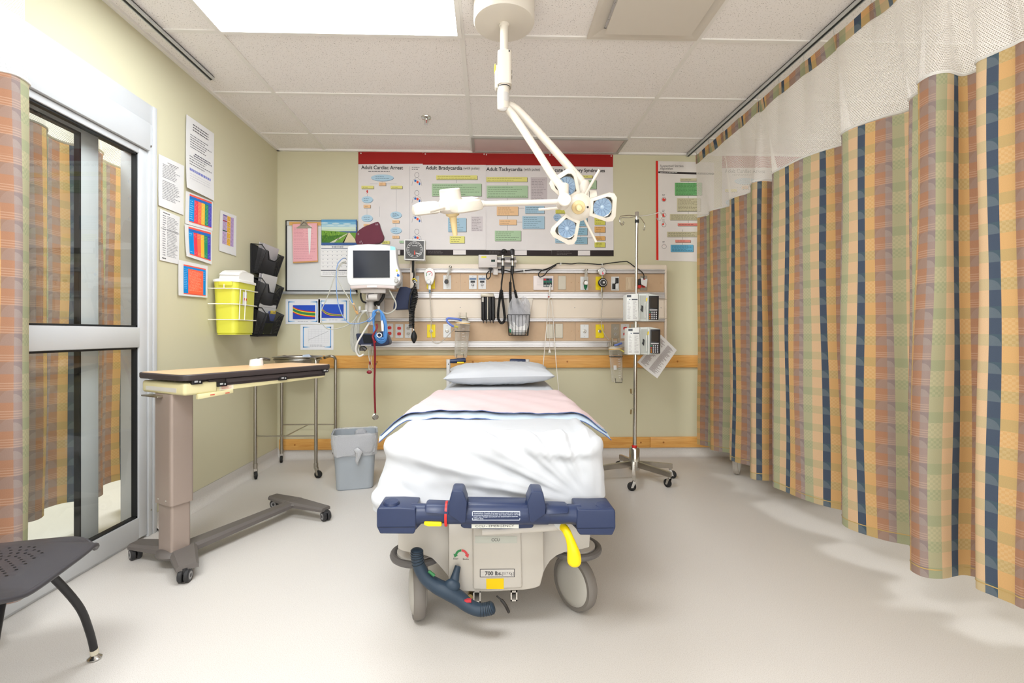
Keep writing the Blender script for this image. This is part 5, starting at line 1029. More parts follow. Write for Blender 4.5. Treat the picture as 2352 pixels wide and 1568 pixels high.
# stethoscope
mr = mat('tube_maroon', (134, 32, 44), .4, var=.04)
T = thing('stethoscope', 'maroon stethoscope hanging down the wall with a chrome chestpiece', 'stethoscope', at(861, 960, 3.60)); 
b = MB(); b.tube(spl([f(488, 1100, 3.47), f(470, 1140, 3.47), f(484, 1190, 3.47), f(496, 1300, 3.50), f(494, 1500, 3.55)]+[at(860, 880, 3.58), at(861, 920, 3.60), at(862, 948, 3.60)], 7), .0075, mr, 10); b.tube(spl([f(488, 1100, 3.47), f(520, 1040, 3.47), f(515, 1000, 3.48)], 5), .006, mr, 8); b.build('tubing', T)
b = MB(); p = at(862, 957, 3.60); b.lathe([(0, -.012), (.016, -.012), (.024, -.008), (.024, -.002), (.010, .002), (.010, .006), (.018, .009), (.016, .014), (0, .014)], p, (.3, -1, .1), chrome, 24); b.cyl(p+V((0, 0, .012)), p+V((0, 0, .032)), .006, chrome); b.build('chestpiece', T)
b = MB(); b.cyl(f(494, 1192, 3.475), f(495, 1205, 3.478), .009, red, n=10); b.build('collar', T); b = MB(); b.box(at(863, 835.5, 3.55), (.012, .012, .010), gr, None, .002); b.build('green_clip', T)
T = thing('earpiece_set', 'thin leads with dark red clips hanging beside the stethoscope', 'lead', at(848, 855, 3.55)); b = MB()
for x in (430, 445, 470): b.tube(spl([f(x, 1245, 3.53), f(x-6, 1350, 3.54), f(435+(x-430)*.4, 1420, 3.54), f(440+(x-445)*1.0, 1480, 3.55), f(435+(x-445)*.2, 1525, 3.55)], 5), .0022, gc, 6)
b.build('lead', T)
for x, y, r_ in ((440, 1432, (.008, .008, .02)), (432, 1540, (.02, .012, .014))):
    q = MB(); q.ball(f(x, y, 3.545), r_, mr, 12, 8); q.build('clip', T)
# maroon cuff lying on top of the monitor
b = MB(); mf = mat('maroon_fabric', (92, 34, 50), .8, var=.05, sheen=.2)
b7 = lambda x, y, Y: at(640+x/4.9, 330+y/4.9, Y)
o7 = spl([b7(x, y, 3.56) for x, y in ((865, 1030), (880, 992), (945, 940), (1030, 905), (1118, 876), (1140, 930), (1168, 1010), (1182, 1040), (1176, 1080), (1130, 1120), (1000, 1130), (872, 1124))], 2, True)
bprism(b, o7, (0, .035, 0), mf, .008, 3); T = tag(b.build('blood_pressure_cuff'), 'maroon blood pressure cuff folded on top of the patient monitor', 'blood pressure cuff')
b = MB(); q = MB()
for x, y in ((1092, 898), (1102, 900), (1112, 896), (890, 1010), (900, 1004), (912, 1100), (926, 1090), (938, 1110)): b.add([b7(x, y, 3.5595), b7(x+4, y, 3.5595), b7(x+6, y+18, 3.5595), b7(x+2, y+18, 3.5595)], [(0, 1, 2, 3)], PALE)
b.build('marking_print', T, 0)
# aneroid gauge
T = thing('sphygmomanometer', 'square black faced aneroid gauge on a rail post with navy cuff and coiled hose', 'blood pressure gauge', at(952, 680, 3.70)); Yg = 3.70
b = MB(); bprism(b, [f(*p, Yg) for p in ((820, 45), (1060, 52), (1056, 284), (822, 278))], (0, .06, 0), mat('gauge_white', (222, 220, 216), .35, var=.01), .004); G = b.build('gauge_case', T)
b = MB(); gq = lambda x, y, l=0: f(x, y, Yg-.0006-.0004*l); gb = mat('dial_black', (44, 40, 36), .3)
b.add([gq(*p) for p in ((836, 58), (1048, 66), (1044, 270), (838, 264))], [(3, 2, 1, 0)], gb)
ctr = (942, 160); n = 40
for k in range(n):
    a0, a1 = (2*pi*k/n, 2*pi*(k+1)/n); b.add([gq(ctr[0]+r*math.cos(a), ctr[1]+r*math.sin(a), 1) for a, r in ((a0, 86), (a1, 86), (a1, 90), (a0, 90))], [(0, 1, 2, 3)], flat((206, 204, 200)))
for k in range(16):
    a = pi*.62+k*(pi*1.76)/15; x, y = ctr[0]+72*math.cos(a), ctr[1]+72*math.sin(a); b.text(str(k*20), gq(x-8, y+5, 1), (1, 0, 0), (0, 0, 1), .008, WHT, .013)
b.text('mmHg', gq(915, 122, 1), (1, 0, 0), (0, 0, 1), .008, WHT, .04); b.add([gq(*p, 2) for p in ((936, 218), (940, 172), (946, 172), (950, 218))], [(0, 1, 2, 3)], flat((214, 70, 56))); b.add([gq(*p, 1) for p in ((955, 196), (1020, 210), (1020, 216), (955, 204))], [(0, 1, 2, 3)], WHT)
b.build('dial', G, 0)
b = MB(); b.bb(f(892, 600, 3.78), f(948, 284, 3.78)+V((0, .02, 0)), hwc, .004); b.cyl(f(922, 280, 3.74), f(922, 420, 3.76), .008, gask); b.box(f(920, 640, 3.83), (.06, .07, .05), hwc, None, .006); b.build('rail_post', T)
b = MB(); cf = [f(*p, 3.62) for p in ((775, 580), (850, 578), (905, 600), (925, 640), (905, 740), (890, 832), (720, 840), (698, 832), (706, 770), (730, 690))]
bprism(b, cf, (0, .07, 0), nv, .014, 3); b.build('cuff', T)
b = MB(); b.tube(spl([f(930, 285, 3.72), f(930, 380, 3.73), f(935, 450, 3.72), f(925, 510, 3.68), f(945, 545, 3.66), f(930, 590, 3.65)], 6), .0065, rubber, 8)
coil(b, [f(930, 590, 3.63), f(950, 680, 3.62), f(935, 760, 3.62), f(912, 860, 3.62), f(910, 960, 3.63), f(908, 1045, 3.64)], .018, .0125, .0055, rubber); b.tube(spl([f(925, 600, 3.6), f(895, 680, 3.60), f(880, 800, 3.60), f(890, 880, 3.6)], 6), .007, rubber, 8); b.build('coiled_hose', T)
b = MB(); b.lathe([(.006, 0), (.010, .010), (.017, .022), (.0235, .045), (.0235, .06), (.016, .082), (.010, .092), (.008, .1), (0, .1)], f(935, 1070, 3.66), (0, 0, -1), rubber, 20); b.cyl(f(928, 1030, 3.66), f(934, 1075, 3.66), .007, chrome); b.build('inflation_bulb', T)
b = MB()
for k in range(5): b.tube(spl([f(915+8*k, 500+12*k, 3.67), f(940, 490+9*k, 3.655), f(968, 520+6*k, 3.66)], 4), .004, yel if k == 0 else (black if k % 2 else pls), 6)
b.build('hose_tie', T)
# ---------------------------------------------------------------- wheeled stretcher bed
BX, BY, BA = .012, 1.60, math.radians(-1.8)
BM = Matrix.Translation((BX, BY, 0)) @ Matrix.Rotation(BA, 4, 'Z')
bg = mat('bed_grey', (184, 178, 169), .4, var=.012); bgd = mat('bed_tube_grey', (196, 190, 182), .35, var=.02)
def BQ(x, y): return 840+x/3.92, 1080+y/3.92
BED = thing('hospital_bed', 'wheeled hospital stretcher bed with a navy push bar and grey base', 'bed', (BX, BY, 0))
b = MB(BM); b.box((0, 1.0, .580), (.69, 1.88, .12), mat('mattress_cover', (70, 84, 110), .6), None, .03, 3); b.build('mattress', BED)
b = MB(BM); b.box((0, 1.0, .525), (.60, 1.86, .04), bgd, None, .008)
for sx in (-1, 1):
    b.box((sx*.345, 1.0, .49), (.04, 1.9, .05), bgd, None, .008)
b.box((0, .04, .49), (.66, .05, .05), bgd, None, .008); b.box((0, 1.95, .49), (.66, .05, .05), bgd, None, .008)
b.cyl((0, .55, .36), (0, .55, .52), .07, bgd); b.cyl((0, 1.45, .36), (0, 1.45, .52), .07, bgd); b.build('litter_frame', BED)
# base hood with arches over the wheels, front panel surveyed at the foot end
Yf = 1.655
def ft(x, y, Y=Yf): return at(*BQ(x, y), Y)
b = MB()
L_ = [(296, 560), (290, 700), (330, 722), (420, 742), (520, 758), (600, 790), (660, 850), (710, 910), (742, 950)]
mid = [(745, 470), (1600, 470)]
R_ = [(2022, 575), (2014, 692), (1960, 706), (1880, 718), (1790, 738), (1720, 766), (1660, 815), (1625, 870), (1605, 910)]
wl = [ft(*p) for p in [(296, 480), (745, 470), (745, 955)]+L_[::-1]]; wr = [ft(*p) for p in [(1590, 470), (2022, 480)]+R_+[(1590, 960)]]
bprism(b, wl, (0, .55, 0), bg, .012, 2); b.build('wheel_shroud', BED); b = MB(); bprism(b, wr, (0, .55, 0), bg, .012, 2); b.build('wheel_shroud', BED)
b = MB(); cp = [(745, 450), (940, 450), (960, 470), (1560, 470), (1600, 500), (1608, 905), (1570, 1045), (1510, 1066), (1415, 1080), (1100, 1095), (965, 1094), (880, 1090), (745, 1060)]
bprism(b, [ft(x, y, Yf-.045) for x, y in cp], (0, .9, 0), bg, .014, 3)
bprism(b, [ft(x, y, Yf-.055) for x, y in ((960, 500), (1400, 500), (1412, 1062), (1100, 1082), (966, 1078))], (0, .04, 0), bg, .008, 3)
b.box((.01, 2.35, .24), (.50, 1.0, .16), bg, None, .04); HOOD = b.build('base_hood', BED)
b = MB(); Yl = Yf-.0562; q = lambda x, y, d=0: ft(x, y, Yl-d)
def qd(pts, c, d=0): b.add([q(*p, d) for p in pts], [list(range(len(pts)))[::-1]], c if not isinstance(c, tuple) else flat(c))
KX = at(1200, 1200, Yl).x-at(1199, 1200, Yl).x
def bt(s, x, y, w, h, c=INK, bold=.0): b.text(s, q(x, y, .0012), (1, 0, 0), (0, 0, 1), h/3.92*KX, c, w/3.92*KX, bold)
b.build_ = None
qd([(985, 592), (1362, 592), (1362, 655), (985, 655)], (176, 177, 168)); bt('CCU', 1133, 638, 72, 26); b.build('unit_label', HOOD, 0); b = MB()
for p in ([(1028, 888), (1342, 886), (1342, 960), (1028, 962)],):
    qd(p, (66, 62, 66)); qd([(1034, 893), (1336, 891), (1336, 955), (1034, 957)], (190, 186, 180), .0004)
bt('700 lbs.', 1074, 944, 152, 34, INK, .02); bt('[317 Kg.]', 1230, 940, 102, 24, flat((90, 86, 88))); bt('H', 1046, 922, 14, 14, PALE); bt('O', 1046, 946, 14, 14, PALE); b.build('weight_label', HOOD, 0); b = MB()
qd([(1085, 975), (1243, 972), (1243, 1067), (1086, 1067)], (216, 182, 10)); b.build('yellow_sticker', HOOD, 0)
b = MB(); Yl = Yf-.0462
def arc(cx, cy, r0, r1, a0, a1, c):
    for k in range(8):
        s, e = [math.radians(a0+(a1-a0)*j/8) for j in (k, k+1)]; qd([(cx+r0*math.cos(s), cy-r0*math.sin(s)), (cx+r1*math.cos(s), cy-r1*math.sin(s)), (cx+r1*math.cos(e), cy-r1*math.sin(e)), (cx+r0*math.cos(e), cy-r0*math.sin(e))][::-1 if a1 > a0 else 1], c)
arc(862, 770, 40, 60, 92, 165, (52, 124, 74)); arc(862, 770, 40, 60, 88, 15, (196, 70, 74))
qd([(790, 750), (832, 764), (800, 784)], (52, 124, 74), .0004); qd([(892, 764), (930, 752), (922, 788)], (196, 70, 74), .0004); bt('Steer', 788, 802, 46, 15); bt('Brake', 876, 806, 52, 15)
b.build('pedal_label', HOOD, 0)
b = MB()
for x0_, x1_, y1_ in ((966, 1036, 1190), (1304, 1366, 1178)):
    a, c = ft(x0_, y1_, 1.64), ft(x1_, 1085, 1.64); w = .005
    b.bb((a.x, 1.64, a.z), (a.x+w, 1.9, c.z), bgd); b.bb((c.x-w, 1.64, a.z), (c.x, 1.9, c.z), bgd); b.bb((a.x, 1.64, a.z), (c.x, 1.9, a.z+w), bgd); b.bb((a.x, 1.64, c.z-w), (c.x, 1.9, c.z), bgd); b.bb((a.x+w, 1.70, a.z+w), (c.x-w, 1.72, c.z-w), gask)
b.build('frame_tube', BED, 0)
b = MB(); a = ft(940, 1140, 1.66); b.cyl(a, a+V((0, .2, 0)), .010, mat('brass', (150, 130, 90), .3, metal=1), n=12); b.tube(spl([ft(1180, 1130, 1.75), ft(1225, 1170, 1.75), ft(1262, 1220, 1.74), ft(1290, 1280, 1.72)], 4), [.003]*4+[.006]*8+[.004], agd, 8); b.build('drive_rod', BED)
# castors
def castor(cx, cy, az, label=None):
    n = V((math.cos(az), math.sin(az), 0)); c = V((cx, cy, .102)); r = .102
    o = MB(); tyre = mat('tyre_grey', (118, 112, 106), .55, var=.04)
    o.lathe([(r*.80, -.020), (r*.93, -.021), (r*.985, -.014), (r, -.004), (r, .004), (r*.985, .014), (r*.93, .021), (r*.80, .020)], c, n, tyre, 40); W = o.build('wheel', BED)
    o = MB(); hub = mat('hub_cover', (176, 172, 164), .4, var=.02)
    o.lathe([(0, -.032), (r*.3, -.032), (r*.6, -.029), (r*.80, -.021), (r*.82, -.018), (r*.82, .018), (r*.80, .021), (r*.6, .029), (r*.3, .032), (0, .032)], c, n, hub, 36); o.build('hub_cover', W)
    o = MB(); s = c+V((n.y, -n.x, 0))*(-.012)
    o.cyl(s+V((0, 0, .10)), s+V((0, 0, .20)), .035, bgd); bprism(o, [c+n*-.034+V((0, 0, 0)) + k for k in (V((.0, .02, -.02)), V((0, -.02, -.02)), V((0, -.03, .10)), V((0, .03, .10)))], n*.008, bgd, .002); o.build('fork', BED)
    o = MB(); rr_ = .088; cc = V((cx, cy-.0, .232)); o.tube([cc+V((rr_*math.cos(a), rr_*math.sin(a), 0)) for a in [k*2*pi/36 for k in range(36)]], .0125, mat('bumper_grey', (96, 92, 90), .5), 10, closed=True); o.lathe([(0, .0), (.075, .0), (.075, .012), (0, .012)], cc, (0, 0, 1), bgd, 24); o.build('bumper_ring', BED)
castor(-.262, 1.735, math.radians(193)); castor(.322, 1.765, math.radians(214)); castor(-.24, 3.28, math.radians(185)); castor(.34, 3.3, math.radians(200))
# push bar
Yp = 1.50; P_ = lambda x, y, Y=Yp: at(*BQ(x, y), Y)
b = MB()
def endbox(pts, lo, sx):
    bprism(b, [P_(*p, Yp-.03) for p in pts], (0, .115, 0), navy, .016, 3)
b.tube([P_(420, 395), P_(530, 385), P_(750, 385)], [.034, .030, .030], navy, 18); b.tube([P_(1600, 395), P_(1830, 395), P_(1930, 400)], [.029, .029, .034], navy, 18)
bprism(b, [P_(530, 305, Yp-.02), P_(760, 312, Yp-.02), P_(768, 405, Yp-.04), P_(525, 385, Yp-.04)], (0, .05, 0), navy, .008); bprism(b, [P_(1605, 318, Yp-.02), P_(1832, 325, Yp-.02), P_(1836, 392, Yp-.04), P_(1604, 405, Yp-.04)], (0, .05, 0), navy, .008)
b.tube([P_(740, 380), P_(1640, 385)], .034, navy, 20)
bprism(b, [P_(885, 280), P_(1470, 290), P_(1500, 470), P_(1515, 500), P_(1500, 522), P_(1200, 534), P_(880, 524), P_(852, 505), P_(862, 470)], (0, .05, 0), navy, .010, 3)
bprism(b, [P_(900, 290, Yp-.014), P_(1460, 300, Yp-.014), P_(1480, 450, Yp-.030), P_(1200, 462, Yp-.032), P_(890, 452, Yp-.03)], (0, .05, 0), navy, .008, 3)
b.build('push_bar', BED)
for pts, kn, band in (([(110, 338), (300, 336), (448, 345), (452, 440), (448, 540), (432, 574), (128, 572), (98, 510), (98, 360)], (232, 292), ((108, 512), (440, 512))), ([(1905, 350), (2060, 352), (2236, 346), (2250, 370), (2252, 520), (2222, 586), (1930, 584), (1902, 545), (1900, 470)], (2135, 322), ((1900, 520), (2235, 522)))):
    b = MB(); bprism(b, [P_(*p, Yp-.035) for p in pts], (0, .105, 0), navy, .014, 4); cx0 = pts[2][0] if pts[0][0] < 1000 else pts[0][0]; sg_ = 1 if pts[0][0] < 1000 else -1; b.prism([P_(cx0-8*sg_, 350, Yp-.02), P_(cx0+75*sg_, 350, Yp+.015), P_(cx0+75*sg_, 455, Yp+.015), P_(cx0-8*sg_, 545, Yp-.02)], (0, .05, 0), navy); H_ = b.build('end_housing', BED)
    b = MB(); k = P_(*kn, Yp); b.lathe([(.026, -.016), (.026, .0), (.022, .006), (0, .007)], k, (0, -.1, 1), navy, 22); b.build('knob', H_)
    b = MB(); a, c = P_(*band[0], Yp-.0365), P_(*band[1], Yp-.0365); b.bb(a+V((0, 0, -.0012)), c+V((0, .12, .0012)), mat('navy_dark', (26, 32, 48), .4)); b.build('seam', H_, 0)
for pts in ([(775, 195), (790, 182), (866, 184), (882, 200), (912, 290), (900, 470), (862, 480), (745, 400), (748, 290)], [(1490, 200), (1504, 188), (1584, 192), (1600, 206), (1622, 330), (1616, 400), (1500, 478), (1478, 460), (1455, 290)]):
    b = MB(); bprism(b, [P_(*p, Yp-.045) for p in pts], (0, .075, 0), navy, .012, 3); b.build('bar_bracket', BED)
b = MB(); b.tube([P_(718, 388), P_(735, 388)][:1]+[P_(738, 388)], .0385, mat('red_band', (222, 40, 34), .4), 20); b.build('red_band', BED)
b = MB(); bprism(b, [P_(524, 462, Yp-.03), P_(682, 468, Yp-.03), P_(684, 508, Yp-.03), P_(560, 508, Yp-.03), P_(522, 494, Yp-.03)], (0, .03, 0), yel, .004); b.build('yellow_tab', BED)
Yw_ = Yp-.0335
b = MB(); w_ = lambda x, y, d=0: P_(x, y, Yw_-d); Wt = flat((206, 212, 224))
for (a, c) in (((958, 366), (1390, 372)), ((958, 444), (1390, 450)), ((958, 366), (963, 448)), ((1385, 368), (1390, 450))): b.add([w_(a[0], a[1]), w_(c[0], a[1]), w_(c[0], c[1]), w_(a[0], c[1])], [(3, 2, 1, 0)], Wt)
kx = KX/3.92
for k, t_ in enumerate(('WARNING: Possible fire hazard when used with oxygen', 'administering equipment of other than nasal, mask or 1/2 bed', 'length type. Oxygen tent should not extend below mattress', 'support level.')): b.text(t_, w_(970, 390+16.5*k, .0005), (1, 0, 0), (0, 0, 1), 9*kx*.93, Wt, (405, 405, 392, 90)[k]*kx*.93, .012)
b.build('warning_label', BED, 0)
b = MB(); Yw_ = Yp-.0008; b.add([w_(*p) for p in ((953, 482), (1378, 484), (1378, 522), (953, 520))], [(3, 2, 1, 0)], flat((222, 222, 214))); b.text('CCU - EMERGENCY', w_(988, 512, .0005), (1, 0, 0), (0, 0, 1), 20*kx*.93, INK, 350*kx*.93); b.build('name_strip', BED, 0)
b = MB(); LP_ = spl([P_(1765, 500, 1.53), P_(1800, 535, 1.51), P_(1835, 610, 1.50), P_(1862, 700, 1.49), P_(1876, 780, 1.49), P_(1878, 862, 1.49)], 8); nl = len(LP_)
b.tube(LP_, [max(.0005, (.0130+.0095*sm(.35, .85, i/(nl-1)))*math.sqrt(max(0, 1-max(0, (i/(nl-1)-.86)/.14)**2))) for i in range(nl)], yel, 20); b.cyl(P_(1725, 480, 1.55), P_(1775, 508, 1.525), .014, plw); b.build('release_lever', BED)
b = MB(); b.cyl(P_(1050, 545, 1.56), P_(1770, 500, 1.55), .014, bgd); b.tube([P_(1700, 480, 1.55), P_(1800, 470, 1.56), P_(1840, 440, 1.58)], .012, bgd, 10)
for px in (820, 1545): b.cyl(P_(px, 300, Yp+.03), V((P_(px, 300).x, 1.66, .50)), .018, bgd)
b.build('bar_support', BED)
b = MB(); pk = lambda x, y, Y=1.575: at(*BQ(x, y), Y); pdm = mat('pedal_navy', (38, 54, 70), .5, var=.05)
path = spl([pk(464, 700), pk(462, 760), pk(480, 860), pk(545, 970), pk(640, 1040), pk(740, 1090, 1.57), pk(840, 1150, 1.57), pk(925, 1215, 1.565), pk(1015, 1252, 1.56), pk(1100, 1246, 1.56), pk(1160, 1222, 1.56)], 8)
n = len(path); rad = [max(.0008, .0205*math.sqrt(1-(1-min(1, min(i, n-1-i)/5.0))**2)*(1+.25*math.exp(-((i/n-.5)/.16)**2))) for i in range(n)]
b.tube(path, rad, pdm, 18); b.tube([pk(830, 860, 1.60), pk(815, 920, 1.59), pk(800, 985, 1.58), pk(770, 1060, 1.575)], [.010, .012, .016, .020], pdm, 14)
b.ball(pk(775, 1040, 1.57), (.028, .018, .024), pdm, 16, 10); PD = b.build('brake_pedal', BED)
b = MB()
for rng_ in (range(4, 15, 2), range(n-15, n-4, 2)):
  b = MB()
  for i in rng_:
    d = (path[i+1]-path[i-1]).normalized(); u = d.cross(V((0, 1, 0))).normalized(); w = d.cross(u)
    b.tube([path[i]+(u*math.cos(t)+w*math.sin(t))*rad[i]*1.0 for t in [k*2*pi/20 for k in range(20)]], .0013, mat('pedal_rib', (26, 36, 46), .5), 5, closed=True)
  b.build('grip_ribs', PD)
b = MB(); b.bb(pk(888, 1190, 1.549), pk(950, 1165, 1.549)+V((0, .01, 0)), mat('brake_red', (180, 46, 56), .5)); b.build('red_mark', PD)
b = MB(); b.tube([pk(566, 905, 1.562), pk(620, 948, 1.558)], .005, mat('brake_green', (40, 110, 60), .5), 6); b.build('green_mark', PD)
# side rail folded down at the right foot corner
b = MB(); qf = lambda x, y, Y=1.72: at(*BQ(x, y), Y)
b.tube([qf(1845, 215, 1.70), qf(1900, 170, 1.80), qf(1990, 260, 1.66)], .012, bgd, 10); bprism(b, [qf(*p) for p in ((1820, 330), (1830, 210), (1900, 170), (1985, 265), (1960, 300))], (0, .02, 0), bg, .006); b.cyl(qf(1960, 190, 1.74), qf(1960, 190, 1.80), .022, rubber); b.box(qf(2030, 235, 1.70), (.05, .05, .05), steel, None, .006); b.tube([qf(2050, 250), qf(2085, 180)], .010, steel, 10); b.box(qf(2112, 200, 1.72), (.018, .03, .024), mat('amber_tab', (238, 176, 20), .4), None, .004); b.build('side_rail_latch', BED)
b = MB(BM)
for sx in (-1, 1):
    for z in (.40, .50): b.cyl((sx*.405, .45, z), (sx*.405, 1.75, z), .011, bgd)
    for y in (.5, .9, 1.3, 1.7): b.cyl((sx*.405, y, .38), (sx*.405, y, .52), .010, bgd)
b.build('side_rail', BED)
# head handles
for px0, px1, yl in ((1028, 1070, 825), (1213, 1171, 826)):
    Yh = 3.60; b = MB(); sg = 1 if px1 > px0 else -1
    b.tube([at(px0+2*sg, 830, Yh), at(px0+2*sg, 868, Yh), V((at(px0+2*sg, 868, Yh).x, Yh, .50))], .0165, mat('bed_white_tube', (216, 214, 212), .35), 14); b.lathe([(0, 0), (.018, 0), (.018, -.02), (.016, -.02)], at(px0+2*sg, 825, Yh), (0, 0, 1), mat('bed_white_tube', (216, 214, 212), .35), 14); b.disc(at(px0+2*sg, 836, Yh-.0175), (0, -1, 0), .004, black, 8); HH = b.build('head_post', BED)
    b = MB(); b.tube([at(px0+6*sg, 829, Yh), at(px0+14*sg, 829, Yh), at(px1-4*sg, 829-2*(sg > 0), Yh), at(px1, 829-2*(sg > 0), Yh)], [.016, .0175, .0185, .014], navy, 16); b.build('hand_grip', HH)
    b = MB(); b.box(at(px1-12*sg, 832.5, Yh-.015), (.055, .016, .012), yel, None, .005); b.build('grip_trigger', HH)
# ---------------------------------------------------------------- bedding
linen = mat('white_linen', (200, 202, 206), .85, var=.008, spec=.15, bump=.06, bscale=900, sheen=.1)
def noise2(x, y, s=0):
    return (math.sin(x*7.1+y*3.3+s)+math.sin(x*13.7-y*9.1+2*s)*.6+math.sin(x*23.1+y*19.7+3*s)*.35)/1.95
HWD, LEN, ZT = .378, 1.99, .682
def contour(n=400):
    o = []; r = .07; x1_, y0_, y1_ = HWD, .0, LEN
    segs = [((-x1_+r, y0_), (x1_-r, y0_)), ((x1_, y0_+r), (x1_, y1_-r)), ((x1_-r, y1_), (-x1_+r, y1_)), ((-x1_, y1_-r), (-x1_, y0_+r))]
    cen = [(x1_-r, y0_+r, -90), (x1_-r, y1_-r, 0), (-x1_+r, y1_-r, 90), (-x1_+r, y0_+r, 180)]
    cnt = [190, 70, 24, 70]
    for (a, c), (cx_, cy_, s), k in zip(segs, cen, cnt):
        for i in range(k): t = i/k; o.append((a[0]+(c[0]-a[0])*t, a[1]+(c[1]-a[1])*t, None))
        for i in range(12): an = math.radians(s+90*i/12); o.append((cx_+r*math.cos(an), cy_+r*math.sin(an), None))
    res = []
    for i in range(len(o)):
        a, c = o[i-1], o[(i+1) % len(o)]; d = V((c[0]-a[0], c[1]-a[1], 0)).normalized(); res.append((o[i][0], o[i][1], d.y, -d.x))
    return res
CT = contour(); NC = len(CT)
def sheet_pt(i, v):
    x, y, nx, ny = CT[i]; R = .055
    drop = .20+.02*noise2(x*2, y*2, 1)*0
    if y < .30: drop = .205+.035*sm(.1, -.36, x)-.012*sm(.2, .38, x)
    else: drop = .19+.015*math.sin(y*5)
    arcl = R*pi/2
    if v < .45:
        s = v/.45; cx_, cy_ = 0, min(max(y, .28), LEN-.28); sx = 1-R/max(HWD, 1e-3)
        ex, ey = x-nx*R, y-ny*R; px, py = cx_+(ex-cx_)*s, cy_+(ey-cy_)*s; z = ZT; h = drop+arcl+(1-s)*.3; o = 0
        n = V((0, 0, 1))
    elif v < .62:
        a = (v-.45)/.17*pi/2; px, py = x-nx*R+nx*R*math.sin(a), y-ny*R+ny*R*math.sin(a); z = ZT-R+R*math.cos(a); h = drop+arcl-R*a; n = V((nx*math.sin(a), ny*math.sin(a), math.cos(a)))
    else:
        t = (v-.62)/.38; px, py = x, y; z = ZT-R-(drop-R+.02)*t; h = drop*(1-t); n = V((nx, ny, 0))
        fl = .012*t+.03*t*t*(sm(.0, -.40, x) if y < .5 else .3); px += nx*fl; py += ny*fl*.4
    d = 0
    # stretched folds fanning out of the right foot corner
    if y < .6 or v < .5:
        dx, dz = .335-px, h+.015; 
        if py < .22 or v >= .45 and ny < -.3:
            an = math.atan2(dz, max(dx, .005)); rad = math.hypot(dx, dz)
            w = (math.sin(21*an+1.1*math.sin(6.6*rad)+.4)+.35*math.sin(44*an+2+3*rad)); w = (abs((w+1.2)/2.4))**1.6
            amp = .027*sm(.05, .40, rad)*sm(.42, .24, h+.0*dx)*(1-.35*sm(.45, .72, dx)) * sm(.30, .02, py)
            d += amp*(w-.12)
        # gathered cloth above the right corner and at the left hem
        g = math.exp(-(((px-.25)/.13)**2+((h-.235)/.055)**2)); d += g*(.010+.009*math.sin(62*math.hypot(px-.27, (h-.36)*1.4))+.003*noise2(px*16, h*22, 2))
        g = math.exp(-(((px+.31)/.10)**2+((h-.06)/.07)**2))*(1 if ny < -.3 or py < .1 else 0); d += g*.012*abs(math.sin(26*px+20*h+2.5*math.sin(14*h)))
    d += .0018*noise2(px*4, py*4+h*5, 3)*(.3 if v < .45 else 1.5)
    if v >= .5 and abs(nx) > .7: d += .006*math.sin(py*17+h*9)*sm(.2, .05, h)
    return V((px, py, z))+n*d
NV = 84
b = MB(BM); b.grid(lambda u, v: sheet_pt(int(round(u*NC)) % NC, 1-v), NC, NV, linen, closed=True)
tag(b.build('bed_sheet', smooth=80), 'white fitted sheet stretched in diagonal folds over the foot of the bed', 'sheet')
# pillow
PM = BM @ Matrix.Translation((.0, 1.68, .764)) @ Matrix.Rotation(math.radians(2), 4, 'Z') @ Matrix.Rotation(math.radians(3), 4, 'X')
b = MB(PM)
def pil(u, v, s):
    a, c = 2*u-1, 2*v-1; k = (1-abs(a)**2.8)**.42*(1-abs(c)**2.6)**.42 if abs(a) < 1 and abs(c) < 1 else 0
    e = 1-.10*(1-abs(c)**2)*abs(a)**3; f_ = 1-.12*(1-abs(a)**2)*abs(c)**3
    z = s*.068*k*(1+.05*noise2(a*2, c*2, 1))+.004*noise2(a*5, c*6, 4)*k+(.006*math.sin(14*c+5*a)*k*sm(.3, 1, abs(a)))
    return V((a*.365*e, c*.235*f_, z+.008*a))
b.grid(lambda u, v: pil(u, v, 1), 48, 32, linen); b.grid(lambda u, v: pil(1-u, v, -1), 48, 32, linen)
tag(b.build('pillow', smooth=80), 'plump white pillow at the head of the bed', 'pillow')
# folded flannel sheet: pink top, pale blue underside with navy piping
pink = mat('pink_flannel', (222, 200, 200), .9, var=.015, spec=.1, bump=.08, bscale=700); pale = mat('pale_blue_flannel', (188, 204, 218), .9, var=.015, spec=.1)
def blank(u, v, lift, hw, y0, y1, seed):
    x = (2*u-1)*hw; y = y0+(y1-y0)*v+.012*noise2(u*2.2, v, seed)*(1 if v < .5 else .6)+.035*sm(.36, .46, abs(x))*(-1 if v < .3 else .25)*(1-v)
    e = .395; z = ZT+.004+lift
    if abs(x) > e-.05: q = abs(x)-(e-.05); z -= .9*q*q/(.07+q)*1.1
    z += .0035*noise2(x*5, y*6, seed)+.006*math.sin(x*9+seed)*sm(.25, .0, v)
    z += .012*math.exp(-((x-.40)/.05)**2-((y-.80)/.12)**2)*math.sin(30*y+20*x)
    return V((x+.012*noise2(y*3, v, seed+1)*abs(2*u-1)**3, y, z))
b = MB(BM); b.grid(lambda u, v: blank(u, v, -.006+.020*sm(.0, .05, v)*(1-sm(.1, .3, v)), .470, .340, 1.20, 3), 70, 40, pale)
BL = tag(b.build('folded_sheet', smooth=80), 'pale pink flannel sheet with a blue underside folded across the middle of the bed', 'sheet')
b = MB(BM); b.grid(lambda u, v: blank(u, v, .024-.012*sm(.38, .5, abs(u-.5))-.012*sm(.1, .9, v), .464, .366, 1.22, 3), 70, 40, pink); b.build('pink_layer', BL, 80)
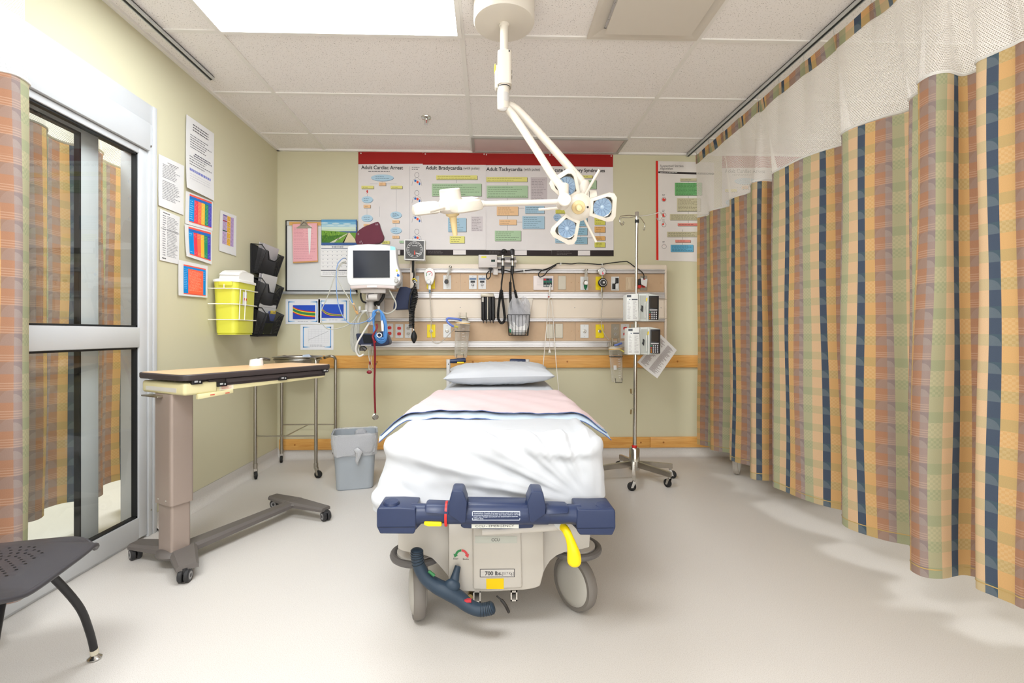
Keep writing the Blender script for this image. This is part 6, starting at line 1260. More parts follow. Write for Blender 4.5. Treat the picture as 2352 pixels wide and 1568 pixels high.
b = MB(BM); b.tube([blank(k/70, 0, -.005, .470, .340, 1.20, 3) for k in range(71)], .0022, mat('navy_piping', (82, 102, 150), .8), 6); b.tube([blank(k/70, 0, .023-.012*sm(.38, .5, abs(k/70-.5)), .464, .366, 1.22, 3) for k in range(71)], .0016, mat('navy_piping', (82, 102, 150), .8), 6); b.build('piping', BL)
# ---------------------------------------------------------------- overbed table
TC = V((-1.405, 2.15, 0)); tu, tv = V((.483, .876, 0)), V((.876, -.483, 0)); ang = math.atan2(tu.y, tu.x)
TM = Matrix.Translation(TC) @ Matrix(((tu.x, tv.x, 0, 0), (tu.y, tv.y, 0, 0), (0, 0, 1, 0), (0, 0, 0, 1)))   # local x along the table, y towards the bed
TB = thing('overbed_table', 'overbed table with a wood grain top, cream housing and grey column base', 'overbed table', TC)
lam = mat('table_laminate', (226, 186, 142), .35, var=.03, scale=14); edge = mat('table_edge', (66, 58, 58), .45); hous = mat('housing_cream', (226, 216, 168), .42, var=.015); colm = mat('column_taupe', (164, 148, 138), .38, metal=.25, var=.015); basm = mat('base_taupe', (104, 98, 94), .5, var=.03)
def rrect(x0, x1, y0, y1, r, z, n=6): return rr(x0, x1, y0, y1, z, r, n)
b = MB(TM); loft(b, [rrect(-.07, .735, -.178, .178, .04, .836), rrect(-.073, .738, -.181, .181, .042, .842), rrect(-.073, .738, -.181, .181, .042, .858), rrect(-.07, .735, -.178, .178, .04, .862)], edge); TT = b.build('table_top', TB)
b = MB(TM); loft(b, [rrect(-.064, .729, -.172, .172, .036, .8622), rrect(-.064, .729, -.172, .172, .036, .8628)], lam, False); b.build('wood_grain_surface', TT)
b = MB(TM)
# housing: end box, then side channels carrying the slides
bprism(b, [V((-.055, -.168, z)) for z in ()] or [V((-.055, -.165, .772)), V((.09, -.165, .772)), V((.09, -.165, .826)), V((-.055, -.165, .826))], (0, .33, 0), hous, .012, 3)
bprism(b, [V((.085, .10, .776)), V((.70, .10, .790)), V((.70, .10, .822)), V((.085, .10, .812))], (0, .058, 0), hous, .004); bprism(b, [V((.085, -.165, .776)), V((.70, -.165, .790)), V((.70, -.165, .822)), V((.085, -.165, .812))], (0, .05, 0), hous, .004); b.build('housing', TB)
b = MB(TM); b.bb((.05, -.12, .800), (.70, .162, .834), mat('slide_dark', (58, 50, 50), .5), .003); b.bb((.125, .155, .812), (.69, .170, .832), edge, .002); b.bb((.02, -.15, .824), (.70, .15, .838), mat('slide_dark', (58, 50, 50), .5)); b.build('slide_drawer', TB)
for x, z in ((-.005, .832), (.105, .812), (.42, .812), (.69, .832)):
    q = MB(TM); q.bb((x-.022, .140, z-.014), (x+.022, .174, z+.006), black, .002); q.box((x-.006, .1755, z-.002), (.014, .004, .008), alu, None, .001); q.box((x+.010, .1755, z-.004), (.006, .004, .008), alu, None, .001); q.build('slide_clip', TB)
b = MB(TM); b.bb((-.0557, -.13, .784), (-.055, .11, .802), flat((214, 210, 200))); b.build('end_label', TB, 0)
b = MB(TM); b.bb((.10, .1585, .779), (.165, .1592, .806), flat((236, 228, 206)))
for k in range(4): b.bb((.108, .1593, .785+.005*k), (.155-.012*(k % 2), .1597, .7868+.005*k), flat((214, 120, 110)))
b.build('red_print_label', TB, 0)
b = MB(TM); bprism(b, [V((.0, .172, .774)), V((.16, .166, .780)), V((.16, .166, .762)), V((.0, .172, .752))], (0, -.02, 0), hous, .002); b.build('height_lever', TB); b = MB(TM); b.bb((-.075, -.13, .757), (-.03, .0, .764), steel, .002); b.build('slide_bar', TB); b = MB(TM)
for q_ in ((.05, .1756), (.12, .172)): b.bb((q_[0], q_[1]-.003, .764), (q_[0]+.02, q_[1]-.0024, .768), flat((206, 80, 70)))
b.build('lever_print', TB, 0)
b = MB(TM); loft(b, [rrect(-.050, .050, -.075, .055, .014, .285), rrect(-.050, .050, -.075, .055, .014, .772)], colm); CO = b.build('column_sleeve', TB)
b = MB(TM); loft(b, [rrect(-.042, .042, -.062, .045, .012, .055), rrect(-.042, .042, -.062, .045, .012, .29)], colm); b.build('inner_column', TB)
b = MB(TM)
for y in (-.04, .02): b.lathe([(0, .002), (.004, .002), (.005, 0)], (-.051, y, .305), (-1, 0, 0), steel, 8)
b.build('screw', CO)
def beam(b, p0, p1, w0, w1, z0, z1, h0, h1, mt, sd=(0, 0, 0)):
    p0, p1 = V(p0), V(p1); d = (p1-p0).normalized(); s = V((-d.y, d.x, 0)); n = 10
    def ring(p, w, z, h): return [p+s*(-w)+V((0, 0, z)), p+s*(-w)+V((0, 0, z+h*.6)), p+s*(-w*.75)+V((0, 0, z+h)), p+s*(w*.75)+V((0, 0, z+h)), p+s*w+V((0, 0, z+h*.6)), p+s*w+V((0, 0, z))]
    loft(b, [ring(p0.lerp(p1, t), w0+(w1-w0)*t, z0+(z1-z0)*t, h0+(h1-h0)*t) for t in [k/n for k in range(n+1)]], mt)
b = MB(TM)
beam(b, (-.02, 0, 0), (.665, -.03, 0), .045, .03, .045, .056, .034, .026, basm)
beam(b, (.02, .02, 0), (-.06, .20, 0), .055, .040, .050, .052, .036, .022, basm); beam(b, (.02, -.02, 0), (-.045, -.245, 0), .055, .036, .050, .052, .036, .022, basm)
beam(b, (.65, -.04, 0), (.665, .205, 0), .05, .032, .056, .056, .030, .020, basm); beam(b, (.65, -.02, 0), (.665, -.235, 0), .05, .032, .056, .056, .030, .020, basm)
b.ball((.0, 0, .062), (.075, .08, .026), basm); b.ball((.65, -.03, .070), (.06, .07, .016), basm); b.build('base', TB)
def twin(M, x, y, az, parent, r=.027, mt=None):
    b = MB(M); n = V((math.cos(az), math.sin(az), 0)); c = V((x, y, r)); mt = mt or mat('castor_black', (44, 43, 44), .45)
    for s in (-1, 1): b.lathe([(0, .004), (r*.55, .004), (r*.9, .003), (r, .006), (r, .018), (r*.85, .022), (0, .022)], c, n*s, mt, 22)
    W = b.build('castor', parent); b = MB(M)
    for s in (-1, 1): b.lathe([(r*.30, .0225), (r*.62, .0225), (r*.62, .0215)], c, n*s, mat('castor_rim', (150, 148, 148), .3), 18)
    b.build('wheel_disc', W); b = MB(M); b.cyl(c+V((0, 0, r*.3)), c+V((0, 0, r+.006)), .012, mt, n=10); b.lathe([(r*1.04, -.006), (r*1.04, .006)], c+V((0, 0, 0)), n, mt, 20, ang=pi); b.build('stem', W)
twin(TM, -.065, .19, .9, TB); twin(TM, -.052, -.225, .2, TB); twin(TM, .668, .20, .3, TB); twin(TM, .668, -.215, -.3, TB)
# ---------------------------------------------------------------- basin stand by the corner
SX0, SX1, SY0, SY1 = -1.675, -1.245, 3.42, 3.85
ST = thing('basin_stand', 'tubular steel ring stand on castors in the corner behind the overbed table', 'basin stand', ((SX0+SX1)/2, (SY0+SY1)/2, 0))
LG = [(SX0, SY0), (SX1, SY0), (SX0, SY1), (SX1, SY1)]; zt = .872
for i, (x, y) in enumerate(LG):
    b = MB(); b.tube([(x, y, .085), (x, y, zt-.06)], .0125, steel, 14); b.cyl((x, y, .08), (x, y, .105), .0155, steel); b.build('leg', ST)
    a = (.6, 1.35, .25, .5)[i]; n = V((math.cos(a), math.sin(a), 0)); t_ = V((-n.y, n.x, 0)); c = V((x, y, .027))+t_*.018*(-1 if i < 2 else -1); q = MB()
    q.lathe([(0, -.010), (.02, -.010), (.027, -.008), (.027, .008), (.02, .010), (0, .010)], c, n, rubber, 20); W = q.build('castor', ST)
    q = MB()
    for s in (-1, 1): bprism(q, [c+n*s*.012+V((0, 0, -.006))-t_*.007, c+n*s*.012+V((0, 0, -.006))+t_*.007, V((x, y, .078))+n*s*.012+t_*.010, V((x, y, .078))+n*s*.012-t_*.012], n*s*.002, steel, .0006, 1)
    q.cyl((x, y, .070), (x, y, .084), .015, steel, n=12); q.cyl(c-n*.014, c+n*.014, .004, steel, n=8); q.build('fork', W)
b = MB(); cx_, cy_ = (SX0+SX1)/2, (SY0+SY1)/2; R0 = .168
for sx in (SX0, SX1):
    for sy in (SY0, SY1):
        e = V((cx_+(sx-cx_)*.72, cy_+(sy-cy_)*.62, .845)); b.tube(spl([(sx, sy, zt-.07), (sx, sy, zt-.045), (sx+(cx_-sx)*.06, sy+(cy_-sy)*.06, zt-.022), (sx+(cx_-sx)*.2, sy+(cy_-sy)*.14, zt-.018), e], 5), .0115, steel, 12)
b.tube([(cx_+R0*math.cos(a), cy_+R0*math.sin(a), .842) for a in [k*2*pi/40 for k in range(40)]], .006, steel, 8, closed=True); b.build('ring_support', ST)
b = MB(); zr = .302
for y in (SY0, SY1): b.cyl((SX0, y, zr), (SX1, y, zr), .0045, steel, n=10)
b.cyl((cx_, SY0, zr), (cx_, SY1, zr), .0045, steel, n=10); b.build('stretcher_rail', ST)
b = MB(); b.lathe([(.178, .004), (.182, .008), (.176, .012), (.165, .004), (.150, -.05), (.125, -.085), (0, -.09), (0, -.086), (.12, -.081), (.145, -.048), (.160, .004)], (cx_, cy_, .852), (0, 0, 1), steel, 40); tag(b.build('wash_basin'), 'stainless steel basin sitting in the ring of the corner stand', 'basin')
b = MB(); q0 = V((cx_+.02, cy_+.02, .80)); b.add([q0, q0+V((.10, .0, .0)), q0+V((.055, .01, .078)), q0+V((.0, .02, .072))], [(0, 1, 2, 3)], mat('blue_wrap', (196, 206, 222), .7)); b.add([q0+V((0, .02, .072)), q0+V((.055, .01, .078)), q0+V((.09, .06, .03))], [(0, 1, 2)], mat('blue_wrap', (196, 206, 222), .7))
tag(b.build('wrapper'), 'pale blue wrapper sticking out of the steel basin', 'wrapper')
b = MB(TM); b.grid(lambda u, v: V((.455+.038*(1-.12*v)*math.cos(2*pi*u), -.09+.03*(1-.1*v)*math.sin(2*pi*u), .863+.032*v)), 20, 4, paper, closed=True); b.grid(lambda u, v: V((.455+.034*v*math.cos(2*pi*u), -.09+.027*v*math.sin(2*pi*u), .895+.006*(1-v))), 20, 3, paper, closed=True)
tag(b.build('tissue_roll'), 'small white roll standing on the far end of the overbed table', 'roll')
# ---------------------------------------------------------------- waste bin
gb_ = mat('bin_grey', (164, 170, 176), .5, var=.015)
WM = Matrix.Translation((-.915, 3.24, 0)) @ Matrix.Rotation(math.radians(14), 4, 'Z')
WB = thing('waste_bin', 'grey plastic waste bin lined with a clear bag, beside the steel stand', 'waste bin', (-.915, 3.24, 0))
b = MB(WM); wr_ = lambda w, d, z, r: [V((p.x, p.y, p.z)) for p in rr(-w, w, -d, d, z, r, 6)]
loft(b, [wr_(.110, .085, .012, .03), wr_(.114, .089, .0, .035)][::-1]+[wr_(.118, .093, .006, .035), wr_(.134, .112, .28, .045), wr_(.141, .121, .352, .05), wr_(.147, .127, .356, .05), wr_(.147, .127, .366, .05), wr_(.140, .120, .366, .05), wr_(.132, .110, .28, .045), wr_(.112, .088, .02, .03)], gb_, True, True); b.build('body', WB)
b = MB(WM); lin_m = clear_mat('bin_liner', (240, 240, 242), .40, .5); R1 = wr_(.1485, .1285, .368, .05); nn = len(R1)
def liner(u, v):
    i = int(round(u*60)) % 60; t = i/60*nn; p = R1[int(t) % nn].lerp(R1[(int(t)+1) % nn], t-int(t)); c = V((0, 0, p.z))
    if v < .35: k = 1-.1*(.35-v)/.35; q = V((p.x*k, p.y*k, p.z-.14*(.35-v)/.35))
    elif v < .45: q = p+V((0, 0, .006))
    else: w = (v-.45)/.55; k = 1+.02*math.sin(pi*w)+.012*math.sin(i*1.7+w*3)*w-.045*w; q = V((p.x*k, p.y*k, p.z-.125*w*(1+.14*math.sin(i*.5))))
    r = .004*noise2(i*.35, v*6, 2); return V((q.x*(1+r*5), q.y*(1+r*5), q.z+r))
b.grid(liner, 60, 16, lin_m, closed=True)
b.tube([(-.0, -.132, .27), (.015, -.150, .275), (.03, -.146, .262), (.015, -.14, .20), (.02, -.138, .175)], [.006, .018, .022, .010, .003], lin_m, 10); b.build('liner_bag', WB, 80)
b = MB(WM)
for k in range(6): b.ball((.05+.03*math.cos(k*2.1), .03+.035*math.sin(k*1.7), .300+.010*k), (.04, .035, .026), bag_m, 10, 7)
tag(b.build('crumpled_waste'), 'crumpled white waste inside the lined grey bin', 'waste')
# ---------------------------------------------------------------- chair at the left edge
CHM = Matrix.Translation((-1.350, 1.246, 0)) @ Matrix.Rotation(math.radians(15), 4, 'Z')   # local +y = front, +x = chair's right
CH = thing('stacking_chair', 'black plastic stacking chair with a perforated seat, in front of the glass door', 'chair', (-1.350, 1.246, 0)); seatm = mat('chair_plastic', (62, 60, 64), .42, var=.03, spec=.45, bump=.05, bscale=500)
def seat(u, v, s):
    a, c = 2*u-1, 2*v-1; R_ = .215
    k = (abs(a)**4+abs(c)**4)**.25; m = max(abs(a), abs(c)); f = m/k if k > 1e-6 else 1
    x, y = a*f*R_*(1.0+.05*c), c*f*.243
    z = .442-.014*(1-min(1, k)**2.0)-.034*sm(.45, 1.0, c)*abs(c)**1.6-.024*sm(.5, 1, abs(a))**1.5-.006*sm(.93, 1.0, m)+.02*sm(-.5, -1, c)
    return V((x, y, z-(0 if s > 0 else .012)))
b = MB(CHM); b.grid(lambda u, v: seat(u, v, 1), 40, 40, seatm); b.grid(lambda u, v: seat(1-u, v, -1), 40, 40, seatm)
n_ = 160; rim = []
for k in range(160):
    a = 2*pi*k/160; ca, sa = math.cos(a), math.sin(a); m = max(abs(ca), abs(sa)); rim.append(seat((ca/m+1)/2, (sa/m+1)/2, 1)-V((0, 0, .006)))
b.tube(rim, .0072, seatm, 8, closed=True); SE = b.build('seat', CH, 60)
b = MB(CHM); hole = mat('perforation', (14, 14, 15), .7)
for i in range(-10, 11):
    for j in range(-8, 9):
        if (i+j) % 2 or (abs(i) > 8 and abs(j) > 5): continue
        q = seat((i*.0135/.215+1)/2, (j*.0160/.243-.04+1)/2, 1)+V((0, 0, .0009)); b.disc(q, (0, 0, 1), .0038, hole, 8, .0028)
o = b.build('perforations', SE, 0)
b = MB(CHM); ctr_ = lambda u, v: V(((2*u-1)*.215*(1-.12*v**3), -.262-.05*v-.03*(1-(2*u-1)**2), .56+.26*v*(1-.10*abs(2*u-1)**4)))
b.grid(lambda u, v: ctr_(u, v), 24, 14, seatm); b.grid(lambda u, v: ctr_(1-u, v)+V((0, -.012, 0)), 24, 14, seatm); b.build('backrest', CH, 60)
tubec = mat('chair_tube_black', (34, 33, 35), .4); CI = CHM.inverted()
pts = [CI @ V(p) for p in ((-1.262, 1.325, .412), (-1.261, 1.385, .35), (-1.258, 1.478, .204), (-1.257, 1.517, .10), (-1.256, 1.535, .022))]
def leg(fx, fy):
    b = MB(CHM); P = [V((fx*p.x, fy*p.y if fy > 0 else -p.y+.03, p.z)) for p in pts]; S = spl(P, 7); b.tube(S, .0105, tubec, 14); L_ = b.build('leg', CH)
    q = MB(CHM); d = (S[-1]-S[-5]).normalized(); q.cyl(S[-1]-d*.012, S[-1]+d*.004, .0118, mat('ferrule_cream', (214, 206, 186), .4)); q.build('ferrule', L_)
    q = MB(CHM); e = S[-1]; q.lathe([(0, -e.z+.002), (.0185, -e.z+.0015), (.0195, -e.z+.006), (.012, -e.z+.012), (.006, -e.z+.018), (0, -e.z+.018)], e, (0, 0, 1), chrome, 20); q.build('glide', L_)
sx = 1 if pts[0].x > 0 else -1
leg(1, 1); leg(-1.4, 1); leg(1, -1); leg(-1, -1)
b = MB(CHM)
for s in (-1, 1): b.tube(spl([(s*abs(pts[0].x), pts[0].y, .408), (s*abs(pts[0].x), 0, .402), (s*abs(pts[0].x), -.2, .405), (s*.19, -.28, .47), (s*.19, -.305, .70)], 6), .0105, tubec, 12)
b.cyl((-abs(pts[0].x), .02, .402), (abs(pts[0].x), .02, .402), .010, tubec); b.build('seat_frame', CH)
# ---------------------------------------------------------------- drip stand
IX, IY = 1.035, 3.33
IV = thing('drip_stand', 'chrome five legged drip stand holding two infusion pumps', 'drip stand', (IX, IY, 0)); topx = .018
b = MB(); b.tube([(IX, IY, .12), (IX+topx*.6, IY, 1.25)], .0135, chrome, 16); b.build('lower_pole', IV); b = MB(); b.tube([(IX+topx*.55, IY, 1.15), (IX+topx, IY, 1.885)], .0105, chrome, 16); b.lathe([(.014, 0), (.014, .05), (.011, .055), (0, .057)], (IX+topx, IY, 1.85), (0, 0, 1), chrome, 16); b.build('upper_pole', IV)
b = MB(); b.cyl((IX+topx, IY, 1.826), (IX+topx, IY, 1.846), .0145, black); b.build('pole_collar', IV)
b = MB(); b.lathe([(.036, .07), (.036, .215), (.030, .225), (.015, .228)], (IX, IY, 0), (0, 0, 1), chrome, 22); b.lathe([(.034, .072), (0, .072)], (IX, IY, 0), (0, 0, 1), black, 22); HB = b.build('hub', IV); b = MB(); b.lathe([(.0150, .226), (.018, .228), (.018, .240), (.0140, .242)], (IX, IY, 0), (0, 0, 1), red, 18); b.build('red_ring', HB)
for k, a in enumerate((188, 252, 312, 2, 95)):
    d = V((math.cos(math.radians(a)), math.sin(math.radians(a)), 0)); s = V((-d.y, d.x, 0)); b = MB(); c0 = V((IX, IY, 0))+d*.025; c1 = V((IX, IY, 0))+d*.275
    b.add([c0+s*.011+V((0, 0, .088)), c0-s*.011+V((0, 0, .088)), c0-s*.011+V((0, 0, .130)), c0+s*.011+V((0, 0, .130)), c1+s*.011+V((0, 0, .072)), c1-s*.011+V((0, 0, .072)), c1-s*.011+V((0, 0, .104)), c1+s*.011+V((0, 0, .104))], [(0, 1, 2, 3), (7, 6, 5, 4), (0, 4, 5, 1), (1, 5, 6, 2), (2, 6, 7, 3), (3, 7, 4, 0)], steel); Lg = b.build('base_leg', IV)
    q = MB(); n = V((math.cos(a*.7+k), math.sin(a*.7+k), 0)); t_ = V((-n.y, n.x, 0)); c = c1-d*.012+V((0, 0, .028))+t_*.014; q.lathe([(0, -.011), (.020, -.011), (.028, -.008), (.028, .008), (.020, .011), (0, .011)], c, n, rubber, 20); W = q.build('castor', Lg)
    q = MB()
    for sg in (-1, 1): bprism(q, [c+n*sg*.013-t_*.008+V((0, 0, -.008)), c+n*sg*.013+t_*.008+V((0, 0, -.008)), c+n*sg*.013-t_*.006+V((0, 0, .036)), c+n*sg*.013-t_*.026+V((0, 0, .036))], n*sg*.002, chrome, .0006, 1)
    q.cyl(c-t_*.014+V((0, 0, .034)), c-t_*.014+V((0, 0, .05)), .010, chrome, n=12); q.build('castor_fork', Lg)
def ivhook(x1_, y1_, drop, curl):
    o = V((IX+topx, IY, 1.874)); b = MB(); d = V((x1_, y1_, 0)); e = o+d+V((0, 0, -.012*drop))
    u = d.normalized(); ps = [o, o+d*.5+V((0, 0, .0)), e]+[e+u*(.018*math.sin(t)) + V((0, 0, -.028+.028*math.cos(t))) for t in (.6, 1.3, 2.0, 2.8, 3.6, 4.4)]
    b.tube(spl(ps, 4), .003, chrome, 8); b.build('hook', IV)
ivhook(-.125, -.05, 1, 1); ivhook(.14, -.06, -1, 1); ivhook(.08, .09, 2, 1); ivhook(-.08, .09, -1, 1)
b = MB()
for z, s in ((.60, 1), (.51, -1)): b.tube([(IX-.004, IY-.012, z), (IX-.022, IY-.02, z+.006*s), (IX-.03, IY-.02, z+.012*s)], .002, steel, 6); b.tube([(IX-.03, IY-.02, z+.012*s), (IX-.032, IY-.02, z+.045*s)], .0055, mat('hook_sleeve', (120, 96, 52), .5), 8)
b.build('cord_hook', IV)
# infusion pumps
pw = mat('pump_grey', (214, 218, 214), .35, var=.01); pk_ = mat('pump_black', (34, 33, 36), .35)
def pump(dx, dz, label):
    Yq = 3.215; f = lambda x, y, Y=Yq: at(*c4(x, y), Y)+V((dx, 0, dz))
    T = thing('infusion_pump', label, 'infusion pump', f(1250, 865), 'infusion pumps on the drip stand')
    b = MB(); bprism(b, [f(*p) for p in ((1210, 560), (1320, 556), (1440, 580), (1442, 860), (1300, 872), (1210, 866))], (0, .11, 0), pw, .006, 3); b.build('body', T)
    b = MB(); bprism(b, [f(*p, Yq-.02) for p in ((1076, 568), (1205, 558), (1212, 866), (1074, 866))], (0, .09, 0), mat('pump_white', (234, 236, 234), .4, var=.01), .004); b.bb(f(1300, 868, Yq-.010), f(1318, 558, Yq-.010)+V((0, .012, 0)), pw, .003); DR = b.build('door', T)
    b = MB(); l = lambda x, y, d=0: f(x, y, Yq-.0206-d); rg = random.Random(3)
    b.add([l(*p) for p in ((1078, 574), (1126, 574), (1126, 600), (1078, 600))], [(3, 2, 1, 0)], flat((92, 98, 106))); b.add([l(*p) for p in ((1132, 618), (1198, 618), (1198, 632), (1132, 632))], [(3, 2, 1, 0)], flat((80, 86, 96))); b.add([l(*p) for p in ((1098, 622), (1120, 622), (1110, 634))], [(2, 1, 0)], flat((60, 90, 120)))
    for k in range(16):
        for xx, ww in ((1082, 40), (1146, 50)):
            y = 644+13*k; w = ww*rg.uniform(.4, 1); b.add([l(xx, y), l(xx+w, y), l(xx+w, y+4), l(xx, y+4)], [(3, 2, 1, 0)], PALE)
    b.build('instruction_print', DR, 0)
    b = MB(); bprism(b, [f(*p, Yq-.001) for p in ((1326, 584), (1436, 584), (1432, 856), (1322, 854))], (0, -.006, 0), pk_, .003); KP = b.build('control_panel', T)
    b = MB(); b.add([f(*p, Yq-.0077) for p in ((1340, 604), (1420, 604), (1418, 722), (1336, 720))], [(3, 2, 1, 0)], mat('lcd_dark', (52, 46, 40), .2)); b.build('display', KP, 0)
    for r in range(5):
        for cc in range(4):
            x, y = 1338+24*cc, 742+23*r
            if r == 0:
                if cc: continue
                q = MB(); q.bb(f(1332, 750, Yq-.009), f(1420, 736, Yq-.009)+V((0, .002, 0)), flat((190, 188, 190)), .001, 1); q.build('key', KP); continue
            cl = (70, 130, 90) if (r, cc) == (1, 0) else (206, 90, 70) if (r, cc) == (2, 0) else (206, 130, 40) if (r, cc) in ((3, 0), (4, 0)) else (206, 204, 208)
            q = MB(); q.box(f(x-2, y+4, Yq-.0085), (.0085, .003, .0095), flat(cl), None, .001, 1); q.build('key', KP)
    b = MB(); b.bb(f(1225, 850, Yq-.002), f(1294, 580, Yq-.002)+V((0, .01, 0)), mat('channel_grey', (186, 190, 184), .4)); bprism(b, [f(*p, Yq-.003) for p in ((1240, 690), (1256, 700), (1250, 768), (1228, 740), (1240, 724))], (0, -.01, 0), black, .002); b.build('tube_channel', T)
    b = MB(); bprism(b, [f(*p, Yq-.004) for p in ((1292, 612), (1306, 604), (1302, 640), (1290, 652))], (0, -.008, 0), yel, .002); b.build('yellow_latch', T)
    b = MB(); b.tube([f(1284, 650, Yq-.006), f(1280, 720, Yq-.008), f(1284, 830, Yq-.006)], .003, white, 6); b.build('clip_arm', T)
    b = MB(); b.lathe([(0, .0), (.014, .004), (.022, .014), (.022, .03), (.010, .034), (.010, .07), (0, .07)], f(1040, 655, Yq+.05), (1, 0, 0), white, 20); b.build('clamp_knob', T)
    b = MB(); b.bb(f(1070, 690, Yq+.045), V((IX+.035, IY+.018, f(0, 640).z)), pw, .004); b.build('pole_clamp', T)
pump(0, 0, 'infusion pump clamped higher on the drip stand'); pump(.010, -.2310, 'infusion pump clamped lower on the drip stand, in front of the hanging sheet')
b = MB(); Yq = 3.36; f = lambda x, y: at(*c4(x, y), Yq)
q4 = [f(1460, 1020), f(1640, 1195), f(1420, 1512), f(1195, 1330)]
b.grid(lambda u, v: (q4[0].lerp(q4[1], u)).lerp(q4[3].lerp(q4[2], u), v)+V((0, .02*math.sin(pi*u)*v, 0)), 8, 8, paper)
rg = random.Random(9)
for k in range(40):
    v = .08+.86*k/40
    for (u0_, u1_) in ((.10, .46), (.54, .92)):
        e = u0_+(u1_-u0_)*rg.uniform(.5, 1); P4 = lambda u, vv: (q4[0].lerp(q4[1], u)).lerp(q4[3].lerp(q4[2], u), vv)+V((0, .02*math.sin(pi*u)*vv-.0012, 0)); b.add([P4(u0_, v), P4(e, v), P4(e, v+.011), P4(u0_, v+.011)], [(0, 1, 2, 3)], flat((150, 140, 138)))
tag(b.build('instruction_sheet', smooth=80), 'closely printed white sheet hanging askew behind the lower infusion pump', 'sheet of paper')
# wheel of the bed in the next bay, seen under the curtain
b = MB(); p = atZ(1700, 1095, 0); c = V((p.x+.015, p.y+.07, .102)); n = V((math.cos(2.5), math.sin(2.5), 0)); NB = thing('hospital_bed', 'bed in the next bay, only a castor showing under the curtain', 'bed', (c.x, c.y, 0))
b.lathe([(.08, -.018), (.096, -.016), (.102, 0), (.096, .016), (.08, .018)], c, n, mat('tyre_pale', (176, 168, 158), .5), 32); b.lathe([(0, -.026), (.05, -.024), (.082, -.017), (.082, .017), (.05, .024), (0, .026)], c, n, mat('hub_pale', (206, 202, 196), .4), 30); b.build('castor', NB)
b = MB(); b.cyl(c+V((0, 0, .09)), c+V((0, 0, .22)), .03, bgd); b.bb((c.x+.12, c.y-.3, .22), (c.x+.95, c.y+.5, .36), bg, .04); b.bb((c.x+.25, c.y-.9, .48), (c.x+1.0, c.y+1.0, .60), mat('mattress_cover', (70, 84, 110), .6), .04); b.cyl((c.x+.55, c.y, .3), (c.x+.55, c.y, .5), .07, bgd); b.cyl(c+V((0, 0, .21)), c+V((.2, .05, .24)), .02, bgd); b.build('frame', NB)
# ---------------------------------------------------------------- ceiling mounted surgical lamp
def lq(x, y, Y): return at(1060+x/3.136, y/3.136, Y)
def pq_(x, y, Y): return at(1100+x/6.031, 340+y/6.031, Y)
def pl_(x, y, Y): return at(820+x/6.031, 340+y/6.031, Y)
LX, LY = .068, 2.16
SL = thing('surgical_lamp', 'cream ceiling mounted surgical lamp with two jointed arms and heads', 'surgical lamp', (LX, LY, CZ-.12))
b = MB(); b.lathe([(0, -.105), (.125, -.105), (.136, -.102), (.140, -.094), (.140, .0)], (LX, LY, CZ), (0, 0, 1), lampw, 48); b.build('ceiling_canopy', SL)
b = MB(); b.lathe([(.024, -.105), (.024, -.112), (.0185, -.116), (.0185, -.26)], (LX, LY, CZ), (0, 0, 1), lampw, 24); b.build('stem', SL)
z0_, z1_ = lq(0, 640, LY).z, lq(0, 378, LY).z
b = MB(); loft(b, [rr(LX-.030, LX+.034, LY-.036, LY+.036, z, .016) for z in (z0_+.012, z1_-.004)], lampw); b.lathe([(.0, .0), (.026, .0), (.028, .01), (.028, z1_-z0_), (.024, z1_-z0_+.004)], (LX, LY-.006, z0_+.0), (0, 0, 1), lampw, 24); bprism(b, [V((LX-.042, LY-.02, z0_)), V((LX-.028, LY-.02, z0_-.004)), V((LX-.028, LY-.02, z1_-.07)), V((LX-.036, LY-.02, z1_-.06)), V((LX-.043, LY-.02, z1_-.09))], (0, .04, 0), lampw, .005)
BXH = b.build('junction_box', SL)
b = MB(); b.ball((LX-.042, LY-.004, lq(0, 500, LY).z), (.004, .02, .024), mat('sticker_yellow', (240, 206, 50), .4), 14, 10); b.build('yellow_sticker', BXH)
b = MB()
for z in (520, 560): b.box((LX+.034, LY-.01, lq(0, z, LY).z), (.004, .012, .012), black, None, .001)
b.box((LX+.022, LY-.037, lq(0, 395, LY).z), (.006, .004, .006), black, None, .001)
b.lathe([(.0285, 0), (.0285, .004)], (LX, LY-.006, z0_+.003), (0, 0, 1), black, 24); b.build('screw_caps', BXH)
zc0 = lq(0, 790, LY).z
b = MB(); b.lathe([(.0, 0), (.026, 0), (.027, .004), (.027, .09), (.025, .10), (.025, z0_-zc0+.004)], (LX-.004, LY-.006, zc0), (0, 0, 1), lampw, 24); HB2 = b.build('swivel_collar', SL)
b = MB(); b.cyl((LX-.004, LY-.006, zc0+.03), (LX-.004, LY-.006, zc0+.07), .0276, mat('collar_grey', (206, 202, 198), .35), n=24); b.ball((LX-.008, LY-.02, zc0), (.022, .012, .014), mat('collar_grey', (206, 202, 198), .35), 14, 8); b.build('collar_cap', HB2)
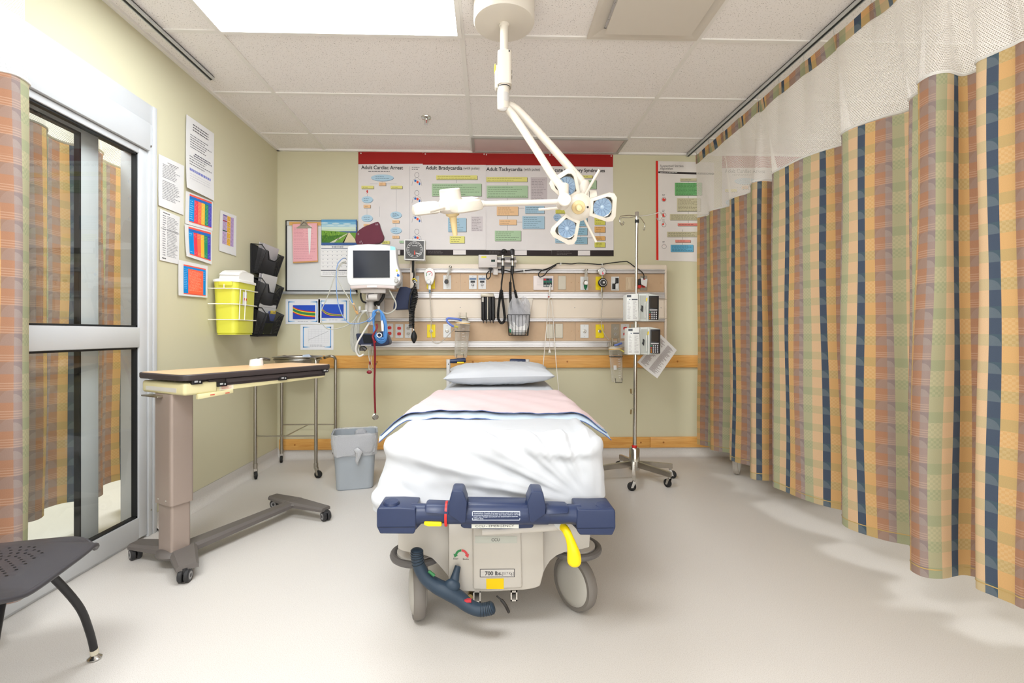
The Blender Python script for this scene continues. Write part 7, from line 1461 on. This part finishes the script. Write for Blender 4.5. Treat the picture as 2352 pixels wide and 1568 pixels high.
# arms
A0 = V((LX+.0, LY, zc0+.02)); Y1, Y2 = 2.02, 2.10
K1, K2 = lq(738, 1395, Y1), lq(884, 1352, Y2)
b = MB(); b.tube(spl([A0, lq(380, 840, 2.15), lq(520, 1050, 2.11), lq(660, 1270, 2.05), lq(715, 1340, 2.03), K1], 5), .0178, lampw, 16); b.build('arm', SL)
b = MB(); b.tube(spl([A0+V((.01, .02, .012)), lq(400, 790, 2.18), lq(580, 980, 2.16), lq(790, 1220, 2.12), lq(860, 1300, 2.10), K2], 5), .0185, lampw, 16); b.build('arm', SL)
J1 = lq(735, 1452, Y1); b = MB(); b.lathe([(.020, .0), (.021, .05), (.016, .055)], K1-V((0, 0, .012)), (0, 0, 1), lampw, 20); b.lathe([(0, -.036), (.026, -.036), (.029, -.032), (.029, .03), (.026, .034), (0, .034)], J1, (0, 1, 0), lampw, 30); b.disc(J1+V((0, -.0362, 0)), (0, -1, 0), .024, white, 26); b.build('elbow_joint', SL)
b = MB(); b.lathe([(.023, 0), (.024, .05), (.019, .06)], K2-V((0, 0, .03)), (0, 0, 1), lampw, 20); J2 = pq_(1510, 680, Y2); b.lathe([(0, -.034), (.030, -.034), (.031, -.03), (.031, .030), (.030, .034), (0, .034)], J2, (1, 0, 0), lampw, 30); b.lathe([(.0315, -.001), (.0315, .001)], J2, (1, 0, 0), black, 30); b.build('elbow_joint', SL)
Hl = pl_(1300, 775, Y1)     # left head hub
b = MB(); e1 = pl_(1690, 772, Y1); b.cyl(J1, e1, .0112, lampw, n=18); b.lathe([(.0135, 0), (.0145, .004), (.0145, .018), (.0135, .022)], e1+V((.0, 0, 0)), (1, 0, 0), lampw, 20); b.cyl(e1, pl_(1100, 800, Y1-.03), .0115, lampw, n=18)
b.box(e1+V((.009, -.0145, 0)), (.004, .002, .004), black, None); b.build('yoke_arm', SL)
refl = mat('reflector_glass', (206, 224, 240), .08, var=.10, scale=60, metal=.5); lens = clear_mat('lens_glass', (206, 226, 240), .22)
def head(O, R, angs, label):
    M = Matrix.Translation(O) @ R.to_4x4()
    b = MB(M); b.lathe([(0, .070), (.040, .070), (.044, .066), (.046, .03), (.060, .012), (.062, -.012), (.050, -.024), (.034, -.030), (0, -.030)], (0, 0, 0), (0, 0, 1), lampw, 36); HD = b.build('lamp_head', SL); HD['label'] = label
    b = MB(M); b.lathe([(.030, -.030), (.028, -.040), (.016, -.046), (.0125, -.10), (.010, -.125), (0, -.128)], (0, 0, 0), (0, 0, 1), mat('handle_cream', (232, 208, 156), .4, var=.01), 22); b.ball((.04, .0, -.03), .005, black, 8, 6); b.build('sterile_handle', HD)
    for a in angs:
        ca, sa = math.cos(math.radians(a)), math.sin(math.radians(a)); rd, tg = V((ca, sa, 0)), V((-sa, ca, 0)); b = MB(M); c = rd*.100
        out = [(-.050, .036), (.030, .062), (.052, .058), (.064, .040), (.064, -.040), (.052, -.058), (.030, -.062), (-.050, -.036)]
        def rg_(k, z, sh=0): return [c+rd*(p*k+sh)+tg*(q*k)+V((0, 0, z)) for p, q in out]
        loft(b, [rg_(.70, -.018), rg_(.74, -.024), rg_(1.0, -.018), rg_(1.03, .0), rg_(.95, .018), rg_(.6, .026)], lampw, False, True); P_ = b.build('petal', HD)
        b = MB(M); b.lathe([(.040, -.020), (.0395, -.016), (.034, -.004), (.022, .006), (0, .009)], c+rd*.004, (0, 0, 1), refl, 28); b.lathe([(.040, -.020), (.042, -.021), (.042, -.017)], c+rd*.004, (0, 0, 1), chrome, 28); b.ball(c+rd*.004+V((0, 0, -.006)), .009, mat('bulb_glass', (232, 236, 244), .1, spec=.7), 12, 8)
        for k in range(12): t = 2*pi*k/12; b.tube([c+rd*.004+V((.012*math.cos(t), .012*math.sin(t), .003)), c+rd*.004+V((.036*math.cos(t), .036*math.sin(t), -.010))], .0012, mat('facet_line', (120, 150, 190), .2, metal=.6), 4)
        b.build('reflector', P_)
        b = MB(M); b.lathe([(.0385, -.0195), (.030, -.0225), (0, -.024)], c+rd*.004, (0, 0, 1), lens, 24); b.build('lens', P_)
        a2 = math.radians(a+60); d2 = V((math.cos(a2), math.sin(a2), 0)); b = MB(M); b.tube([d2*.05+V((0, 0, .0)), d2*.15+V((0, 0, -.004)), d2*.176+V((0, 0, -.004))], [.0062, .0060, .0056], lampw, 12); b.build('grip_rod', HD)
head(pl_(1310, 800, Y1-.01), Matrix.Rotation(math.radians(-6), 3, 'Y') @ Matrix.Rotation(math.radians(19), 3, 'X'), (182, 62, 302), 'lamp head seen edge on')
O2 = pq_(1375, 815, 2.08)
b = MB(); b.cyl(J2, J2+V((0, .0, -.03)), .016, lampw); b.tube([J2+V((-.02, 0, -.01)), O2+V((.0, .05, .02)), O2], .020, lampw, 14); b.build('head_joint', SL)
head(O2, Matrix.Rotation(math.radians(-8), 3, 'Z') @ Matrix.Rotation(math.radians(-72), 3, 'X'), (2, 118, 240), 'lamp head facing the room')
# ---------------------------------------------------------------- light, camera
def lamp(name, loc, sx, sy, power, col=(1, 1, 1)):
    d = bpy.data.lights.new(name, 'AREA'); d.shape = 'RECTANGLE'; d.size = sx; d.size_y = sy; d.energy = power; d.color = col
    o = bpy.data.objects.new(name, d); C.objects.link(o); o.location = loc; return o
cool = (.93, .965, 1)
lamp('unseen_ceiling_lamp', (-.75, .27, CZ-.03), 1.18, .58, PW*1.2, cool)  # unseen ceiling lamps in room and next bay, included for their light
lamp('unseen_ceiling_lamp', (-.75, -1.3, CZ-.03), 1.18, .58, PW*.5, cool)
lamp('unseen_ceiling_lamp', (3.3, 1.4, CZ-.03), 1.18, .58, PW*.8, cool)
lamp('corridor_lamp', (-2.9, 1.9, CZ-.03), .58, 1.18, PW*1.1, cool); lamp('corridor_lamp', (-2.6, 3.3, CZ-.03), .58, .58, PW*.5, cool)
w = bpy.data.worlds.new('world'); sc.world = w; w.use_nodes = True; w.node_tree.nodes['Background'].inputs[0].default_value = (.97, .985, 1, 1); w.node_tree.nodes['Background'].inputs[1].default_value = SKY  # even daylight, entering as fill through the added window
cd = bpy.data.cameras.new('camera'); cam = bpy.data.objects.new('camera', cd); C.objects.link(cam); sc.camera = cam
cam.location = (0, 0, EYE); cam.rotation_euler = (pi/2, 0, -TH)
cd.sensor_width = 36; cd.lens = F/2352*36; cd.shift_x = (1176-CX)/2352; cd.shift_y = (CY-784)/2352; cd.clip_start = .05
sc.view_settings.view_transform = 'Standard'; sc.view_settings.look = 'None'; sc.view_settings.gamma = 1; sc.view_settings.use_curve_mapping = False
sc.view_settings.exposure = EXPO
sc.cycles.use_denoising = True; sc.cycles.max_bounces = 10; sc.cycles.transparent_max_bounces = 24; sc.cycles.sample_clamp_indirect = 6
